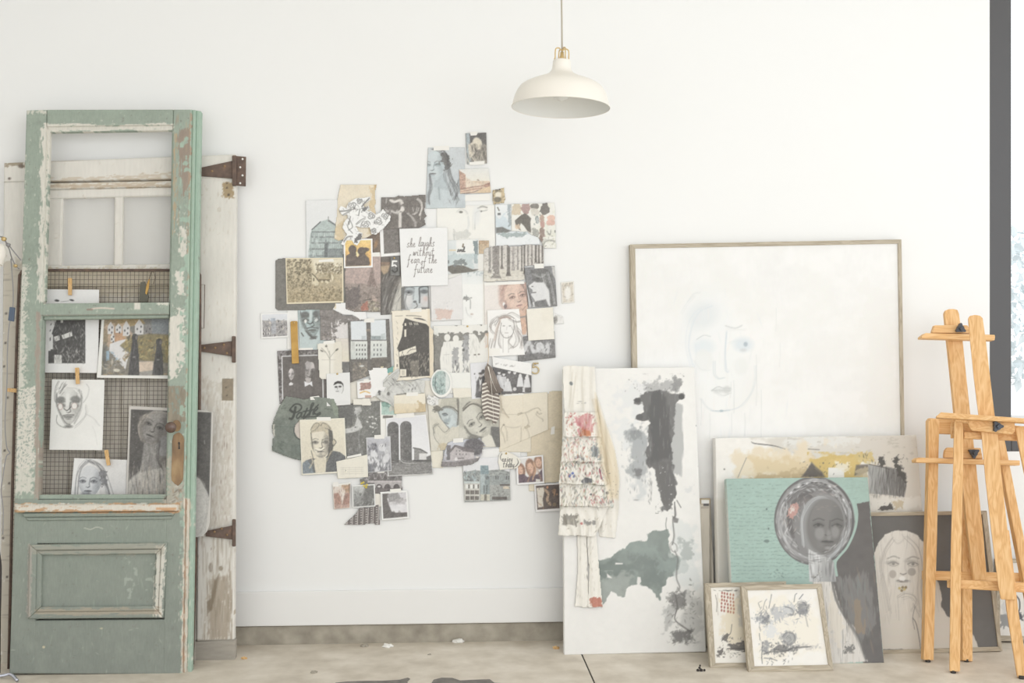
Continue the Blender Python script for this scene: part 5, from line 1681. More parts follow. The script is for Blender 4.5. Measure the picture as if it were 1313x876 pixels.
# --- left top: conservatory, linen scrap, flowers
def a_green(c):
    c.gr(392, 256, 441, 336, (232, 233, 234), (226, 229, 230))
    g0, g1, g2 = (186, 200, 197), (150, 164, 163), (112, 116, 118)
    c.pg([(399.5, 295), (412, 284), (421, 281), (430, 288), (437, 295), (441, 300), (441, 336), (393, 336), (396, 318), (398, 300)], g0, 1)
    c.ln([(400, 294.5), (411, 284.5)], g2, 1.5, .9, sm=False).ln([(421.5, 283), (430, 288.5), (436, 292)], g2, 1.8, .9, sm=False).ln([(421, 278), (421, 284)], MD, .8)
    for y, x0 in ((297.5, 400), (304, 399), (311.5, 398), (319.5, 397), (328.5, 395.5)):
        c.rc(x0, y - .8, 441, y + .8, g2, .65, .9)
    for i in range(18):
        x = 399 + i * 2.5
        c.ln([(x + .8, 297), (x - 1, 334)], g1, .7, .55, sm=False)
    for i in range(60):
        x, y = 397 + c.rs.rand() * 42, 297 + c.rs.rand() * 32
        c.rc(x, y, x + 2, y + 5, [(206, 216, 214), (140, 152, 152), (170, 184, 182)][i % 3], .5, .8)
    c.rc(416, 312, 420.5, 330, (110, 116, 118), .85, 1).pg([(421, 320), (441, 319), (441, 334), (421, 332)], (132, 140, 141), .7, 1.5).rc(392, 331, 441, 337, (138, 142, 144), .9, 1.5).rc(392, 300, 396, 337, (226, 229, 230), .8, 2)


art('photograph', 'photo of a tiered glass conservatory, upper left of the collage', [(392, 257), (436, 256), (440, 334), (392.5, 335)], 2, (230, 232, 233), a_green)


def a_linen(c):
    c.nz(14, .03).nz(2, .03, 3).db(430, 237, 484, 310, 120, [(236, 220, 190), (226, 206, 172), (242, 230, 206)], 7, .8, (1.5, 1.65), .5)
    c.wear([(478, 237), (484, 237), (484, 306), (474, 306)], (222, 196, 150), 4, .4, 4, .8).wear([(430, 290), (446, 280), (440, 310), (430, 310)], (222, 196, 150), 4, .5, 4, .7, 2).rc(480, 237, 484, 243, (206, 168, 108), .8, 1.5)


art('linen_scrap', 'torn cream linen scrap, behind the cut-out black and white roses', bx(428, 236, 484, 309), 3, (236, 222, 196), a_linen, 'scrap', 'cloth',
    poly=[(436.5, 237), (483, 236.5), (481, 245), (480.5, 252), (482, 260), (480, 264), (481.5, 272), (481, 298), (472, 304), (464, 307), (444, 306), (434, 309), (428.5, 306), (430, 292), (432, 275), (433, 255)], curl=.003)


def a_roses(c):
    def rose(x, y, r):
        for k in (1, .68, .36):
            for q in range(3):
                a0 = k * 3 + q * 2.1 + x
                c.ln([(x + r * k * math.cos(t), y + r * k * .9 * math.sin(t)) for t in np.linspace(a0, a0 + 1.5, 5)], INK, .9, .8, .6, taper=True)
        c.db(x - r * .8, y - r * .8, x + r * .8, y + r * .8, int(r * 1.4), [INK, MD, LT], 2, .7, (0, 3), .7)
    for x, y, r in ((469, 288, 5.5), (476, 277, 4.5), (485, 284, 5), (452, 264, 5), (461, 258, 3.6), (494, 277, 4.5), (479, 296, 3.6)):
        rose(x, y, r)
    for q in ([(436, 271), (444, 270), (450, 268)], [(440, 276), (446, 273), (451, 270)], [(474, 254), (468, 260), (464, 265)], [(464, 269), (470, 267), (472, 266)], [(456, 288), (462, 283), (468, 280)], [(447, 296), (452, 292), (449, 284), (446, 280)], [(447, 284), (446, 292), (452, 299)], [(441, 310), (446, 304), (452, 303)], [(455, 311), (457, 305), (463, 300)], [(450, 278), (448, 288)], [(462, 268), (460, 276)]):
        c.st(q, INK, 1.2, 2, .5, .85)
    c.wear([(464, 268), (471, 265), (470, 270), (466, 271)], (120, 120, 120), 2, .3, 1.5, .8).wear([(455, 306), (462, 299), (463, 303), (457, 312)], (120, 118, 118), 2, .4, 2, .9).db(440, 258, 500, 308, 60, [MD, (190, 190, 190)], 2.4, .8, (0, 3), .6).db(440, 256, 498, 306, 70, [INK, DK], 3.4, .6, (0, 3), .6)


art('flower_cutout', 'cut-out black and white engraving of roses, overlapping the linen scrap', bx(434, 252, 502, 316), 9, (243, 243, 242), a_roses, 'cutout', 'paper',
    poly=[(434.5, 268), (437, 264), (444, 267), (447, 260), (452, 257), (456, 254.5), (461, 254), (465, 254), (475, 252), (475, 256), (466, 263), (467, 266), (473, 264), (474, 268), (470, 271), (476, 271), (482, 275), (488, 272), (491, 268), (495, 273), (501, 277), (500, 283), (496, 288), (492, 293), (487, 297), (482, 301), (476, 300), (474, 292), (463, 292), (456, 290), (460, 297), (465, 299), (463, 307), (458, 315), (454, 313), (450, 306), (444, 309), (441, 315), (437, 313), (442, 305), (445, 301), (439, 292), (441, 285), (446, 279), (445, 275), (440, 277), (437, 274)], curl=.003, pitch=.6)


# --- dark torn photo, grey card, silhouettes
def a_torn(c):
    c.nz(5, .05)
    w = (236, 230, 224)
    c.st([(501, 257), (506, 259), (513, 257), (516, 261)], w, 2.6, 4, .8, .8).st([(496, 254), (495, 260)], w, 1.2, 2, .5, .8)
    c.el(516, 268, 2.6, 3.6, w, .9, 0, 1.5).st([(502, 271), (508, 273), (514, 270)], w, 2, 3, .7, .8).rc(511, 272, 515, 292, w, .85, 1.5).db(493, 266, 515, 276, 20, [(176, 170, 166), (206, 200, 196)], 4, 1.6, (0, 3), .8)
    c.st([(535, 255), (540, 260), (541, 268), (538, 276)], w, 1.5, 4, .7, .8).st([(530, 275), (534, 272), (536, 266)], w, 1.8, 3, .8, .8).st([(523, 273), (528, 278), (532, 284), (533, 290)], (214, 208, 204), 1.3, 3, .6, .75).ln([(540, 268), (539, 282)], (206, 200, 196), 1, .7).ln([(529, 266), (530, 271)], (206, 200, 196), 1, .7)


art('photograph', 'dark torn photo with pale pipes and a faint profile, above the lettered card', bx(488, 247.5, 548, 295), 4, (126, 118, 112), a_torn,
    poly=[(489, 253.5), (507, 253), (511, 251), (518, 252), (546, 249.5), (545, 262), (544, 270), (545, 274), (547, 277), (544, 280), (545, 286), (546, 288), (536, 293), (489, 294)], curl=.002)
art('photograph', 'blank dark grey snapshot with a white border, left of the lettered card', [(486.5, 283), (519, 281), (521, 327), (488, 329.5)], 3, (132, 125, 120), lambda c: c.nz(6, .04).nz(2, .03, 2), border=((242, 241, 239), 4.5, 1, 1, 4))


def a_sil(c):
    o, y_, b = (238, 166, 76), (250, 214, 126), (118, 104, 96)
    c.gr(441, 308, 478, 344, y_, o).el(447, 316, 5, 5, (250, 208, 110), .8, 0, 3).el(458, 326, 2.4, 3.6, (250, 232, 170), 1, .3, 1)
    c.el(452, 320, 5.2, 5.6, b).pg([(449, 322), (456, 322), (457, 327), (448, 327)], b).el(464, 322, 5.6, 5, b).el(469, 320, 4.6, 2.6, b).pg([(459, 322), (469, 322), (466, 329), (461, 329)], b)
    c.pg([(443.5, 328), (450, 324.5), (455, 326), (458.5, 330), (462, 326), (468, 326), (473, 331), (474.5, 338), (472, 344), (443, 344)], b, 1, .8).pt(4, .6, (136, 120, 108), .4, 3, (443, 326, 474, 344))


art('photograph', 'orange instant photo of two dark silhouettes, under the cut-out roses', [(440.5, 306.5), (477.5, 306), (478, 343), (441, 344)], 7, (244, 190, 100), a_sil, border=((245, 244, 242), 2, 2, 2, 2.5))
art('photograph', 'brown sliver of a photo showing right of the two silhouettes', bx(470, 296, 488, 326), 1, (136, 116, 100), lambda c: c.nz(5, .08).el(482, 313, 2, 5, (206, 150, 96), .8, .3, 2))


# --- album board and sepia farmhouse
art('album_page', 'dark grey rounded album board behind the sepia farmhouse photo', bx(352.5, 331, 444, 398), 3, (132, 128, 121), lambda c: c.nz(3, .03).ln([(353, 334), (353, 395)], (110, 106, 102), 1, .6), 'album page', 'paper',
    poly=[(353, 334.5), (357, 332), (366, 331), (366, 329), (385, 328.5), (385, 331), (444, 331), (444, 397), (357, 398), (354, 396.5), (353, 394)])


def a_sepia(c):
    c.gr(366, 330, 440, 390, (222, 208, 174), (176, 156, 116))
    c.pg([(400, 332), (441, 332), (441, 350), (404, 350)], (236, 226, 200), .9, 4)
    for x0, y0, x1, y1, n, cols in ((367, 332, 399, 368, 260, [(122, 108, 80), (150, 134, 100), (176, 160, 124), (104, 92, 70)]), (405, 338, 440, 352, 130, [(140, 124, 92), (166, 148, 112), (120, 106, 80)]), (367, 368, 440, 388, 260, [(196, 176, 132), (150, 132, 94), (214, 196, 154), (126, 108, 78)])):
        grow(c, x0, y0, x1, y1, int(n * 1.8), cols, 2)
    c.pg([(400, 352), (407, 358), (418, 354), (426, 349), (432, 358), (418, 363), (408, 364), (401, 362)], (190, 172, 132), .95, .8).pg([(400, 352), (404, 354), (409, 362), (408, 366), (400, 364)], (228, 214, 180), .95).rc(401.6, 356.5, 403.2, 360.5, (120, 104, 78), .9)
    c.ln([(400, 351), (404.5, 355), (409, 361)], (104, 92, 70), 1.2, .9, sm=False).rc(409, 358, 424, 361, (120, 104, 78), .8, 1).pg([(421, 353), (424, 349), (427, 356), (423, 357)], (150, 132, 98), .9).pg([(424, 350), (428, 355), (427, 361), (425, 358)], (234, 222, 190), .95)
    for x, y in ((405, 365), (413, 361), (418, 361), (420, 362), (424, 360)):
        c.el(x, y, 1.4, 1.6, (232, 220, 190), .85)
    c.rc(415, 336, 424, 352, (150, 132, 98), .35, 4)


art('photograph', 'sepia photo of a farmhouse among trees, on the dark album board', [(366, 331), (440, 330.5), (440.5, 388), (367.5, 390)], 4, (200, 182, 142), a_sepia, border=((240, 226, 192), 1.6, 1.4, 1.6, 2), tape=[[(409, 333.5), (427, 332), (428.5, 335.5), (408.5, 336)]])


# --- tower over the city
def a_tower(c):
    c.gr(442, 324, 490, 400, (200, 176, 168), (180, 158, 148)).gr(442, 364, 490, 400, (168, 150, 140), (140, 128, 118), .9)
    c.pg([(470, 367), (473, 358), (475.5, 346), (476.5, 333), (477.5, 333), (478.5, 346), (480.5, 358), (484, 368), (479, 368), (477, 363), (475, 368)], (150, 128, 120), .85, 1.2)
    c.db(443, 364, 488, 396, 150, [(132, 118, 110), (176, 156, 146), (206, 182, 168), (120, 108, 102)], 2.4, 1, (0, 3), .7).wear([(443, 370), (460, 368), (462, 390), (443, 396)], (118, 108, 106), 4, .45, 4, .8)
    c.ln([(468, 385), (484, 382)], (96, 90, 84), 1.2, .8).pg([(478, 378), (484, 384), (482, 388), (476, 386)], (206, 180, 164), .7)
    grow(c, 471, 387, 487, 400, 60, [(196, 186, 150), (150, 140, 112), (206, 196, 180), (120, 112, 98)], 3)
    c.wear([(464, 389), (471, 387), (471, 397), (465, 398)], (196, 120, 100), 3, .4, 2, .9)


art('photograph', 'dark edge of a board showing left of the hazy pink tower photo', bx(439, 326, 452, 395), 2, (112, 108, 100), None)
art('photograph', 'hazy pink photo of an iron tower over city roofs', bx(441.5, 324, 488, 400), 5, (196, 172, 164), a_tower, poly=[(449, 328), (453, 325), (488, 324), (488, 400), (455, 400), (443, 396), (442.5, 350), (443.5, 340), (446, 333)], tape=[[(477, 324), (487, 323.5), (487.5, 329), (477, 329)]])


# --- strip of dark hair with the number plate
def a_hair(c):
    c.gr(486, 328, 520, 405, (124, 114, 106), (104, 100, 96))
    c.pg([(488, 341), (500, 340), (497, 350), (492, 352), (488, 346)], (206, 176, 136), .9, 2).rc(488, 336, 500, 340, (176, 140, 112), .7, 1.5)
    c.pg([(517, 346), (520, 346), (520, 405), (500, 405), (505, 385), (512, 362)], (206, 202, 192), 1, 3)
    for i in range(9):
        c.st([(512 - i * 2, 350), (503 - i * 1.6, 366), (495 - i * .6, 385), (492, 405)], [(96, 94, 92), (116, 112, 108), (146, 140, 134)][i % 3], 1.2, 4, 1, .6)
    c.db(488, 355, 512, 402, 60, [(86, 84, 82), (150, 146, 140), (190, 186, 178)], 7, .8, (1.7, 2.2), .6).st([(512, 356), (506, 370), (501, 386), (498, 400)], (190, 186, 178), .9, 3, 1, .7)


art('picture', 'narrow painting of a dark braid beside a pale cheek, under the number plate', [(487.5, 329.5), (519, 328), (519, 402), (488, 404)], 2, (118, 110, 104), a_hair, 'picture', 'paper')


def a_plate(c):
    c.pg([(501.5, 331), (510, 329.5), (512, 332), (512, 353), (500.5, 353)], (126, 126, 124)).nz(3, .06)
    w, d = (244, 243, 240), (84, 82, 80)
    c.ln([(508.5, 335), (503.5, 335), (503, 341)], w, 2, 1, .6, sm=False).ln([(503, 341), (506.5, 340), (509, 343)], w, 1.8, 1, .6).ln([(509, 343), (509.3, 347), (506, 349), (503, 347)], d, 2, 1, .6)


art('number_plate', 'small grey plate with a white and black 5, left of the lettered card', bx(500.5, 329, 512.5, 353.5), 5, (126, 126, 124), a_plate, 'plate', 'paper', pin=[(505.5, 331)], pitch=.5)

# --- the lettered card
GL = {'s': [[(.05, .1), (.3, -.02), (.5, .25), (.25, .55), (.2, .85), (.45, 1.1), (.5, .9)]], 'h': [[(0, .1), (.3, 1.2), (.35, 2.2), (.15, 2.1), (.1, 0)], [(.12, .6), (.35, 1), (.5, .8), (.45, .1), (.7, .1)]],
      'e': [[(0, .4), (.35, .6), (.4, .95), (.18, .95), (.08, .4), (.3, .02), (.6, .25)]], 'l': [[(0, .1), (.35, 1.3), (.38, 2.3), (.15, 2.1), (.1, .5), (.25, 0), (.5, .2)]],
      'a': [[(.5, .9), (.2, 1), (.05, .5), (.2, .02), (.5, .6), (.55, 1), (.5, .2), (.75, .1)]], 'u': [[(.05, 1), (.08, .3), (.25, .02), (.48, .5), (.52, 1), (.5, .2), (.75, .1)]],
      'g': [[(.5, .9), (.2, 1), (.05, .5), (.2, .05), (.5, .7), (.5, -.6), (.3, -1), (.12, -.7), (.7, .2)]], 'w': [[(.05, 1), (.1, .1), (.4, .9), (.42, .1), (.75, .7), (.75, 1), (.9, .9)]],
      'i': [[(.1, 1), (.1, .15), (.35, .1)], [(.12, 1.4), (.16, 1.45)]], 't': [[(.2, 2), (.15, .2), (.4, .1)], [(-.1, 1.25), (.5, 1.35)]],
      'o': [[(.3, 1), (.05, .55), (.2, .02), (.45, .4), (.35, .95), (.65, .9)]], 'f': [[(.6, 2.1), (.4, 2.2), (.25, 1), (.2, -.8), (.05, -1), (.3, -.2)], [(0, .8), (.5, .95)]],
      'r': [[(.05, .2), (.1, 1.1), (.3, .95), (.45, 1), (.42, .2), (.65, .1)]], 'n': [[(.08, 0), (.1, 1), (.12, .5), (.38, 1), (.45, .8), (.42, .1), (.68, .1)]],
      'j': [[(.25, 1), (.25, -.6), (.1, -1), (0, -.7)], [(.27, 1.4), (.3, 1.45)]], 'y': [[(.05, 1), (.1, .4), (.3, .2), (.5, .7), (.55, 1), (.45, -.6), (.25, -1), (.15, -.6)]],
      'd': [[(.45, .9), (.2, 1), (.05, .5), (.2, .02), (.5, .6), (.6, 2.1), (.5, .2), (.75, .1)]], '.': [[(.1, .05), (.15, .1)]], '&': [[(.6, 0), (.2, 1.2), (.35, 1.6), (.5, 1.2), (.1, .5), (.25, .02), (.6, .7)]], ' ': []}


def script(c, x, y, s, txt, col, w=.8, adv=None, a=.9, sl=.12, sx=1.0):
    """hand-lettering: x, y = start of the base line; s = x-height"""
    for ch in txt:
        for stk in GL[ch]:
            c.ln([(x + (q[0] + q[1] * sl) * s * sx, y - q[1] * s) for q in stk], col, w, a, .6)
        wdt = .5 if ch in "il.j" else .95 if ch == 'w' else .72
        x += (wdt if ch != ' ' else .55) * s * sx * (adv or 1)
    return x


def a_quote(c):
    c.nz(30, .008)
    k = (112, 98, 94)
    for x, y, s, t, ad in ((521.5, 317, 4.9, 'she', 1.1), (536.5, 316, 5, 'laughs', 1.02), (529.5, 328, 4.9, 'without', 1.12), (522.5, 337.5, 4.9, 'fear', 1.16), (539.5, 339.5, 4.6, 'of', 1.05), (549.5, 337.5, 4.7, 'the', 1.1), (531, 350, 5, 'future', 1.12)):
        script(c, x, y, s, t, k, .66, ad, .85)


art('lettered_card', "white card hand-lettered 'she laughs without fear of the future'", [(512, 293.5), (573.5, 291.5), (574.5, 366), (515, 367.5)], 10, (240, 240, 240), a_quote, 'card', 'paper', pitch=.5)


# --- pale drawings, top middle
def a_paleface(c):
    c.nz(20, .015)
    g = (196, 198, 194)
    c.st([(586, 272), (592, 268), (598, 271), (600, 274)], (206, 206, 202), 1.4, 3, .7, .7).el(591, 272, 2.4, 1.4, (126, 124, 116), .9, 0, 1)
    c.st([(612, 268), (618, 265.5), (624, 267)], (150, 148, 142), 1.3, 3, .6, .8).st([(609, 274), (613, 271), (618, 271), (624, 270)], (170, 170, 166), 1.1, 3, .7, .7).el(617, 271, 1.3, 1.2, (140, 138, 132), .9)
    c.st([(609, 276), (608, 285), (608, 294)], g, 1.3, 4, .9, .7).st([(600, 278), (601, 288), (598, 298)], (222, 223, 220), 2.5, 3, 1, .6)
    c.wear([(582, 296), (600, 296), (604, 304), (584, 308)], (196, 197, 191), 4, .5, 4, .5).st([(582, 300), (583, 310)], (190, 192, 188), 1.5, 3, .8, .7).el(611, 276, 5, 12, (230, 231, 230), .8, 0, 4)


art('drawing', 'faint pencil face on cream paper, right of the lettered card', [(560, 264.5), (634, 262.5), (636, 362), (560, 362)], 1, (240, 238, 231), a_paleface, 'drawing', 'paper', tape=[[(596, 250), (628, 248.5), (628.5, 257), (596, 258)]])


def a_soul(c):
    c.gr(573, 308, 621, 330, (226, 230, 230), (212, 222, 224)).wear([(573, 326), (606, 328), (606, 342), (573, 342)], (196, 210, 212), 5, .4, 5, .8)
    c.rc(585, 306, 609, 325, (240, 239, 235), .9, 2).pg([(573, 342), (582, 339.5), (594, 340.5), (600, 343), (606, 345.5), (617, 345), (608, 348), (594, 350), (580, 351.5), (573, 346)], (126, 121, 112), 1, 1.5)
    c.wear([(583, 333), (596, 333), (600, 340), (582, 340)], (130, 138, 138), 3, .5, 3, .8).rc(573, 334, 576, 338, (136, 142, 144), .8, 1).el(593.5, 339.5, 1.2, .9, (236, 234, 230)).rc(576, 320.2, 584.5, 321.8, (236, 206, 150), .7, 1)
    c.wear([(607, 309), (612.5, 309), (613, 326), (609, 326)], (130, 146, 150), 3, .42, 1.5, .9).wear([(608, 326), (612, 326), (612, 338), (609, 338)], (176, 192, 196), 3, .45, 1.5, .9, 2)
    c.rc(613, 306, 622, 352, (236, 232, 224), .85, 1.5)
    script(c, 592.6, 317, 2.6, '&', (126, 106, 84), 1.1, 1)
    script(c, 586.4, 322.8, 2.6, 'soul.', (84, 82, 80), 1.2, 1.35)


art('landscape_card', "small pale landscape card lettered '& soul.', right of the lettered card", [(573, 308.5), (621, 306), (622, 347), (573.5, 352)], 4, (222, 226, 226), a_soul, 'card', 'paper', pitch=.5)
art('photograph', 'small tan scrap left of the birch forest photo', bx(614, 308.5, 627, 325.5), 5, (206, 180, 146), lambda c: c.nz(4, .08).wear([(614, 309), (626, 309), (626, 313), (614, 314)], (190, 156, 120), 3, .4, 2, .8))


def a_blueland(c):
    c.gr(635, 262, 692, 300, (236, 239, 240), (216, 225, 230))
    c.wear([(635, 278), (652, 284), (664, 292), (635, 296)], (206, 221, 230), 6, .35, 6, .8).pg([(636, 292), (644, 291), (650, 294), (656, 296), (650, 298.5), (636, 299)], (126, 126, 122), .95, 1.5)
    c.wear([(640, 300), (676, 299), (670, 304), (644, 304)], (166, 180, 180), 4, .4, 2, .9).wear([(651, 262), (655, 262), (655, 288), (652, 290)], (160, 172, 178), 3, .45, 1.5, .8)
    c.rc(638, 273, 642, 276, (112, 112, 112), .9).ln([(638, 266), (640, 270)], (120, 112, 98), 1.4, .9).db(640, 303, 688, 311, 14, [(214, 220, 222)], 3, 1, (0, 3), .7)


art('landscape_card', 'pale blue shoreline painting behind the colour swatch sheet', [(635, 263), (690, 261), (692, 313), (636, 316)], 3, (232, 236, 238), a_blueland, 'card', 'paper')


def a_swatch(c):
    c.nz(10, .02).pt(5, .58, (226, 226, 206), .6, 3, (690, 262, 714, 320), .2)
    for x, y, rx, ry, col in ((662, 268, 5.4, 8, (216, 198, 170)), (674, 267, 5, 7.5, (186, 152, 146)), (686, 264.5, 5.2, 3, (136, 130, 122)), (699, 268, 5.2, 8, (126, 120, 114)), (686, 272, 5, 5, (218, 212, 200)), (689, 282, 2.4, 5, (150, 158, 156)), (689, 282, 1, 3, (190, 196, 196)), (695, 281, 2.8, 5, (196, 168, 148)), (696, 287, 3, 4, (206, 160, 148)), (707, 280, 5, 4, (236, 192, 172)), (706, 286, 6, 3.5, (230, 182, 166)), (687, 299, 3.4, 5, (176, 176, 168)), (695, 298, 3, 5.5, (170, 144, 132)), (694, 306, 1.6, 4, (150, 124, 112))):
        c.wear([(x + rx * math.cos(t), y + ry * math.sin(t)) for t in np.linspace(0, 6.283, 14, endpoint=False)], col, 4, .3, 1.4, .95, int(x))
    c.pg([(660, 283), (668, 276), (673, 273.5), (677, 276), (681, 280), (680, 285), (681, 296), (680.5, 299), (676, 296), (672, 290), (668, 286), (666, 291), (668, 296), (665, 294), (661.5, 289)], (124, 118, 110), 1, .8).wear([(661, 289), (666, 288), (666, 294), (662, 293)], (226, 196, 166), 2, .4, 1.5, .8)
    c.st([(701, 297), (705, 302), (706, 296)], (120, 118, 112), 1.2, 2, .5, .9).pg([(711, 295), (714, 296), (714, 299), (711, 298)], (130, 128, 124)).st([(696, 316), (700, 310), (707, 309), (713, 311)], (136, 136, 124), 1.4, 3, .8, .8).db(696, 300, 713, 318, 30, [(196, 196, 172), (150, 150, 136), (214, 214, 194)], 2.6, 1, (0, 3), .7)


art('swatch_sheet', 'sheet of brown, pink and grey paint swatches, upper right of the collage', bx(655, 260, 714, 319), 5, (236, 234, 226), a_swatch, 'sheet', 'paper',
    poly=[(655.5, 262), (711, 260), (713, 318), (697, 318), (695, 311), (690, 304), (681, 301), (676, 297), (668, 297), (656, 296)])


def a_birch(c):
    c.gr(620, 314, 698, 350, (206, 200, 194), (222, 216, 206)).gr(620, 347, 698, 362, (214, 208, 194), (226, 220, 206), .95)
    for x, w, col, b in ((632, 2, (176, 170, 164), 346), (628, 3, (160, 154, 148), 350), (636, 8.5, (152, 144, 138), 357), (643.5, 2, (126, 118, 112), 345), (652, 4, (122, 114, 108), 354), (658, 3, (176, 168, 162), 347), (664, 2, (160, 152, 146), 346), (669, 2, (130, 122, 116), 348), (672.5, 2, (112, 104, 98), 352), (677, 2, (150, 142, 136), 346), (682, 1.6, (140, 130, 124), 344), (687, 2.4, (116, 108, 102), 338), (691, 2, (120, 110, 104), 338), (695.5, 2, (110, 102, 96), 338)):
        c.rc(x - w / 2, 314, x + w / 2, b - 2, col, .92, .7)
        c.pg([(x - w / 2, b - 5), (x + w / 2, b - 5), (x + w / 2 + w * .35, b), (x - w / 2 - w * .35, b)], col, .9, .8)
    c.db(622, 316, 697, 346, 220, [(116, 106, 100), (232, 228, 222), (146, 138, 132)], 1.5, .8, (0, 3), .6).db(621, 350, 696, 360, 60, [(196, 186, 170), (230, 226, 214), (160, 150, 138)], 3, .8, (0, .3), .6).db(620, 341, 634, 357, 20, [(236, 232, 226)], 2.4, 1.6, (0, 3), .7)


art('photograph', 'brown-grey photo of bare tree trunks in a forest', bx(619.5, 313.5, 698, 362), 6, (206, 200, 194), a_birch, poly=[(620, 321), (623, 318), (640, 315), (651, 314.5), (653, 316.5), (668, 315.5), (676, 313.5), (697, 315), (697.5, 339), (672.5, 341), (672, 359), (620.5, 361.5)])


# --- portraits at the right
def a_colour(c):
    c.gr(620, 362, 660, 400, (236, 228, 222), (232, 222, 214), 1, False)
    c.pg([(640, 363), (677, 362), (678, 398), (648, 400), (640, 390)], (206, 172, 158), 1, 3)
    face(c, 662, 381, 40, -.22, .25, (230, 198, 180), (206, 164, 146), (112, 92, 88), (214, 140, 132), w=.74, sa=.5)
    c.st([(641, 364), (641, 380), (646, 396)], (224, 200, 190), 3, 3, 1.4, .6, 1.5).st([(658, 362), (648, 366), (643, 378)], (196, 156, 140), 2, 4, 1, .6).st([(668, 363), (673, 370), (677, 384)], (150, 124, 116), 2.2, 4, 1, .7)
    c.el(646, 390, 1.6, 2.4, (240, 238, 236), .95).el(648, 393, 2, 3, (130, 110, 112), .8)
    c.pg([(666, 398), (670, 390), (675, 386), (678, 392), (676, 402), (672, 408), (666, 402)], (226, 188, 166), 1, 1).st([(669, 398), (673, 393), (677, 390)], (180, 134, 118), .9, 3, .7, .8)
    c.pg([(665, 404), (673, 402), (676, 420), (674, 430), (669, 430), (665, 412)], (224, 182, 156), 1, 1).ln([(664, 407.5), (673, 406)], (150, 150, 150), 1.6, .9).rc(664, 429, 679, 442, (206, 206, 208), 1, 2).pg([(674, 404), (679, 400), (679, 440), (676, 430)], (156, 140, 130), .9, 1.5)


art('photograph', 'colour portrait of a young woman with chin on hand, right of the pale profile', [(620.5, 365), (676, 362), (678, 441), (622, 442)], 3, (232, 222, 214), a_colour, tape=[[(621, 362.5), (672, 360.5), (672.5, 364), (621, 366.5)]])


def a_profile(c):
    c.gr(672, 341, 715, 395, (136, 136, 138), (150, 150, 152))
    c.pg([(684, 362), (690, 354), (698, 352), (706, 360), (706, 394), (684, 394), (683, 388), (686, 386), (681, 378), (683, 374), (682, 371), (678, 367)], (222, 222, 223), 1, .8, True)
    c.pg([(680, 347), (690, 344), (702, 345), (708, 352), (712, 372), (714, 394), (706, 394), (704, 372), (697, 362), (688, 362), (683, 360)], (120, 119, 118), 1, 2)
    c.st([(696, 352), (700, 368), (703, 392)], (226, 226, 226), 1.6, 4, 1.2, .7).st([(702, 350), (708, 372), (711, 392)], (186, 186, 186), 1.2, 4, 1.2, .7).st([(684, 352), (692, 356), (698, 352)], (170, 170, 170), 1.4, 4, 1, .6)
    c.st([(674, 362), (677, 376), (680, 393)], (226, 226, 228), 1.5, 3, .8, .7).ln([(676, 366), (679, 378), (683, 392)], INK, 1.5, .8)
    c.el(690, 357, 2.4, 1.2, INK, .8, .2, 1).el(682.5, 367.5, 1.2, .7, INK, .8).ln([(682, 375.5), (687, 375)], INK, 1.1, .85).pg([(685, 387), (700, 384), (704, 394), (686, 394)], (112, 112, 112), .9, 2)
    c.pg([(707, 341), (712, 342), (714, 362), (709, 352)], (206, 203, 200), .9, 1)


art('photograph', 'black and white photo of a fringed woman in profile, right edge of the collage', [(672.5, 343.5), (711, 341), (714.5, 392.5), (678, 394.5)], 7, (140, 140, 142), a_profile, tape=[[(685, 338.5), (697, 338), (697.5, 343.8), (685.5, 344.5)]])


def a_tiny(c):
    c.el(728, 376, 4, 9, (236, 232, 224), .9, 0, 2).db(719, 361, 738, 390, 50, [(196, 180, 156), (150, 140, 126), (214, 200, 176), (130, 124, 116)], 2.4, 1, (0, 3), .7).el(728, 376, 3, 8, (238, 234, 226), .9, 0, 2)


art('photograph', 'tiny faded photo alone at the far right of the collage', [(719, 362), (736, 360.5), (737, 388), (720.5, 389.5)], 1, (216, 206, 190), a_tiny, border=((236, 232, 224), 1.5))


def a_girl(c):
    c.nz(12, .01)
    k, b = (146, 136, 132), (176, 150, 138)
    c.el(651, 419.5, 9, 12, (240, 238, 235), 1, 0, 1)
    for q in ([(637, 408), (644, 404), (652, 405), (658, 409)], [(634, 410), (629, 416), (630, 424), (634, 428)], [(638, 406), (630, 412), (628, 420)], [(641, 412), (638, 424), (636, 436), (634, 446)], [(643, 424), (641, 438), (643, 446)], [(659, 411), (662, 422), (666, 434), (670, 444)], [(660, 418), (664, 432), (662, 442), (656, 446)], [(650, 404), (656, 402), (666, 408), (672, 410)], [(654, 410), (662, 414), (670, 412)], [(664, 424), (670, 432), (668, 446)], [(630, 436), (628, 448)], [(648, 407), (640, 409), (635, 418)]):
        c.st(q, k, 1, 4, 1.3, .65)
    c.st([(640, 408), (648, 406), (654, 408)], b, 1.8, 4, 1, .6).st([(641, 411), (637, 422), (634, 436)], (206, 186, 174), 2.2, 4, 1.2, .5).st([(656, 432), (652, 440), (657, 447)], k, 1.2, 4, 1, .6)
    c.el(646, 418, 1.6, .8, (170, 166, 164), .9).el(654, 418, 1.6, .8, (170, 166, 164), .9).ln([(650, 419), (649.6, 423)], (206, 202, 200), .7).ln([(647.5, 427), (651.5, 427)], (190, 182, 178), .8)
    c.ln([(645, 429), (645, 452)], (190, 186, 182), .8, .8).ln([(652, 431), (652, 452)], (190, 186, 182), .8, .8).st([(643, 414), (642, 424), (646, 432), (652, 433), (658, 428), (660, 418)], (130, 122, 118), .8, 2, .3, .8)


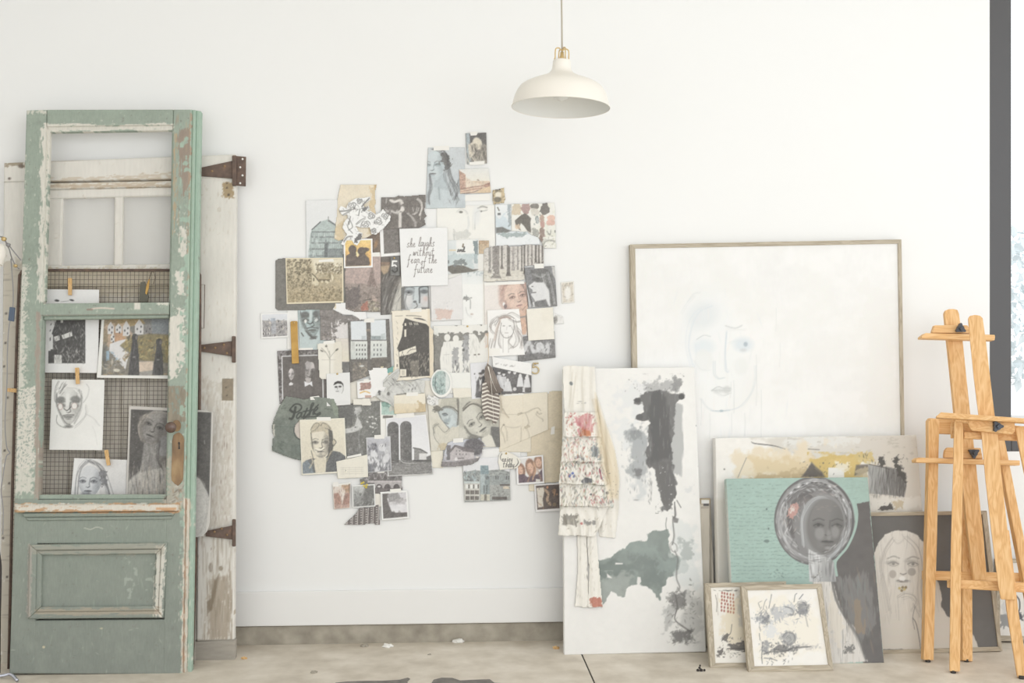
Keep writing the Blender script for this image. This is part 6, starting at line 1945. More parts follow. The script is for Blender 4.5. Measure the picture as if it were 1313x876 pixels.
art('drawing', 'line drawing of a girl with long windblown hair, below the colour portrait', [(624.5, 398), (665.5, 396), (673, 455), (627, 457.5)], 6, (243, 241, 238), a_girl, 'drawing', 'paper', tape=[[(626.5, 447), (641, 446.5), (641, 455), (627, 456)]], pitch=.6)
art('paper_note', 'blank cream note left of the lowest right snapshot of cattle', [(675, 396.5), (709, 394), (711, 435), (677.5, 437)], 8, (238, 232, 218), lambda c: c.nz(10, .015).rc(694, 394, 712, 412, (234, 227, 210), .6, 3), 'paper', 'paper')


def a_bit(c):
    c.el(712, 410, 3, 5, (150, 146, 140), .9, .2, 1.5).el(718, 408, 3, 5, (226, 224, 220), .9, 0, 1.5).db(709, 398, 722, 414, 14, [(190, 188, 184), (236, 234, 231)], 2.4, 1, (0, 3), .7)


art('photograph', 'small torn white snapshot corner, just right of the cream note', bx(706, 398, 723, 416), 2, (234, 232, 229), a_bit, poly=[(707, 399), (712, 402), (722, 406), (723, 415), (707, 416)])


def a_cows(c):
    c.db(664, 432, 713, 464, 200, [(96, 94, 93), (150, 148, 148), (126, 124, 124)], 2.4, 1, (0, 3), .8)
    for x, y, rx, ry in ((674, 446, 2.5, 6), (684, 449, 3, 9), (692, 444, 5, 5), (697, 449, 2.4, 7), (702, 447, 3, 8), (690, 452, 2.5, 8), (678, 440, 3, 4)):
        c.el(x, y, rx, ry, (214, 214, 216), .9, c.rs.randn() * .3, 1.2)
    c.db(670, 438, 706, 460, 30, [(84, 82, 82), (232, 232, 234)], 3, 1.2, (1, 2.2), .8).pg([(664, 457), (690, 452), (712, 456), (712, 464), (664, 465)], (120, 118, 117), .75, 2)


art('photograph', 'black and white snapshot of white cattle, under the cream note', [(665, 433), (711, 424.5), (712.5, 458.5), (664, 464)], 5, (140, 138, 138), a_cows)


# --- middle: close-up face, pinkish wash, pale profile
def a_close(c):
    c.gr(514, 366, 551, 399, (176, 186, 190), (206, 208, 210))
    c.pg([(515, 368), (520, 368), (518, 380), (520, 397), (514, 397)], (120, 118, 116), .9, 2)
    c.rc(530, 366, 538, 390, (206, 216, 219), .8, 3).el(524, 384, 5, 9, (220, 219, 219), .9, 0, 4).el(544, 386, 5, 8, (216, 211, 210), .9, 0, 4).el(546, 383, 3, 3, (222, 192, 184), .7, 0, 3)
    c.el(524.5, 374.5, 5.6, 2.4, (120, 124, 128), .85, 0, 1.5).el(524, 375, 1.6, 1.2, (84, 84, 86), .9).el(544, 374, 5.4, 2.6, (108, 112, 116), .85, 0, 1.5).ln([(519, 369), (525, 367.5), (531, 370)], (126, 130, 134), 1.6, .7).ln([(538, 369), (545, 367), (551, 369)], (110, 114, 118), 2, .8).ln([(520, 377.5), (525, 378.5), (529, 377)], (130, 132, 134), .8, .8)
    c.ln([(537.5, 370), (538, 380), (538, 388)], (96, 98, 102), 2, .85).ln([(531, 370), (530, 384)], (160, 168, 172), 1.6, .7).el(532, 387, 2.2, 1.6, (110, 112, 116), .85, 0, 1).ln([(534, 389), (535, 393), (531, 396)], (120, 120, 122), 1.4, .85).rc(540, 394, 551, 398, (120, 120, 118), .8, 1)
    c.st([(521, 378), (519, 388), (522, 397)], (110, 110, 110), 1, 3, .8, .7).rc(548.5, 366, 551, 398, (112, 108, 104), .7, 1)


art('painting', 'grey painting cropped to two eyes and a nose, under the lettered card', [(514.5, 369), (549.5, 366), (551, 397), (514.5, 398)], 5, (196, 200, 202), a_close, 'picture', 'paper')


def a_pink(c):
    c.gr(552, 352, 594, 412, (233, 230, 229), (228, 225, 224)).nz(10, .012)
    c.wear([(560, 396), (580, 399), (578, 408), (560, 408)], (222, 190, 176), 4, .38, 3, .8).db(556, 384, 580, 400, 40, [(206, 206, 206), (245, 244, 243), (216, 214, 214)], 2, 1, (0, 3), .6).el(578, 399, 3, 1.6, (216, 180, 166), .7, -.2, 1.5)


art('painting', 'small pale pinkish abstract wash, under the landscape card', [(552, 366), (592, 352), (594, 410), (553, 412)], 4, (231, 228, 227), a_pink, 'picture', 'paper')


def a_pprof(c):
    c.gr(590, 345, 624, 364, (226, 231, 231), (236, 238, 236)).db(600, 346, 623, 354, 22, [(150, 166, 170), (196, 208, 210)], 3, 1.4, (0, 3), .7).nz(12, .01)
    c.st([(595, 382), (600, 382), (603, 386), (603, 396)], (176, 176, 174), 1.3, 3, .6, .75).wear([(594, 380), (601, 381), (601, 385), (595, 384)], (150, 150, 148), 2, .4, 1.5, .8).st([(597, 396), (599, 404), (604, 408)], (196, 196, 194), 1.2, 3, .8, .7).el(605, 403, 2, 1.2, (206, 188, 178), .8).el(604, 382, 1.4, .9, (170, 170, 168), .8).rc(619.5, 352, 620.5, 420, (214, 206, 190), .7, 1)


art('drawing', 'pale drawing of a turned face on white paper, left of the colour portrait', [(591, 347), (622, 345.5), (624.5, 421), (592, 421)], 2, (240, 240, 237), a_pprof, 'drawing', 'paper')


def a_ghosts(c):
    c.nz(8, .05).nz(2, .04, 3)
    w = (236, 234, 227)
    c.wear([(555, 417), (626, 416), (626, 424), (555, 426)], (240, 238, 231), 5, .3, 3, .95).wear([(555, 420), (562, 420), (562, 430), (555, 428)], (228, 228, 222), 3, .4, 2, .9)

    def fig(x, y, h, w_, col=w):
        c.el(x, y, h * .11, h * .13, col).pg([(x - w_ * .4, y + h * .15), (x + w_ * .4, y + h * .15), (x + w_ * .55, y + h * .5), (x + w_ * .6, y + h), (x - w_ * .7, y + h), (x - w_ * .6, y + h * .5)], col, 1, .8)
    c.pg([(566, 446), (572, 438), (600, 436), (606, 428), (610, 430), (615, 440), (622, 430), (628, 426), (630, 510), (568, 510), (564, 460)], w, 1, 1)
    fig(573.5, 433, 36, 12)
    fig(584.5, 434.5, 36, 11)
    c.pg([(601, 429), (608, 428), (613, 434), (616, 446), (620, 460), (618, 480), (604, 480), (603, 450)], w, 1, 1)
    for x, y0, y1, ww in ((584, 446, 466, 3), (597.5, 431, 462, 3)):
        c.wear([(x - ww, y0), (x + ww, y0), (x + ww + .5, y1), (x - ww - .5, y1)], (170, 170, 172), 3, .4, 2, .85, int(x))
    c.db(580, 462, 589, 479, 34, [(110, 110, 112), (180, 180, 182)], 4, 1.2, (1.4, 1.75), .8).db(593, 440, 601, 478, 50, [(120, 120, 122), (200, 200, 202)], 4, 1.2, (1.3, 1.8), .7).db(568, 440, 580, 470, 20, [(216, 215, 210)], 5, .8, (1.4, 1.7), .7).db(603, 432, 616, 456, 26, [(206, 204, 196)], 5, .7, (1.3, 1.8), .7)
    c.el(609, 455, 1.4, .9, (120, 112, 98), .9).el(614, 454.5, 1.4, .9, (120, 112, 98), .9).ln([(569, 455), (576, 454.5)], (206, 204, 198), .9, .8).el(594, 449, 1.4, 2, (96, 94, 92), .8)
    c.wear([(622, 426), (628, 428), (627, 446), (623, 446)], (232, 200, 178), 2, .5, 1.5, .8)


art('picture', 'grey picture with a row of white ghostly figures, middle of the collage', [(555.5, 418), (627, 416), (628, 500), (557, 506)], 3, (146, 143, 136), a_ghosts, 'picture', 'paper', pin=[(599.5, 418.5)], pitch=.6)


def a_house(c):
    k = (96, 92, 88)
    c.nz(10, .02).rc(548.5, 396, 556, 490, (230, 210, 176), .6, 2)
    c.pg([(519.5, 408), (529, 411.5), (546.5, 415.5), (550, 419), (551, 482), (513, 484), (511, 450), (509, 447), (515, 432), (517, 418), (516, 417)], k, 1, .8)
    c.rc(518.5, 422.5, 521, 432, (234, 226, 208)).rc(518.8, 414.5, 520.8, 418, (234, 226, 208)).pg([(511.5, 451.5), (533, 443.5), (534, 451), (525, 454.5), (512, 457.5)], (236, 228, 210), 1, .8).ln([(522, 453), (526, 449), (533, 447.5)], (140, 132, 122), .9, .8)
    c.db(513, 452, 550, 483, 170, [(206, 196, 176), (84, 80, 78), (160, 150, 136)], 3, .9, (1.2, 2.2), .75).db(519, 412, 548, 450, 40, [(150, 142, 132), (120, 114, 108)], 2, .8, (0, 3), .6).pg([(525, 464), (537, 462), (537, 482), (528, 482)], (176, 166, 148), .5, 2)
    for x in (525, 527, 531, 533, 535):
        c.ln([(x, 414), (x + 1, 416.5)], (226, 218, 200), 1, .9, sm=False)
    c.ln([(521, 404.8), (531, 405), (540, 406)], (112, 104, 96), 1, .7).ln([(531, 408), (539, 409), (545.5, 411)], (100, 94, 90), 2, .9, taper=True).ln([(507, 405.5), (516, 405)], (150, 142, 130), .9, .6)
    for i in range(9):
        c.ln([(508 + (i % 3), 412 + i * 7), (510, 415 + i * 7)], (190, 180, 160), .8, .7)
    c.rc(513, 473.5, 521, 482.5, (238, 230, 212), 1, .5).rc(515, 475, 519, 481, (206, 198, 182), .8, .6).rc(508.5, 467, 510, 470.5, (120, 112, 102), .8)


art('print', 'cream print of a tall black house with a blank sign, middle of the collage', bx(502, 396, 556, 489), 7, (240, 230, 210), a_house, 'print', 'paper', poly=[(502.2, 399), (551, 396), (552, 420), (556, 424), (555, 434), (556.5, 452), (555.5, 468), (556.5, 480), (553, 485), (547, 484), (530, 487), (506, 489), (505, 450)], tape=[[(525.5, 396.5), (540.5, 395), (540.5, 399.5), (526, 400.5)]], pitch=.6)


# --- left middle
def a_roofs(c):
    c.gr(336, 402, 369, 412, (226, 229, 236), (222, 224, 230))
    c.rc(336, 411, 369, 433, (176, 172, 172))
    c.db(336, 410, 369, 432, 170, [(120, 116, 118), (206, 202, 202), (150, 146, 150), (226, 216, 200), (96, 92, 94)], 2.2, 1, (0, 3), .8).rc(347, 408, 353, 412, (180, 190, 204), .95, 1).rc(348, 412, 354, 428, (190, 194, 204), .7, 1.5)
    for x in (337.5, 340.5, 343.5):
        for y in (422, 427):
            c.rc(x, y, x + 1.2, y + 2.5, (100, 96, 98), .9).rc(x + 1.3, y - .4, x + 2.4, y + 2, (236, 234, 232), .8)
    c.rc(356, 430.5, 368, 433, (106, 100, 98), .9)


art('photograph', 'tiny instant photo of city roofs, leftmost of the collage', [(334, 402), (369.5, 401), (370, 432.5), (335, 434.5)], 2, (206, 206, 210), a_roofs, border=((244, 243, 241), 2, 1.5, 1.5, 2.2), pitch=.6)


def a_teal(c):
    c.gr(382, 396, 418, 453, (186, 204, 206), (198, 213, 214)).nz(8, .02)
    face(c, 399, 411, 44, -.05, .1, (182, 202, 203), (120, 126, 124), (84, 84, 82), w=.6, sa=.5)
    c.el(391.5, 404, 5.5, 4.4, (108, 108, 106), .85, 0, 2).el(406, 403, 5, 4.4, (112, 112, 110), .8, 0, 2).pg([(397, 398), (400, 398), (399.5, 411), (396.5, 412)], (206, 218, 217), .9, 1.2)
    c.el(391.6, 412, 1.8, 2.4, (236, 238, 236), .95, .3, .7).el(405.5, 410, 2.6, 2.9, (214, 222, 220), .95, 0, .7).st([(402.8, 410), (405.5, 407.4), (408.2, 410), (405.5, 413)], (110, 110, 108), .8, 2, .3, .8).ln([(394, 414), (398, 415.5), (401, 413)], (96, 96, 94), 1.5, .85).ln([(394, 421), (400, 420), (408, 421)], (104, 102, 100), 1.4, .85).el(401, 424, 4, 2, (126, 128, 126), .7, 0, 1.5)
    c.st([(385.5, 400), (389, 414), (394, 424), (400, 432)], (100, 98, 96), 1.2, 4, .8, .75).st([(392, 424), (398, 431), (404, 434)], (90, 88, 86), 1.3, 3, .6, .8).ln([(386.5, 427), (389, 431)], INK, 1.4, .9, taper=True).st([(382.5, 400), (385, 410), (388, 420)], (140, 146, 146), 1, 3, 1, .6).el(402, 433, 5, 2, (104, 102, 100), .8, -.3, 1.2).pg([(407, 397), (418, 396), (418, 430), (411, 436), (409, 420)], (150, 160, 160), .6, 3)


art('drawing', 'teal-toned drawing of a gaunt face, below the album board', [(381.5, 396.5), (417, 396), (417.5, 452), (384, 453)], 2, (192, 208, 210), a_teal, 'drawing', 'paper', tape=[[(382.5, 446.5), (401, 446), (401.5, 451.5), (383, 452.5)]])
art('paper_sheet', 'white sheet edge showing left of the teal face drawing', bx(368, 397, 384, 448), 1, (240, 239, 236), None, 'paper', 'paper')


def a_storm(c):
    c.nz(6, .05)
    for i in range(10):
        c.st([(412, 396 + i * 4), (424, 402 + i * 3), (440, 410 + i * 1.8), (458, 412 + i)], [(120, 112, 110), (166, 158, 154), (140, 132, 128)][i % 3], 1.4, 4, 1.5, .55)
    c.wear([(446, 416), (470, 412), (470, 440), (440, 436), (428, 428)], (226, 221, 220), 6, .28, 3, .98).db(440, 420, 450, 430, 12, [(226, 222, 220)], 8, 1.2, (2.6, 3.1), .7)
    c.db(412, 424, 430, 436, 50, [(112, 106, 102), (206, 198, 194), (176, 160, 150)], 1.8, 1, (0, 3), .8)


art('photograph', 'torn dark photo of windswept hair or cloud, left of the two-window photo', bx(409, 394, 471, 438), 3, (142, 134, 130), a_storm, poly=[(410, 397), (428, 397.5), (434, 401), (440, 404.5), (450, 404), (458, 407.5), (468, 412), (470, 416), (470, 436), (448, 437), (411, 436.5)])
art('torn_paper', 'torn white paper with a ragged lower edge, under the tower photo', bx(425, 386, 472, 414), 4, (240, 239, 239), lambda c: c.rc(428.5, 386, 431, 396, (232, 208, 160), .7, 1), 'paper', 'paper', poly=[(430, 392), (430, 389.5), (446, 388), (464.5, 388), (466, 396.5), (468.5, 397), (470.5, 409), (462, 410.5), (456, 406), (450.5, 403.5), (441, 404), (436, 401.5), (430, 398.5), (426.5, 397)], curl=.003)
bs = prism('brass_strip', [(372.3, 413), (374, 411.8), (380.5, 411.8), (381.4, 413), (382, 440), (383.3, 466), (374.3, 466.5), (373.3, 440)], (-.012, 0), .004, M['brass_old'], None, .0008)
tag(bs, 'vertical brass strip left of the teal face drawing', 'strip')
lathe('rivet', [(0, .003), (.003, .002), (.004, 0)], Matrix.Translation(Vector(on(377, 414, (-.012, 0)))) @ RX, M['gold'], bs, 12)


def a_twig(c):
    c.nz(12, .015).rc(428, 436, 450, 480, (228, 220, 202), .7, 3)
    k = (150, 146, 134)
    for q in ([(423, 486), (423, 462), (422.5, 450)], [(422.5, 460), (418, 452), (412, 446)], [(423, 455), (420, 447), (418, 441)], [(423, 458), (428, 452), (432, 448)], [(417, 451), (412, 449)]):
        c.st(q, k, .7, 2, .4, .75)
    c.el(418.3, 444, 1.5, 1.2, (120, 116, 106), .9).el(432, 448.5, 2.2, 1.1, (112, 108, 98), .9, -.7).el(412.5, 450, 2, 1, (140, 136, 124), .9, .6).ln([(413, 461.5), (430, 461.5)], (190, 184, 170), .8, .6)


art('drawing', 'thin pencil sketch of a budding twig on cream paper', bx(407, 438, 449, 487), 6, (238, 233, 220), a_twig, 'drawing', 'paper', poly=[(407, 441), (414, 440), (438, 438), (439, 478), (433, 486), (412, 486), (409.5, 483)], tape=[[(414.5, 438), (429, 436), (429, 440.5), (415, 441.5)]])
art('paper_sheet', 'tan paper with a dark smudge, between the twig sketch and two-window photo', bx(430, 434, 451, 478), 4, (230, 220, 200), lambda c: c.gr(430, 434, 451, 462, (222, 214, 206), (230, 222, 200), .8).rc(436.5, 464, 452, 478, (128, 126, 124), 1, 1).nz(3, .08, 2, box=(436, 464, 452, 478)), 'paper', 'paper')


def a_wins(c):
    c.nz(5, .05)
    for x0, x1, y0 in ((449.5, 469.5, 412), (475, 494.5, 410.5)):
        c.pg([(x0, y0), (x1, y0 - .5), (x1 + 1.5, 459), (x0 + 1.5, 461)], (222, 229, 234), 1, .8)
        c.gr(x0 + .5, 436, x1 + 1, 460, (226, 228, 222), (206, 212, 208), .95)
    c.rc(450, 436, 471, 437.6, (104, 102, 102), .9).rc(475, 435.5, 496, 437, (112, 112, 112), .8).rc(463.5, 431, 469.5, 436, (196, 204, 208), .9, 1.5).rc(476, 431, 492, 435.5, (150, 162, 166), .9, 1.5).pg([(488, 429), (494, 427), (495, 435), (488, 435)], (196, 206, 208), .9)
    grid(c, 455.5, 440, 470, 463, 4, 4, (96, 96, 96), 1.5, 2.6)
    grid(c, 477.5, 439.5, 490.5, 458, 3, 3, (112, 116, 118), 1.5, 3)
    c.rc(451, 437.5, 455, 449, (206, 208, 204), .9, 1).rc(450, 463, 471, 464.2, (136, 130, 124), .9).rc(452, 464.5, 471, 490, (140, 132, 122), .8, 1).db(452, 466, 471, 489, 60, [(176, 162, 142), (112, 104, 98), (206, 186, 150)], 2.4, 1, (0, 3), .7).el(464, 469.5, 3, 1, (226, 230, 230), .9).pg([(476, 459), (497, 458), (498, 474), (476, 476)], (122, 114, 106), .9)
    c.rc(469.5, 422, 474.5, 425, (176, 156, 136), .7)


art('photograph', 'dark photo of two windows with pale facades outside', [(446, 412.5), (499, 409), (502, 471), (449, 491)], 6, (118, 113, 108), a_wins, tape=[[(467, 409), (480, 407.5), (480, 413.5), (467, 413.5)]], pitch=.6)


def a_women(c):
    c.pt(2, .5, (176, 170, 172), .8, 2, (354, 448, 363, 520), .1).pt(2, .52, (166, 160, 160), .7, 3, (354, 448, 420, 456), .1)
    c.rc(362, 457, 418, 522, (116, 109, 105)).nz(4, .06, 4)
    for i in range(16):
        c.st([(364 + i * 3.2, 458), (363 + i * 3.3, 480), (366 + i * 3, 515)], (138, 130, 126), .9, 1, 1, .5)
    sk = (222, 214, 214)
    face(c, 373.5, 480, 15, 0, -.15, sk, (150, 144, 142), DK, w=.5)
    face(c, 397, 476, 24, .25, -.1, (206, 198, 196), (130, 124, 120), DK, w=.48, side=-1)
    c.pg([(391, 466), (394, 463), (399, 465), (398, 472), (393, 474)], (190, 184, 184), .9, 1.2)
    c.st([(402, 473), (400, 482), (396, 490)], (96, 90, 86), 2.4, 4, 1, .8)
    c.pg([(370.5, 492), (373, 490), (376, 492), (375, 494), (371, 494.5)], (226, 224, 226)).pg([(390, 489), (396, 491), (400, 489), (401, 496), (397, 493), (391, 496)], (232, 232, 236)).pg([(391, 485), (399, 485), (398, 491), (393, 491)], (200, 192, 190), .9)
    for q in ([(361.5, 457), (407, 455.5)], [(361.5, 457), (362.5, 512)], [(414, 486), (414.5, 512)]):
        c.ln(q, (226, 226, 228), 1.4, .95, .5, sm=False)


art('picture', 'dark painting of two women with white collars, framed by a white line', [(355.5, 450), (417, 448), (419, 516), (358.5, 518)], 3, (104, 98, 96), a_women, 'picture', 'paper')


# --- record sleeve with its lettering
def a_sleeve(c):
    c.nz(12, .05).nz(3, .03, 2)
    d = (78, 82, 78)
    c.wear([(350, 545), (398, 548), (398, 600), (350, 600)], (118, 128, 119), 12, .3, 10, .7)
    c.ln([(350, 547), (388, 548)], (96, 112, 104), 1, .6).ln([(366, 508), (388, 511), (394, 513)], (160, 172, 150), 2, .6).ln([(350, 584), (376, 596)], (150, 166, 150), 1.4, .6).wear([(350, 545), (352, 545), (352, 560), (350, 560)], (206, 202, 190), 2, .4, 1, .9)
    W_ = lambda *q: [(340 + q[i] / 10.94, 505 + q[i + 1] / 10.94) for i in range(0, len(q), 2)]
    for q, w in ((W_(345, 350, 372, 352, 395, 320, 415, 250, 425, 190), 3.2), (W_(425, 265, 470, 245, 510, 200, 490, 155, 430, 145, 380, 180, 350, 230, 385, 260, 410, 235), 2), (W_(350, 230, 375, 245), 3), (W_(500, 265, 470, 275, 440, 320, 455, 345, 490, 320, 515, 265, 505, 320, 530, 330, 550, 300), 2.1),
                 (W_(590, 205, 565, 270, 545, 315, 570, 320, 600, 290), 2.1), (W_(535, 250, 620, 235), 1.7), (W_(605, 300, 640, 220, 680, 140, 660, 135, 640, 190, 620, 300), 2), (W_(625, 285, 650, 235, 680, 225, 670, 285, 690, 280), 2), (W_(700, 240, 730, 215, 735, 195, 710, 190, 690, 240, 705, 285, 735, 285), 1.9), (W_(735, 285, 770, 265, 765, 290, 700, 320, 600, 325, 540, 345), 1.7), (W_(720, 180, 745, 155), 1.6)):
        c.ln(q, d, w, .95, .7)
    c.st(W_(190, 690, 240, 740, 250, 680, 290, 700), (84, 98, 90), .9, 3, 1.4, .6).st(W_(150, 760, 220, 800, 300, 830), (150, 166, 152), .8, 3, 1, .6).st(W_(200, 760, 260, 820, 230, 860), (84, 98, 90), .9, 3, 1.6, .6).rc(373, 570, 386, 584, (110, 122, 114), .6, 2)
    for q in (W_(220, 210, 290, 200), W_(250, 180, 270, 160), W_(835, 205, 860, 210), W_(870, 215, 940, 225)):
        c.ln(q, (96, 108, 98), 1.4, .6)
    c.ln([(384, 539.5), (379, 546), (377, 552), (379, 560), (385, 564)], (74, 80, 76), 1.2, .9)
    c.pg([(424, 508), (434, 520), (436, 535), (428, 532)], (150, 166, 140), .5, 2)


hole_ = [(391 + 13.5 * math.cos(a), 551 + 13.5 * math.sin(a)) for a in np.linspace(0, 6.283, 28, endpoint=False)]
art('record_sleeve', "torn green paper record sleeve with script lettering and a round centre hole", bx(348, 506, 436, 590), 7, (134, 143, 131), a_sleeve, 'record sleeve', 'paper',
    poly=[(366.5, 508.5), (378, 510), (390, 512.5), (397, 511), (404, 509), (416, 510), (428, 512), (434, 524), (434, 545), (420, 565), (404, 585), (386, 590), (380, 589.5), (366, 585), (349, 578), (349.5, 562.5), (352, 561), (351, 558), (349.5, 556), (349, 546), (352, 536), (358, 522)], hole=hole_, curl=.004, tape=[[(397.5, 509), (409, 507.5), (410, 510), (407, 512.8), (398, 513)]])
art('paper_sheet', 'pinkish paper disc seen through the hole of the record sleeve', bx(376, 537, 406, 566), 4, (222, 208, 196), None, 'paper', 'paper')


def a_card(c):
    c.nz(20, .01)
    k = (84, 80, 78)
    c.el(434, 497, 5.6, 7, (226, 226, 226), .9, -.05, 1).pg([(427.5, 494), (429, 490.5), (433, 488.6), (437, 489), (440, 492), (440.6, 496), (438, 492.6), (433, 491.8), (429, 493.6)], k, 1, .7).st([(440, 494), (440, 500), (438.5, 504)], (150, 148, 146), .9, 2, .4, .7)
    c.el(431, 496.3, 1.9, 1.2, k, .95).el(436, 495.8, 2, 1.2, k, .95).ln([(433, 497), (432.4, 499.5)], (176, 174, 172), .8).ln([(431, 502), (434, 501.8)], (140, 138, 136), .9)
    c.rc(419, 514, 449, 519, (226, 226, 226), .5, 3)


art('card', 'white card with a small ink portrait of a short-haired man', [(418.5, 479.5), (448.5, 477.5), (449.5, 519), (419, 521)], 8, (234, 234, 233), a_card, 'card', 'paper', pin=[(432.5, 479.5)], pitch=.6)


def a_pilot(c):
    c.gr(384, 536, 446, 610, (236, 228, 206), (224, 214, 190))
    dk = (92, 92, 90)
    c.pg([(388, 596), (392, 591), (399, 588), (416, 588), (427, 578), (436, 580), (444, 586), (446, 610), (388, 610)], (112, 114, 116), 1, 1)
    c.pg([(388, 594), (394, 590), (400, 598), (403, 610), (388, 610)], (136, 150, 160), .95, 2)
    c.pg([(402, 590), (410, 586), (419, 587), (417, 610), (405, 610)], (226, 216, 192), 1, 1.2)
    face(c, 411.5, 568, 40, -.02, -.05, (232, 223, 202), (142, 136, 124), (112, 108, 102), w=.68, sa=.75)
    c.pg([(398, 556), (399, 548), (404, 543), (412, 541), (420, 543), (425, 549), (427, 560), (427, 578), (424, 584), (421, 560), (416, 553), (404, 554)], (206, 194, 168), 1, 1.2).pg([(421, 550), (426, 553), (428, 570), (425, 584), (420, 586), (422, 566)], (104, 102, 98), .95, 1.2)
    c.st([(398, 552), (402, 545), (407, 543), (409, 546), (404, 552), (399, 554)], (146, 138, 118), 1.1, 2, .5, .8).st([(411, 546), (414, 542), (420, 545), (423, 550), (417, 549)], (130, 122, 106), 1.1, 2, .5, .8).st([(398.5, 556), (399.5, 566), (401, 576)], (120, 112, 98), 1.3, 3, .5, .7)
    c.el(428.5, 567, 2.2, 3.6, (206, 194, 168), .95, .2, .8).ln([(428, 563), (431, 567), (428, 572)], dk, .9, .8).ln([(405, 575.5), (411, 577), (415, 574.5)], (244, 237, 220), 1.8, .9).ln([(404.5, 577), (410, 579), (416, 576)], dk, .7, .6)
    c.st([(400, 578), (402, 584), (406, 588)], (226, 214, 186), 2.4, 3, .7, .8).st([(398, 586), (401, 592), (397, 600)], (206, 194, 168), 2, 3, .7, .8).st([(425, 578), (421, 586), (419, 592)], (206, 190, 150), 1.2, 3, .6, .8).ln([(399, 578), (402, 590)], dk, .9, .7)


art('photograph', 'old photo of a smiling aviator in goggles, over the record sleeve', [(384, 538.5), (442, 536), (445, 606), (387, 609.5)], 9, (232, 224, 202), a_pilot, border=((240, 234, 216), 1.2, 1.2, 1.2, 2), tape=[[(406, 535), (424, 535), (424.5, 539.5), (406, 539.5)]], pitch=.6, curl=.002)


def a_snow(c):
    c.nz(5, .06).pt(2.5, .74, (220, 220, 216), .8, 2, (446, 522, 489, 570), .05)
    c.pg([(449, 549), (455, 546), (458, 534), (462, 540), (465, 548), (462, 551), (455, 554), (443, 556), (440, 550)], (206, 206, 204), 1, 1.2).pg([(452, 524), (462, 521), (464, 527), (458, 534), (452, 532)], (200, 200, 198), .9, 2).wear([(434, 520), (452, 520), (450, 545), (436, 540)], (112, 112, 110), 4, .3, 4, .8)
    c.pg([(445, 557), (462, 552), (464, 565), (466, 584), (446, 586)], (126, 124, 121), .9, 1.5).st([(462, 552), (461, 570), (466, 584)], (170, 172, 168), 1.3, 4, 1, .6).db(447, 572, 466, 586, 26, [(166, 168, 164), (112, 112, 108)], 4, 1.2, (1, 2.2), .6).db(446, 520, 488, 580, 80, [(154, 156, 150), (118, 118, 114)], 2, .8, (0, 3), .6)
    for x, y in ((474, 535), (477.5, 534.5), (482, 537), (478, 543), (471, 541), (478, 548), (480.5, 543), (475, 547)):
        c.el(x, y, 1.5, 1, (232, 232, 228), .9, .5)


art('photograph', 'grey photo of a bundled figure in falling snow, right of the aviator', [(430, 519.5), (487, 514), (489.5, 584), (440, 588)], 4, (130, 130, 125), a_snow)


def a_list(c):
    c.nz(8, .015)
    for y in (600, 602.6, 605.2, 607.8):
        c.ln([(437, y), (466, y - .6)], (206, 200, 186), .7, .7)
    for x in (440, 448, 456, 464):
        c.ln([(x, 599), (x, 609)], (214, 208, 194), .6, .6)


art('paper_note', 'small ruled cream note with a torn lower edge, below the aviator', [(431, 592), (471, 583), (472, 612), (433, 614)], 10, (236, 230, 214), a_list, 'paper', 'paper', tape=[[(445, 585.5), (463, 581.5), (463.5, 584.5), (445, 588)]])


def a_food(c):
    c.wear([(462, 492), (475, 490), (475, 499), (463, 499)], (186, 140, 128), 3, .3, 1.5, .95).db(462, 491, 475, 499, 16, [(160, 110, 100), (206, 170, 158)], 2, 1, (0, 3), .8).ln([(462, 504), (468, 502), (474, 504)], (236, 190, 104), 1.8, .9).rc(468, 507, 476, 510, (206, 160, 140), .9)


art('photograph', 'little white collage of pink and orange food, right of the ink portrait card', [(457.5, 489.5), (476, 487), (478, 510), (458.5, 511)], 8, (240, 239, 238), a_food, tape=[[(466, 486.5), (473, 486), (473.5, 490.5), (466.5, 491)]], pitch=.6)
art('paper_strip', 'torn cream strip across the top of the snow photo', bx(452, 511, 477, 521), 9, (236, 231, 218), None, 'paper', 'paper', poly=[(453, 512), (474, 511), (476.5, 519), (475, 520.5), (452.5, 519)])
art('paper_sheet', 'blank white card with two taped tabs, left of the crumpled engraving', bx(471.5, 471, 500, 510), 7, (241, 240, 239), None, 'paper', 'paper', poly=[(472.5, 475), (478, 474.5), (478, 472), (496, 471.5), (497, 478), (500, 492), (498, 505), (477, 509), (475.5, 490)])
art('paper_sheet', 'cream sheet with a tan edge behind the crumpled engraving', bx(446, 488, 560, 600), 0, (237, 231, 217), None, 'paper', 'paper')
art('picture', 'tan strip with gold edge behind the blank white card', bx(488, 470, 506, 500), 6, (232, 214, 176), lambda c: c.nz(5, .05).wear([(496, 470), (504, 470), (503, 477), (496, 477)], (110, 186, 180), 3, .2, 1.5, .95), 'picture', 'paper')


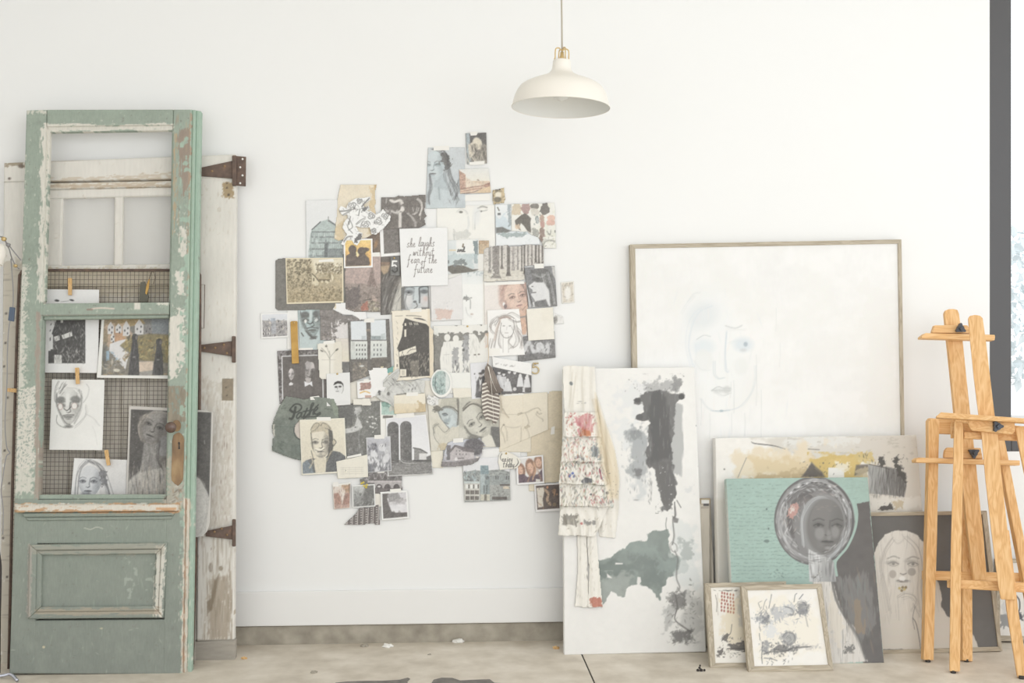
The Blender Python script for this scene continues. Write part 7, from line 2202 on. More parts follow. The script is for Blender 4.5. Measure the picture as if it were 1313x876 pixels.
def a_crumple(c):
    c.nz(6, .04)
    k = (150, 149, 145)
    for q in ([(491, 491), (500, 482), (512, 473)], [(492, 494), (502, 488), (511, 480)], [(494, 486), (502, 490), (508, 494)], [(498, 500), (504, 493), (512, 494), (520, 503)], [(497, 505), (502, 512), (506, 520)], [(508, 494), (516, 498), (522, 490)], [(524, 490), (530, 496), (528, 504)], [(532, 489), (538, 498), (540, 504)], [(512, 486), (518, 492), (524, 494)], [(490, 508), (498, 514), (505, 522)], [(497, 496), (499, 504)]):
        c.st(q, k, .8, 4, 1.2, .55)
    c.st([(500, 503), (506, 496), (514, 498), (516, 505)], (206, 206, 202), 2.2, 4, 1, .6).el(498, 505, 2, 2.4, (104, 102, 100), .85, 0, 1).wear([(486, 500), (489, 502), (487, 506), (484, 503)], (100, 98, 96), 2, .4, 1.5, .9).db(496, 486, 516, 494, 20, [(110, 108, 106), (226, 226, 222)], 4, 1, (.2, 1), .7).db(524, 494, 534, 503, 16, [(104, 102, 100), (226, 226, 224)], 3, 1.1, (.8, 2), .8).db(492, 478, 545, 522, 90, [(190, 190, 186), (232, 232, 229), (170, 170, 166)], 4, .9, (0, 3), .5)


art('crumpled_print', 'crumpled grey engraving cut to a loose outline, below the black house print', bx(480, 470, 548, 525), 9, (214, 214, 209), a_crumple, 'print', 'paper',
    poly=[(491, 490), (496, 483), (505, 476), (511, 472), (512.5, 478), (510, 486), (508, 490), (516, 488), (526, 491), (534, 487), (545, 488), (544, 504), (532, 505), (520, 504), (508, 506), (506, 523), (498, 517), (489, 514), (482, 508), (486, 500), (492, 503), (496, 496), (491, 496)], curl=.005)


def a_tan(c):
    c.nz(10, .02).gr(505, 518, 546, 531, (232, 216, 184), (222, 200, 158), .8).wear([(536, 518), (546, 518), (546, 530), (536, 530)], (206, 178, 128), 4, .4, 4, .7)


art('paper_note', 'stained tan note above the photo of two silos', [(505, 507), (545, 504.5), (546, 528), (505.5, 531)], 10, (238, 229, 208), a_tan, 'paper', 'paper', tape=[[(521, 503.5), (536, 503), (536, 507.5), (521, 508)]])


def a_mint(c):
    c.rc(489, 514, 508, 532, (176, 208, 196), .95, 1).wear([(489, 514), (500, 514), (498, 522), (490, 521)], (136, 182, 168), 3, .3, 2, .9).wear([(498, 522), (506, 520), (506, 527), (498, 527)], (214, 206, 192), 3, .4, 2, .8).rc(491, 533, 504, 536.5, (116, 110, 102), .9, 1).rc(487, 515, 489, 590, (238, 236, 230), .9)


art('photograph', 'white card with a mint green patch, left of the stained tan note', [(487, 516), (508, 514), (510, 590), (489, 592)], 5, (240, 238, 232), a_mint)


def a_silos(c):
    c.gr(496, 531, 556, 592, (226, 226, 231), (238, 238, 240)).rc(496, 590, 556, 612, (146, 144, 142)).nz(3, .04, 2, box=(496, 590, 556, 612))
    for x0, x1, y0, b in ((497, 511, 541, 594), (513.5, 527.5, 540, 594)):
        q = [(x0, b), (x0 - .4, y0 + 6)] + [((x0 + x1) / 2 - (x1 - x0) / 2 * math.cos(t), y0 + 6 - 6 * math.sin(t)) for t in np.linspace(.1, 3.04, 8)] + [(x1 + .6, b)]
        c.pg(q, (118, 116, 115), 1, .8)
        c.clip(q).db(x0, y0, x1, b, 130, [(96, 94, 93), (140, 138, 136), (160, 158, 156)], 2.4, .9, (0, 3), .7).gr(x0, y0, x1 + 1, b, (128, 126, 124), (92, 90, 90), .35, False).clip()
    c.clip([(495, 531), (553.5, 531), (555.5, 608), (497, 610)])
    c.pg([(531, 575), (540, 576.5), (547, 581), (547, 590), (531, 591)], (150, 148, 146), 1, .8).ln([(530, 574.5), (539, 576), (547.5, 581)], (100, 98, 97), 1.5, .9, sm=False).rc(537.5, 581.5, 547, 589.5, (224, 223, 222), 1, .6).rc(530, 590, 556, 592, (84, 82, 82), .85, 1).pg([(547, 586), (556, 582), (556, 592), (547, 592)], (106, 104, 102), .9, 1.5)
    c.db(497, 592, 555, 609, 90, [(110, 108, 107), (186, 184, 182), (150, 148, 146)], 5, .9, (-.1, .1), .6).st([(512, 588), (516, 592), (522, 593), (530, 593)], (226, 225, 224), 1.3, 3, .8, .7)


art('photograph', 'black and white photo of two round-topped farm silos and a barn', [(494.5, 536.5), (546, 531.5), (555.5, 608), (497, 611)], 7, (230, 230, 233), a_silos, border=((242, 241, 241), 1.2, 1.2, .8, .8), tape=[[(508, 530.5), (531, 529), (531.5, 535), (508.5, 536)]], pitch=.6)


def a_crowd(c):
    c.gr(470, 560, 504, 608, (206, 206, 214), (130, 130, 136))
    c.pg([(472, 578), (477, 568), (483, 570), (484, 580), (478, 584)], (130, 130, 140), .9, 1.5)
    for x, y, rx, ry, k in ((480, 584, 4, 8, 232), (476, 592, 3, 5, 226), (490, 574, 5, 5, 222), (486, 594, 3.5, 6, 230), (495, 588, 4, 7, 224), (498, 576, 3, 6, 206), (474, 587, 3, 3, 236), (484, 602, 3, 5, 228)):
        c.el(x, y, rx, ry, (k, k, k + 4), .9, c.rs.randn() * .4, 1.4)
    c.db(471, 570, 502, 606, 90, [(92, 92, 98), (120, 120, 128), (206, 206, 214), (240, 240, 244)], 4, 1.3, (.9, 2.2), .75).rc(470, 595, 476, 606, (120, 122, 130), .8, 1.5)


art('photograph', 'small black and white snapshot of people at a table, left of the silos', [(469.5, 561.5), (500.5, 559.5), (502, 604), (471, 606.5)], 9, (176, 176, 182), a_crowd, border=((236, 236, 238), .8), tape=[[(480, 558), (493, 557.5), (493, 562.5), (480, 563)]])


def a_bridge(c):
    c.gr(455, 600, 517, 634, (120, 117, 116), (140, 136, 134))
    c.db(458, 600, 516, 618, 150, [(216, 208, 210), (96, 92, 92), (160, 154, 154), (190, 184, 186)], 2.6, 1.2, (0, 3), .8)
    for x in (477, 485.5, 494):
        c.el(x, 612, 3, 4, (112, 106, 106), .9, 0, 1).st([(x - 3.4, 614), (x, 607.4), (x + 3.4, 614)], (222, 214, 216), 1, 1, .2, .9)
    c.rc(472, 616.5, 516, 619, (206, 198, 200), .95, .8).rc(480, 619, 516, 626, (190, 184, 184), .9, .8)
    for x in (486, 497, 508.5):
        c.el(x, 625.5, 4.6, 5, (104, 98, 98), 1, 0, .8).st([(x - 5, 626), (x - 3, 621.4), (x, 620), (x + 3, 621.4), (x + 5, 626)], (226, 220, 222), 1, 1, .2, .9)
    c.rc(472, 626, 516, 634, (126, 118, 118), .9, 1).el(486, 624, 2, 1.2, (236, 232, 232), .9).rc(500, 606, 506, 616, (110, 106, 106), .8, 1.5)


art('photograph', 'black and white photo of an arched stone bridge, below the silos', bx(460, 600, 517, 634), 5, (150, 146, 146), a_bridge, poly=[(461.5, 615), (472, 612), (472, 604), (514.5, 600), (516, 628), (500, 629), (490, 634), (474, 632), (463, 622)], tape=[[(484, 602.5), (493, 602), (493, 606.5), (484, 607)]])


def a_bw(c):
    c.gr(452, 622, 481, 650, (206, 208, 206), (130, 130, 128)).pg([(468, 622), (481, 622), (481, 651), (464, 651)], (122, 121, 119), .95, 3)
    c.db(453, 630, 480, 650, 70, [(112, 112, 110), (190, 192, 190), (146, 146, 144)], 3, 1.3, (0, 3), .7).el(462, 634, 1.6, 2, (120, 120, 118), .8)


art('photograph', 'small bordered grey snapshot of foliage with yellow flowers stuck on top', [(451, 622.5), (480.5, 621), (481.5, 649.5), (452, 651.5)], 7, (170, 170, 168), a_bw, border=((240, 240, 238), 1.6, 1.2, 1.4, 1.6))
fy = []
for i, (x, y) in enumerate(((463.5, 620), (467, 623), (470.5, 622), (466, 618.8), (469.5, 625))):
    V_ = Vector(on(x, y, (-.0125, 0)))
    bm = bmesh.new()
    for k_ in range(5):
        a = k_ * 1.257 + i
        bmesh.ops.create_icosphere(bm, subdivisions=1, radius=.0022, matrix=Matrix.Translation(V_ + Vector((math.cos(a) * .0028, 0, math.sin(a) * .0028))) @ Matrix.Diagonal((1, .5, 1, 1)))
    M.setdefault('yellow', material('yellow_petal', .7, (226, 206, 104)))
    fy.append(from_bm('flower', bm, M['yellow']))
spr = thing('flower_sprig', WL[fy[0].name], 'tiny sprig of yellow flowers on the bordered grey snapshot', 'flowers')
for f in fy:
    f.parent = spr
    f.location = WL[f.name] - WL[spr.name]


def a_boots(c):
    c.gr(426, 620, 450, 653, (232, 226, 216), (196, 160, 140)).rc(438, 622, 450, 632, (196, 156, 120), .95, 1.2).rc(447, 619, 450, 635, (150, 120, 98), .9)
    c.pg([(428, 633), (434, 632), (437, 638), (437, 651), (428, 652)], (186, 140, 122), 1, 1.5).pg([(440, 637), (445, 632), (449, 633), (449, 650), (439, 651)], (182, 136, 120), 1, 1.5).rc(428, 647, 449, 653, (206, 172, 158), .8, 1.5).pg([(436, 629), (440, 624), (443, 630), (439, 646)], (236, 226, 216), .8, 1.5).db(428, 622, 449, 652, 40, [(160, 112, 98), (222, 190, 172)], 3, 1, (1.2, 1.9), .6)


art('photograph', 'faded rust-coloured photo of two draped shapes, lowest left snapshot', [(426, 621.5), (449.5, 618.5), (448.5, 651.5), (428, 653.5)], 5, (206, 180, 164), a_boots, border=((240, 237, 230), 1, 2, .6, .6), tape=[[(427, 618.5), (434, 618), (434, 624), (427, 624)]])


def a_cloud(c):
    c.gr(488, 630, 524, 660, (206, 204, 208), (236, 234, 238))
    c.wear([(496, 632), (512, 632), (516, 642), (500, 644)], (150, 146, 146), 4, .4, 4, .8).wear([(498, 644), (522, 638), (522, 644), (500, 648)], (190, 186, 188), 4, .5, 3, .8, 2).db(498, 644, 522, 656, 24, [(240, 238, 241), (222, 220, 224)], 7, 1.4, (-.3, .3), .6)
    c.pg([(490.5, 634), (497, 634), (496.5, 640), (499, 648), (502, 656), (508, 657.5), (522, 657), (523, 666), (490, 666)], (118, 112, 110), 1, 1).rc(490, 632.5, 498, 634.5, (124, 118, 116), 1).db(490, 656, 522, 665, 30, [(100, 95, 94), (150, 144, 142)], 2.4, 1, (0, 3), .6)


art('photograph', 'bordered snapshot of a monument against big clouds, lowest right of its cluster', [(487.5, 631), (522.5, 629), (524.5, 665), (489.5, 667.5)], 7, (226, 224, 228), a_cloud, border=((241, 241, 240), 2.2, 2.4, 2, 2.4), tape=[[(500, 627.5), (514, 626.5), (514.5, 631), (500, 631.5)]])


def a_lattice(c):
    for i in range(7):
        x = 443 + i * 6.6
        c.ln([(x + 3, 648), (x + 2, 674)], (222, 216, 212), 1, .8, .5, sm=False)
        for j in range(9):
            c.rc(x - .6, 650 + j * 3 + (i % 2), x + 1.4, 651.4 + j * 3 + (i % 2), (216, 210, 206), .8, .5)
    c.db(440, 648, 488, 674, 60, [(100, 92, 90), (150, 142, 138)], 1.6, .9, (0, 3), .6)


art('paper_scrap', 'triangular scrap of dark lattice pattern, lowest in the collage', bx(440, 647, 488, 674), 6, (122, 113, 110), a_lattice, 'paper', 'paper', poly=[(441, 673), (456, 659), (461, 651.5), (480, 650.5), (481, 648), (486, 647.5), (487, 673), (481, 673), (480, 671), (469, 671.5), (468, 673)], pitch=.5)
art('paper_strip', 'cream strip behind the bordered cloud snapshot', bx(480, 628, 489, 650), 4, (236, 230, 218), None, 'paper', 'paper')


# --- two painted women
def a_cap(c):
    c.nz(14, .03)
    k = (130, 130, 122)
    c.pg([(552, 536), (555, 548), (562, 560), (566, 580), (589, 580), (589, 545)], (216, 211, 194), .8, 3)
    c.pg([(562, 524), (566, 512), (574, 508), (588, 510), (589, 524), (580, 523), (568, 524)], (198, 194, 178), 1, 1.5)
    c.pg([(561, 526), (570, 522), (580, 524), (588, 530), (588, 546), (584, 548), (580, 547), (577, 550), (572, 546), (569, 541), (564, 536), (562, 530)], (194, 204, 205), 1, 1.2)
    c.st([(555, 526), (562, 527), (570, 522.5), (580, 523), (588, 530)], (120, 118, 110), 1.6, 4, .8, .75).wear([(555, 522), (562, 520), (566, 526), (558, 528)], (130, 126, 116), 3, .4, 2, .9).st([(562, 528), (566, 538), (571, 544), (576, 550)], (136, 138, 136), 1.1, 3, .5, .8)
    c.el(570.5, 532, 3, 1.8, (130, 140, 144), .85, .1, 1).ln([(567, 531), (571, 530), (574, 532)], (112, 116, 118), 1.2, .8).ln([(570, 542), (575, 544)], (120, 126, 128), 1.3, .8).wear([(573, 536), (582, 530), (586, 542), (578, 546)], (206, 218, 220), 5, .4, 4, .8).el(576, 538, 2, 3, (160, 174, 178), .6, 0, 2)
    c.st([(576, 550), (570, 554), (560, 544), (556, 552), (558, 562), (564, 570), (566, 580)], (158, 155, 142), 1.1, 4, .9, .6).st([(562, 544), (556, 548), (557, 556)], (150, 148, 136), 1.2, 3, .8, .7).wear([(560, 572), (570, 565), (576, 578), (566, 580)], (206, 188, 150), 5, .5, 4, .7).st([(586, 512), (587, 530), (586, 545)], (126, 122, 112), 2, 3, .6, .7).el(572, 540, 3, 3, (150, 166, 172), .5, 0, 2)


art('painting', 'sketchy painting of a blue-faced figure in a cap looking down', [(548.5, 513), (588, 509.5), (589, 575), (552.5, 579)], 6, (222, 217, 202), a_cap, 'picture', 'paper', pitch=.6)


def a_tilt(c):
    c.gr(588, 508, 642, 574, (206, 203, 188), (190, 188, 176)).nz(10, .04)
    c.pg([(588, 574), (600, 560), (612, 556), (626, 560), (634, 548), (642, 552), (642, 575)], (150, 148, 140), 1, 3)
    c.pg([(618, 562), (626, 556), (632, 560), (636, 574), (614, 575)], (226, 222, 208), 1, 2).pg([(628, 547), (642, 548), (642, 574), (637, 574), (631, 560)], (122, 121, 118), 1, 1.5)
    face(c, 612, 540, 46, -.62, -.05, (214, 211, 198), (166, 163, 150), (96, 94, 90), w=.74, sa=.5)
    c.st([(594, 526), (602, 518), (612, 519), (622, 526), (630, 530)], (120, 116, 108), 1.8, 5, 1.2, .65).pg([(596, 522), (606, 513), (620, 512), (632, 516), (634, 528), (622, 527), (612, 521), (604, 520)], (206, 200, 184), .9, 2).st([(594, 526), (604, 518), (614, 520), (624, 528)], (112, 108, 100), 1.4, 4, .7, .7)
    c.st([(596, 548), (602, 556), (612, 562)], (130, 127, 118), 1.4, 4, .9, .7).wear([(602, 560), (612, 558), (616, 572), (604, 572)], (140, 137, 130), 4, .4, 4, .8).pg([(588, 546), (597, 551), (600, 562), (588, 564)], (220, 216, 202), .7, 3)


art('painting', 'grey-green painting of a woman with tilted head, beside the feathers', [(588.5, 510.5), (638.5, 506), (641, 573), (588.5, 574)], 6, (196, 193, 180), a_tilt, 'picture', 'paper', pitch=.6)
art('paper_sheet', 'cream paper corner below the capped figure, left of the farmhouse with tree', bx(552, 572, 568, 600), 3, (236, 229, 210), None, 'paper', 'paper')


def a_farm(c):
    c.gr(565, 560, 622, 580, (196, 200, 214), (206, 206, 214))
    c.el(608, 573, 13, 11, (116, 112, 116), 1, .1, 2).db(598, 562, 621, 585, 60, [(96, 92, 96), (140, 136, 140)], 2, 1, (0, 3), .7)
    c.rc(572.5, 571, 578, 590, (118, 114, 118), .95, 1).pg([(577, 581), (583, 572), (597, 576), (608, 580), (608, 590), (577, 591)], (196, 188, 190), 1, .8)
    c.pg([(576, 578), (583, 570.5), (590, 572), (608, 577), (609, 580.5), (595, 579), (584, 573), (578, 580)], (128, 120, 122), 1, .8)
    grid(c, 583, 576, 600, 585, 4, 2, (126, 118, 120), 1.4, 2)
    c.ln([(586, 588), (594, 587.5)], (112, 106, 108), 1.6, .8).el(585, 589, 2, 2.4, (232, 228, 230), .9).pg([(564, 592), (585, 592), (608, 588), (619, 585), (614, 594), (600, 597), (565, 600)], (140, 133, 134), 1, 1.5).db(566, 570, 573, 590, 20, [(112, 116, 140), (206, 212, 226)], 3, 1, (.8, 1.6), .7).el(612, 586.5, 2, 1.2, (232, 226, 220), .9)
    c.db(566, 590, 614, 599, 30, [(116, 110, 112), (160, 152, 152)], 5, .8, (-.2, .1), .6)


art('photograph', 'cut-out photo of a wooden house beside a dark tree, bottom of the collage', bx(564, 561, 623, 601), 9, (190, 188, 196), a_farm, poly=[(565, 599), (568, 588), (571, 577), (574, 568), (582, 565), (604, 563), (616, 562), (619, 567), (623, 572), (619, 572), (618, 582), (613, 591), (604, 596), (590, 598)], tape=[[(581, 562.5), (594, 561.5), (594, 567), (581, 568)]], curl=.003)
art('paper_sheet', 'white paper between the wooden house photo and the grey-roof city', bx(592, 574, 668, 605), 2, (240, 239, 237), None, 'paper', 'paper', poly=[(610, 580), (620, 576), (668, 572.5), (666, 600), (593, 604), (600, 598)])


def a_zinc(c):
    c.gr(593, 586, 656, 606, (232, 232, 236), (226, 226, 230))
    c.pg([(594, 606), (608, 603), (618, 604), (630, 603), (642, 602), (656, 606), (656, 644), (594, 644)], (166, 172, 170), 1, 1)
    c.pg([(616, 597), (626, 597), (627, 608), (616, 609)], (140, 164, 172), 1, .7).rc(616, 608, 622, 634, (176, 190, 192), .95, .8).rc(622, 608, 628, 634, (150, 164, 166), .95, .8)
    c.db(595, 604, 615, 617, 60, [(186, 206, 212), (110, 112, 114), (150, 166, 170)], 3, 1.2, (.5, 2), .8).db(628, 603, 655, 612, 40, [(120, 122, 120), (190, 194, 190)], 3, 1, (-.3, .3), .7)
    c.rc(595, 617.5, 615, 620, (206, 216, 216), .9).rc(595, 620, 615, 642, (212, 208, 200), .9)
    for i in range(3):
        for j in range(3):
            c.rc(597 + i * 6, 621.5 + j * 7.4, 600.4 + i * 6, 626.5 + j * 7.4, (236, 236, 232) if j == 0 else (112, 104, 98), .9, .6).rc(600.4 + i * 6, 621.5 + j * 7.4, 602 + i * 6, 626.5 + j * 7.4, (110, 104, 100), .9, .6)
    c.rc(630, 610, 655, 622, (160, 168, 168), .9, 1)
    for x in (636, 638.5, 649.5, 652):
        c.rc(x - .7, 610.5, x + .7, 615, (104, 104, 104), .9)
    c.rc(628, 622, 655, 640, (172, 174, 170), .9, 1).rc(641, 621, 655, 623, (104, 94, 88), .9).rc(645, 623.5, 654, 627, (222, 206, 182), .9).db(629, 622, 655, 640, 80, [(120, 118, 114), (206, 208, 204), (146, 148, 146)], 2.4, 1, (0, 3), .7).rc(631, 637, 650, 641, (104, 96, 92), .9, .8).rc(616, 634, 628, 642, (214, 208, 186), .8, 1).rc(621, 634, 624, 642, (120, 112, 102), .8)
    c.rc(620, 622, 621.5, 633, (110, 116, 116), .8).rc(623.5, 622, 625, 633, (104, 108, 108), .8).el(625, 613, 2.4, 2, (112, 118, 120), .8)


art('photograph', 'photo of grey-blue zinc city roofs, lowest large print of the collage', [(593, 588), (653, 586), (654.5, 641.5), (596, 644)], 6, (206, 208, 210), a_zinc, pitch=.6)


def a_three(c):
    c.rc(660, 584, 698, 624, (232, 230, 228))
    for x, y, w_, h_, col in ((668, 603, 5.5, 9, (222, 160, 128)), (680.5, 600, 6.5, 12, (206, 150, 120)), (691, 593, 6, 9, (226, 172, 152))):
        c.el(x, y, w_, h_, (176, 128, 104), 1, -.2, 1.5).el(x - .6, y + .5, w_ * .62, h_ * .62, (236, 190, 162), .95, -.2, 1.2)
        c.el(x - 2, y - .5, .6, .4, (150, 108, 96), .6).el(x + 1.2, y - .7, .6, .4, (150, 108, 96), .6).el(x - .3, y + 2.9, 1.1, .5, (186, 112, 100), .6)
    c.pg([(664, 609), (672, 608), (676, 612), (690, 608), (696, 600), (697, 622), (664, 622)], (120, 100, 112), 1, 1.5)
    c.st([(684, 592), (687, 602), (683, 614)], (222, 178, 138), 1.4, 5, 1, .7).st([(676, 600), (679, 610), (676, 618)], (186, 140, 110), 1.4, 4, .9, .7).st([(688, 600), (692, 610), (695, 618)], (190, 146, 118), 1.2, 4, .9, .7).pg([(687, 614), (693, 615), (692, 620), (687, 619)], (240, 236, 226), .9)


art('photograph', 'instant photo of three laughing women close together', [(661.5, 587), (696.5, 583.5), (698, 620), (663, 622)], 8, (232, 228, 224), a_three, border=((244, 243, 244), 2.2, 2, 2, 2.6), pitch=.6)


def a_dark(c):
    c.nz(5, .08)
    c.pg([(688, 626), (697, 625), (698, 630), (696, 640), (697, 650), (690, 651)], (232, 222, 206), 1, 1.2).st([(699, 629), (704, 634), (702, 641), (706, 648)], (226, 190, 150), 2.4, 4, 1.2, .75).st([(708, 630), (712, 628), (710, 634)], (222, 160, 110), 1.5, 4, 1, .8).el(702, 625, 1.4, 2, (222, 150, 104), .9).el(714, 634, 1.2, 1.2, (200, 140, 100), .8).el(711, 647, 2.4, 2.4, (166, 140, 104), .8, 0, 1.5).db(688, 623, 718, 652, 30, [(140, 116, 98), (90, 78, 74), (200, 150, 112)], 2.4, 1, (0, 3), .7)


art('photograph', 'dark instant photo with firelit shapes, lower right corner of the collage', [(685, 621.5), (719, 619.5), (719.5, 655), (687, 657)], 8, (112, 97, 92), a_dark, border=((240, 238, 238), 2, 1.6, 2, 3.2), pitch=.6)


def a_enjoy(c):
    k = (96, 92, 90)
    script(c, 643.5, 592, 3.6, 'enjoy', k, .7, 1.15, .9)
    script(c, 645, 599.4, 3.6, 'today', k, .7, 1.13, .9)
    c.ln([(642.5, 590), (641.6, 586), (643.5, 582)], k, .8, .9).ln([(663, 588), (664.5, 593), (662, 597.5), (658.5, 599.5)], k, 1.2, .8, taper=True)


art('lettered_cutout', "cream cut-out hand-lettered 'enjoy today', left of the three laughing women", bx(637, 579, 669, 603), 10, (240, 235, 222), a_enjoy, 'card', 'paper',
    poly=[(640, 597), (638.5, 592), (640, 583), (644, 579.5), (650, 579), (659, 583), (666, 588), (668.5, 591), (666, 597), (661, 601), (655, 601), (645, 602), (641, 603)], pitch=.45, curl=.002, pin=[(649, 581.5)])


# --- right: horse sketch and its tan papers
def a_horse(c):
    c.nz(20, .02).gr(640, 506, 702, 578, (238, 228, 206), (232, 220, 198), .6).rc(670, 504, 671, 552, (226, 212, 184), .5, 1.5)
    k = (176, 164, 142)
    for q, al in (([(641, 528), (650, 531), (662, 531), (668, 530)], .4), ([(668, 530), (676, 528), (684, 524), (690, 523), (693, 526)], .7), ([(690, 527), (688, 531), (692, 534), (697, 537), (696, 539)], .8), ([(688, 528), (690, 531), (694, 530)], .8), ([(674, 530), (677, 536), (678, 543), (674, 549)], .6), ([(648, 546), (658, 548), (668, 546)], .6), ([(646, 545), (643, 552), (646, 560), (648, 568)], .6), ([(648, 548), (650, 556), (650, 566)], .6), ([(668, 548), (668, 558), (667, 570)], .5), ([(675, 550), (678, 558), (677, 568)], .6), ([(644, 524), (647, 530), (652, 536)], .8), ([(642, 512), (643, 520), (644, 526)], .7)):
        c.st(q, k, .8, 3, .6, al)
    c.wear([(664, 529), (670, 529), (669, 532), (664, 532)], (190, 178, 156), 2, .4, 1.5, .8).wear([(673, 547), (679, 545), (678, 550), (674, 551)], (196, 182, 156), 2, .4, 1.5, .8).el(646, 545, 1.4, 1, (160, 150, 130), .8)


art('drawing', 'faint pencil sketch of a horse on tan paper, lower right of the collage', [(639.5, 507), (702, 503), (703, 551), (641, 578)], 4, (235, 224, 201), a_horse, 'drawing', 'paper', tape=[[(645, 503.5), (671, 501.5), (671.5, 506.5), (645.5, 508)]], pitch=.7)
art('paper_sheet', 'lower tan fold of the horse sketch papers, above the three women', bx(640, 550, 681, 580), 3, (234, 223, 200), lambda c: c.nz(8, .02), 'paper', 'paper')
art('paper_sheet', 'large tan paper reaching from the horse sketch to the tall canvas', bx(676, 501.5, 722, 623), 1, (226, 210, 180), lambda c: c.nz(12, .03).gr(704, 501, 722, 623, (228, 212, 182), (206, 190, 158), .8, False).rc(676, 550, 722, 551.2, (206, 184, 140), .6, 1).st([(700, 566), (708, 565), (716, 567)], (206, 192, 164), 1, 3, 1, .6), 'paper', 'paper', poly=[(676, 505), (704, 505), (704, 502), (722, 501.5), (722, 618), (690, 620), (688, 590), (676, 586)],
    tape=[[(707, 548), (711.5, 546.5), (711, 556.5), (706, 557.5)]])
art('paper_strip', 'tan tab between the three laughing women and the firelit photo', bx(678, 618, 688, 630), 2, (232, 220, 194), None, 'paper', 'paper')


def a_team(c):
    c.rc(634, 470, 682, 505, (106, 103, 104))
    for x, y in ((640, 478), (646, 480), (653, 477), (660, 478), (667, 482), (675, 484)):
        c.el(x, y, 1.9, 2.3, (222, 220, 220), 1, 0, .8).el(x, y - 1.8, 2, 1, (84, 82, 82), .9).pg([(x - 3, y + 3), (x + 3, y + 3), (x + 4, y + 14), (x - 4, y + 14)], (214, 213, 216) if x not in (653, 660) else (120, 117, 118), .95, 1)
    for x, y, w_ in ((642, 492, 5), (651, 494, 6), (667, 488, 4.5), (676, 489, 4.5)):
        c.pg([(x - w_ * .5, y - 5), (x + w_ * .5, y - 5), (x + w_, y + 8), (x - w_, y + 8)], (226, 226, 228), .95, 1.2).el(x, y - 6.5, 1.8, 2.2, (226, 224, 224), 1, 0, .8)
    c.el(660, 499, 2.4, 2.4, (222, 220, 220), .9).rc(668, 497, 681, 503, (112, 108, 108), .8, 1).rc(670, 497, 673, 503, (226, 226, 228), .9)
    c.pg([(630, 455), (684, 466), (684, 482), (630, 470)], (241, 240, 238), 1, .6)
    for i, (x0, x1) in enumerate(((635.5, 639.5), (642, 643.6), (645, 651), (653.5, 661))):
        y = 466.4 + i * 1.0
        c.db(x0, y - .8, x1, y + .8, int(5 * (x1 - x0) / 2), [(176, 174, 172), (206, 204, 202)], 1.4, .7, (0, 3), .8)


art('photograph', 'black and white team photo under a wide white border, right of the feathers', bx(631, 455, 682, 507), 7, (112, 108, 108), a_team, poly=[(631, 456), (633, 458), (681.5, 466), (681.5, 503), (634.5, 506.5)], pitch=.6)


def a_couple(c):
    c.gr(603, 464, 630, 510, (226, 226, 231), (232, 232, 236))
    dk = (104, 101, 102)
    c.pg([(611, 490), (615, 482), (621, 482), (626, 490), (626, 510), (610, 510)], dk, 1, 1.5).pg([(609, 508), (613, 494), (618, 496), (622, 508)], (126, 124, 126), .9, 1.5)
    c.el(616.5, 481, 2.4, 3, (206, 200, 198), 1).el(616.5, 479, 2.8, 1.4, (96, 92, 92), 1).el(619.5, 476.5, 2.4, 2.6, dk, 1).pg([(614, 485), (616, 488), (618, 485), (617, 494), (615, 494)], (226, 224, 224), .95).el(608.5, 479.5, .9, .9, (96, 92, 92)).db(610, 484, 626, 508, 26, [(84, 82, 82), (150, 148, 150)], 4, .9, (1.3, 1.8), .7).pg([(615, 494), (618, 494), (617, 502), (614, 502)], (214, 206, 200), .7, 1)


art('photograph', 'pale photo of a couple in dark clothes, left of the feathers', [(602.5, 466), (627, 464), (629, 510), (605, 512)], 6, (230, 230, 234), a_couple)
art('paper_note', 'blank cream note above the painting with tilted head', [(580, 497), (604, 495), (605, 511), (582, 513)], 5, (236, 229, 212), None, 'paper', 'paper')


def a_round(c):
    c.el(565.5, 491, 11.5, 15.5, (176, 196, 192), 1, 0, 1).clip([(565.5 + 11 * math.cos(t), 491 + 15 * math.sin(t)) for t in np.linspace(0, 6.283, 24)])
    c.db(554, 478, 578, 508, 120, [(126, 160, 156), (206, 216, 212), (104, 124, 124), (150, 180, 176)], 3, 1.1, (.8, 2.2), .75).rc(571, 476, 580, 506, (232, 234, 230), .8, 3).st([(559, 482), (558, 496), (562, 505)], (92, 108, 108), 1.4, 3, .8, .7)


art('photograph', 'round teal photo of plants with a white rim, below the ghostly figures', bx(550, 474, 582, 512), 8, (240, 239, 233), a_round, poly=[(566 + 14 * math.cos(t), 491.5 + 18.5 * math.sin(t)) for t in np.linspace(0, 6.283, 36, endpoint=False)], curl=.002, pitch=.6)
art('paper_sheet', 'ivory paper below the figures, right of the round teal photo', bx(570, 478, 606, 498), 5, (238, 238, 232), None, 'paper', 'paper')
art('paper_scrap', 'speckled white scrap left of the capped figure', bx(545, 505, 563, 521), 9, (232, 231, 228), lambda c: c.db(546, 506, 562, 520, 40, [(176, 174, 172), (120, 118, 116), (244, 243, 241)], 1.6, 1, (0, 3), .8), 'paper', 'paper', poly=[(547, 510), (549, 506), (553, 509), (558, 508), (562.5, 511), (562, 519), (554, 520.5), (548, 518)])

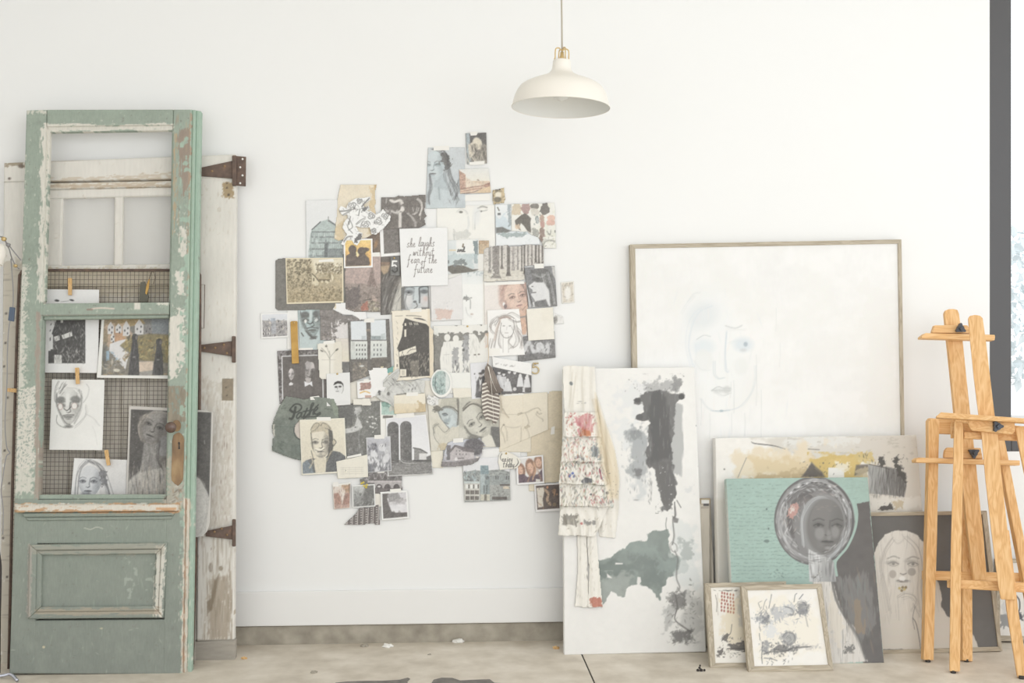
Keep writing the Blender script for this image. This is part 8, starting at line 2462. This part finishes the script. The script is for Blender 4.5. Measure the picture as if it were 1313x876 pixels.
# --- two hanging feathers and a metal numeral
fe = thing('feather_bundle', V3(625, 470, -.03), 'two barred brown feathers hanging on a yarn, over the collage', 'feathers')
c = Cv(604, 462, 652, 545, (150, 134, 122), 4)
c.a[:] = rgb((238, 231, 218))
for i in range(11):
    y = 491 + i * 5
    c.pg([(618, y + 1.5), (625, y - 1), (631, y + 1.2), (641, y + 4), (641, y + 1), (631, y - 1.8), (625, y - 3.8), (618, y - 1)], (128, 112, 102), .95, .8)
c.db(618, 485, 642, 542, 40, [(206, 190, 172), (112, 98, 90)], 5, .6, (-.3, .5), .4)
c.rc(622, 462, 652, 488, (138, 122, 110), 1, 1).db(620, 462, 645, 488, 120, [(112, 98, 88), (166, 148, 134), (130, 114, 104), (190, 174, 156)], 9, .8, (1.2, 1.6), .7).pg([(627, 494), (645, 492), (640, 502), (628, 503)], (116, 102, 92), .9, 2)
PF = (-.022, 0.0)
M['wool'] = material('pale_yarn', .95, (218, 202, 182))


def vane(name, poly, o, arch, cc, ax):
    xs, ys = [p[0] for p in poly], [p[1] for p in poly]
    return sheet(name, bx(min(xs), min(ys), max(xs), max(ys)), PF, cc, M['cloth'], fe, .0006, .5, poly, lambda px, py, u, v: o - arch * np.abs(px - (ax[0] + (ax[1] - ax[0]) * v)) / 8)


vane('barred_vane', [(623, 484), (629, 482), (632, 500), (636, 498), (640, 508), (641, 522), (640, 536), (636, 543), (633, 544.5), (630, 538), (624, 540), (619, 530), (617.5, 510), (618.5, 492), (621, 490)], .001, .003, c, (629, 633))
c2 = Cv(604, 462, 652, 545, (138, 122, 110), 4)
c2.db(614, 464, 646, 505, 200, [(112, 98, 88), (166, 148, 134), (130, 114, 104), (178, 162, 146)], 10, .8, (1.1, 1.6), .7).gr(614, 492, 648, 505, (128, 112, 102), (100, 88, 80), .8)
c2.clip()
vane('down_vane', [(624.5, 466), (630, 470), (634, 478), (639, 490), (642, 497), (646, 500), (641, 504), (633, 505), (628, 503), (625, 494), (621, 482), (622, 472)], .005, .003, c2, (626, 636))
for q in ([(626.5, 470), (629.5, 490), (631.5, 515), (633, 541)], [(625.5, 470), (629, 482), (633, 494), (637, 502)]):
    tube('quill', [Vector(on(x, y, (-.0285, 0))) for x, y in smooth_pts([(a, b, 0) for a, b in q])[:, :2]], [.0013 - .0009 * t for t in np.linspace(0, 1, len(smooth_pts([(a, b, 0) for a, b in q])))], M['enamel'], fe, 6)
tube('yarn', [Vector(on(x, y, (-.024, 0))) for x, y in smooth_pts([(626, 426, 0), (625.5, 440, 0), (626.5, 455, 0), (625.8, 466, 0), (627, 472, 0)])[:, :2]], .0018, M['wool'], fe, 6)
tube('thread', [Vector(on(x, y, (-.019, 0))) for x, y in smooth_pts([(642, 503, 0), (642.5, 515, 0), (643.5, 525, 0), (647, 531, 0), (652, 536, 0)])[:, :2]], .0008, M['wool'], fe, 6)
M['numeral'] = material('pale_brass', .4, (206, 188, 152), metal=.4)
num = [(690.5, 466), (684, 466), (683.2, 471.6), (687, 470.4), (690, 472.2), (690.8, 475.2), (689, 478.4), (685.4, 479), (682, 477.2)]
nm = tube('metal_numeral', [Vector(on(x, y, (-.006, 0))) for x, y in [num[0], (687, 466), num[1], (683.6, 469)] + [tuple(p) for p in smooth_pts([(a, b, 0) for a, b in num[2:]])[:, :2]]], .003, M['numeral'], None, 8)
tag(nm, 'small brass house numeral 5 on the wall, right of the team photo', 'numeral')
lathe('pin', [(0, .006), (.003, .005), (.004, 0)], Matrix.Translation(Vector(on(686.5, 466.5, (-.008, 0)))) @ RX, M['gold'], nm, 12)

# ------------------------------------------------------------------ drawings clipped to the wire panel
def clipped(name, label, quad, o, bg, paint, cat='drawing', border=None, poly=None, pitch=.8, curl=.0):
    xs, ys = [p[0] for p in quad], [p[1] for p in quad]
    c = Cv(min(xs), min(ys), max(xs), max(ys), bg, 3)
    if border:
        c.a[:] = rgb(border[0])
        iq = border[1]
        c.pg(iq, bg, 1, 1)
        c.clip(iq, 1)
    paint(c)
    c.grain(1.4, .12, 51).grain(4, .08, 52)
    c.clip()
    s = sheet(name, quad, off(PM, o), c, M['paper'], None, .0008, pitch, poly, lambda px, py, u, v: curl * (u ** 3 * v ** 2) + .002 * np.sin(u * 3.1) * v)
    return tag(s, label, cat)


def a_print(c):
    k = (88, 86, 85)
    c.rc(62, 408, 109.5, 466, k, 1, .8)
    c.pg([(60, 405), (74, 405), (66.5, 428), (68, 430), (68, 448), (60, 448)], (232, 231, 229), 1, .8).rc(60, 440, 65, 450, (232, 231, 229), 1, .8)
    c.pg([(69, 432), (76, 430), (77, 436), (71, 438)], (226, 224, 220), .95).pg([(79, 430), (92, 425), (93, 431), (81, 435)], (230, 228, 224), .95).rc(69.5, 455, 79.5, 466, (222, 220, 216), 1, .6).rc(72, 457, 77.5, 465, (190, 188, 184), .7, .6).rc(78, 408, 81, 414, (220, 218, 214), .9)
    c.db(68, 412, 109, 465, 200, [(160, 158, 155), (120, 118, 116), (206, 204, 200), (74, 72, 72)], 3.6, .9, (.8, 2.2), .65).db(85, 450, 108, 466, 40, [(206, 204, 200), (150, 148, 145)], 3, 1, (.8, 2.2), .7)
    c.el(73, 385.5, 3, 1.4, (80, 78, 78), .95, .1).el(92, 385, 3, 1.2, (80, 78, 78), .95, .2).ln([(78, 387), (88, 386)], (150, 148, 146), .8, .7)
    for y in (410, 416, 424, 434, 436):
        c.el(65.5 - (y > 420), y, .7, 1.4, (100, 98, 98), .8, .4)


clipped('print', 'black ink house print on white paper, clipped upper left of the wire panel', [(55, 371), (127, 371.5), (126, 478.5), (53, 478)], .006, (236, 235, 234), a_print, 'print')


def a_village(c):
    c.gr(126, 404, 222, 486, (150, 148, 142), (140, 132, 118)).nz(8, .06)
    oc, gr_, bl, wh, bk = (186, 154, 96), (118, 116, 104), (146, 154, 160), (222, 219, 218), (90, 88, 88)
    c.pg([(140, 405), (180, 405), (186, 415), (160, 420), (140, 418)], oc, .9, 2).rc(194, 404, 222, 428, bl, .95, 3).wear([(130, 405), (150, 405), (150, 440), (130, 445)], (176, 150, 112), 6, .4, 5, .8)
    c.wear([(136, 418), (168, 416), (170, 436), (140, 440)], (210, 180, 150), 6, .35, 4, .8).wear([(146, 426), (160, 425), (160, 436), (146, 438)], (206, 156, 112), 4, .45, 3, .9)
    for x, y, w_, h_ in ((142, 422, 8, 13), (162, 423, 9, 16), (178.5, 421, 11, 16), (190, 424, 10, 12), (152, 422, 8, 10), (144.5, 434, 5, 9)):
        c.pg([(x - w_ / 2, y + h_ / 2), (x - w_ / 2, y - h_ / 4), (x, y - h_ * .75), (x + w_ / 2, y - h_ / 4), (x + w_ / 2, y + h_ / 2)], wh if x != 190 else (150, 146, 144), .98, .8)
        for dx, dy in ((-2, 1), (2, -2), (1.5, 4.5)):
            c.el(x + dx * w_ / 9, y + dy, .9, 1.4, (84, 84, 88), .9)
    c.pg([(141, 441), (152, 437), (166, 434), (157, 440), (154, 444), (160, 449), (166, 454), (163, 464), (161, 474), (154, 466), (146, 456), (140, 450)], (224, 222, 222), 1, 1.2).wear([(144, 452), (152, 462), (156, 466), (148, 460)], (170, 190, 206), 3, .4, 2, .8)
    c.pg([(154, 443), (166, 434), (190, 428), (220, 430), (220, 466), (180, 462), (168, 452)], (152, 138, 96), 1, 2).db(158, 432, 218, 462, 160, [(182, 158, 88), (126, 118, 84), (160, 130, 84), (196, 176, 110), (110, 104, 84)], 5, 2, (0, 3), .7)
    c.rc(136, 450, 140, 463, (150, 182, 206), .95, 1).pg([(178, 464), (202, 463), (204, 474), (176, 478)], (222, 200, 178), .95, 2).pg([(174, 478), (204, 474), (206, 486), (172, 486)], (176, 172, 166), .8, 2)
    c.rc(128, 440, 136, 485, (110, 112, 108), .7, 4).db(130, 462, 160, 485, 50, [(112, 108, 96), (160, 140, 100), (206, 196, 176)], 5, 1.6, (0, 3), .6).el(150, 475, 4, 2, (230, 226, 208), .8)

    def nun(x, y, h):
        c.pg([(x - 3, y + 4), (x + 3, y + 4), (x + 5, y + h * .45), (x + 6, y + h), (x - 9, y + h), (x - 6, y + h * .5)], bk, 1, 1)
        c.el(x, y + 1, 4, 5, bk).el(x + 2, y + 1, 1.7, 2.6, (136, 128, 124), .9).db(x - 8, y + 8, x + 6, y + h, 30, [(120, 120, 122), (76, 76, 78)], 7, 1, (1.2, 1.8), .6)
        c.el(x - 1, y + h * .5, 2, 1, (176, 172, 170), .6)
    nun(173, 432, 52)
    nun(204, 438, 47)
    c.db(128, 478, 220, 486, 20, [(206, 170, 110), (120, 112, 98)], 5, 1.2, (-.2, .2), .7)


clipped('painting', 'painting of two dark-robed women by a village, clipped right of the house print', [(130.5, 406), (228, 402), (226, 486), (124, 484.5)], .012, (140, 136, 126), a_village, 'painting', border=((238, 236, 230), [(134, 405), (226, 401), (224, 481.5), (130, 481)]), curl=.004)


def a_specs(c):
    c.nz(30, .02)
    face(c, 88, 521, 48, 0, -.02, (226, 225, 221), (140, 138, 134), (110, 108, 106), w=.62, sa=.35)
    c.el(78, 513, 6, 4.4, (126, 125, 122), .8, 0, 2).el(97, 512.5, 6.5, 4.4, (120, 119, 116), .8, .1, 2).pg([(85, 505), (89, 505), (88, 520), (84, 522)], (236, 235, 232), .9, 1.5)
    for x, y, rx, ry in ((77.5, 521.5, 3, 4), (95.5, 520.5, 3.6, 4)):
        c.el(x, y, rx, ry, (240, 236, 232), .95, 0, .8).st([(x + rx * math.cos(t), y + ry * math.sin(t)) for t in np.linspace(0, 6.28, 9)], (186, 130, 120), .8, 2, .3, .7)
    c.ln([(82, 524), (86, 526.5), (91, 522)], (100, 98, 96), 1.3, .85).st([(81, 533), (87, 532), (95, 532)], (112, 110, 106), 1.2, 3, .5, .8).el(87, 535, 5, 2.4, (150, 148, 144), .7, 0, 2)
    c.st([(73, 505), (73, 520), (78, 532), (84, 543), (90, 545)], (116, 114, 112), 1.2, 4, .9, .7).st([(104, 505), (104, 520), (101, 532), (95, 543)], (150, 148, 146), 1.4, 4, 1, .65).db(73, 492, 84, 506, 16, [(150, 148, 144), (120, 118, 115)], 5, .8, (1.9, 2.5), .6).el(88, 547, 5, 2, (120, 118, 114), .8, 0, 2)
    c.st([(75, 489), (71, 498), (70, 512), (72, 517)], (140, 138, 136), .9, 3, .8, .7).st([(85, 493), (80, 500), (77, 505)], (110, 108, 106), 1.1, 3, .6, .8).st([(112, 492), (115, 498), (113, 508), (108, 516)], (186, 185, 183), .9, 2, .8, .7).st([(73, 532), (72, 540), (76, 545), (84, 548)], (150, 148, 146), .9, 3, .8, .7).st([(110, 520), (111, 530), (104, 540), (96, 547)], (176, 174, 172), .9, 3, 1, .6).st([(110, 530), (120, 536), (128, 546)], (196, 195, 193), .8, 2, .6, .7).st([(120, 546), (124, 556), (126, 570)], (200, 199, 197), .8, 2, .6, .6).st([(84, 497), (98, 498), (104, 502)], (190, 188, 186), .8, 3, 1, .6).db(98, 500, 106, 510, 20, [(206, 204, 200), (130, 128, 126)], 3, .8, (.8, 2), .6)


clipped('drawing', 'pencil portrait of a man in round red-rimmed spectacles, clipped mid-panel', [(66.5, 486.5), (134, 487), (131.5, 577.5), (63, 577)], .008, (238, 237, 233), a_specs, curl=.003)


def a_girl2(c):
    c.gr(128, 588, 164, 640, (226, 225, 224), (216, 213, 211), .9).rc(90, 588, 100, 640, (236, 236, 234), .8, 3)
    face(c, 115, 618, 42, .02, -.28, (216, 218, 221), (146, 150, 158), (88, 90, 98), w=.74, sa=.6)
    c.st([(112, 590), (104, 598), (100, 612), (98, 638)], (140, 140, 144), 1.3, 7, 1.4, .65).st([(114, 590), (126, 596), (133, 608), (138, 624), (142, 640)], (112, 112, 116), 1.5, 9, 2, .65).st([(116, 591), (124, 600), (130, 612)], (206, 206, 208), 1.4, 5, 1.4, .6).wear([(128, 604), (136, 606), (136, 624), (130, 622)], (120, 120, 124), 3, .4, 3, .8).st([(134, 622), (138, 630), (140, 640)], (214, 214, 216), 1.2, 3, 1.2, .7).el(110, 634, 6, 3, (130, 134, 144), .6, 0, 3)


clipped('drawing', 'grey wash drawing of a long-haired girl, clipped at the bottom of the panel', [(95, 587.5), (172, 590), (170, 668), (88, 668)], .006, (230, 229, 228), a_girl2)


def a_big(c):
    bk = (88, 85, 83)
    c.a *= .92
    c.nz(10, .05)
    c.pg([(172, 610), (200, 590), (222, 592), (250, 610), (262, 620), (270, 650), (274, 690), (158, 692), (162, 620)], (186, 181, 174), 1, 3)
    c.pg([(185, 566), (203, 568), (206, 600), (180, 606)], (150, 146, 142), 1, 2).db(182, 570, 204, 602, 40, [(170, 166, 160), (120, 116, 112)], 8, 1.2, (1.4, 1.8), .6)
    c.pg([(176, 545), (180, 534), (192, 528), (214, 528), (226, 536), (230, 560), (222, 600), (204, 600), (204, 568), (190, 570), (180, 565)], (132, 126, 119), 1, 2)
    face(c, 198, 547, 46, .38, -.1, (156, 151, 146), (104, 100, 97), (70, 68, 67), w=.66, sa=.6)
    c.el(211, 572, 9, 14, (150, 148, 148), .9, .2, 3)
    c.st([(178, 560), (176, 548), (182, 537), (196, 530), (214, 531)], (176, 166, 154), 2, 6, 1.6, .6).db(178, 530, 190, 545, 20, [(196, 184, 170), (120, 112, 104)], 4, 1.2, (0, 3), .6).st([(204, 566), (202, 590), (210, 604)], (96, 92, 90), 2, 4, 1, .7)
    c.db(164, 600, 214, 640, 120, [(206, 200, 190), (150, 145, 138), (190, 176, 158), (112, 108, 104)], 14, 1.5, (1.4, 1.75), .6)
    c.pg([(246, 608), (256, 614), (262, 622), (270, 640), (272, 694), (246, 694)], (196, 192, 187), .95, 2).st([(250, 608), (258, 616), (264, 628)], (120, 116, 113), 1.6, 3, .6, .7).st([(266, 640), (266, 660), (258, 684)], (170, 164, 156), 1, 2, .6, .6)
    c.db(170, 526, 176, 600, 14, [(150, 146, 142)], 1.4, 1.2, (0, 3), .7).el(252, 549, 1.6, 1.6, (166, 162, 158), .7).ln([(262, 565), (262.5, 569)], (176, 172, 168), .9, .7)


bq = [(165.5, 520.5), (273.5, 526), (269, 688), (159.5, 694)]
clipped('painting', 'large charcoal painting of a woman with tilted head, passing behind the door knob', bq, .012, (104, 100, 97), a_big, 'painting', border=((226, 221, 212), [(168, 525), (271, 529), (268.5, 640), (262, 700), (161.5, 700)]), poly=[(165.5, 520.5), (247, 525), (262, 526), (273.5, 529), (272.5, 560), (272, 610), (273, 640), (270.5, 668), (266, 682), (260, 688), (248, 689), (159.5, 694)], curl=.012)


# --- wooden clothespins and a spring clip
def peg(x, y, lab, rot=0.0, h=19, w=5.2):
    p = Vector(on(x, y, off(PM, .012)))
    t = thing('clothespin', p, lab, 'clothespin', 'clothespins on the wire panel')
    q = lambda dx, dy: (x + dx * math.cos(rot) - dy * math.sin(rot), y + dx * math.sin(rot) + dy * math.cos(rot))
    prism('prong', [q(-w / 2, -h / 2), (q(w / 2, -h / 2)), q(w / 2 * .9, h / 2), q(-w / 2 * .9, h / 2)], off(PM, .028), .006, M['peg'], t, .001)
    prism('prong', [q(-w / 2, -h / 2), (q(w / 2, -h / 2)), q(w / 2 * .9, h / 2), q(-w / 2 * .9, h / 2)], off(PM, .020), .006, M['peg'], t, .001)
    tube('spring', [Vector(on(*q(-w * .55, -1), off(PM, .0245))), Vector(on(*q(w * .55, -1), off(PM, .0245)))], .0028, M['steel'], t, 8)


peg(89.5, 367.5, 'wooden clothespin holding the black house print', 0, 22)
peg(99, 482, 'wooden clothespin holding the spectacled man drawing', -.05, 21)
peg(137.5, 587, 'wooden clothespin holding the long-haired girl drawing', -.16, 20)
peg(15, 500.5, 'pale clothespin lying sideways on the left rod of the panel', 1.65, 12)
sp = thing('spring_clip', Vector(on(184, 373, off(PM, .01))), 'dark spring clip with a yellowed arm at the top of the wire panel', 'clip')
M['darkclip'] = material('grey_spring_clip', .5, (104, 102, 92), metal=.3)
prism('clip_body', [(180, 362), (186, 361), (190.5, 380), (189, 387.5), (178, 387.5), (179, 376)], off(PM, .022), .008, M['darkclip'], sp, .0015)
prism('clip_arm', [(190.5, 358), (192, 358), (190.5, 370), (188, 378), (186, 376), (187.5, 366)], off(PM, .027), .004, M['brass_old'], sp, .001)
tube('clip_wire', [Vector(on(x, y, off(PM, .026))) for x, y in ((190.5, 360), (194, 349), (197.5, 349), (199, 356), (197, 364))], .0013, M['steel'], sp, 6)
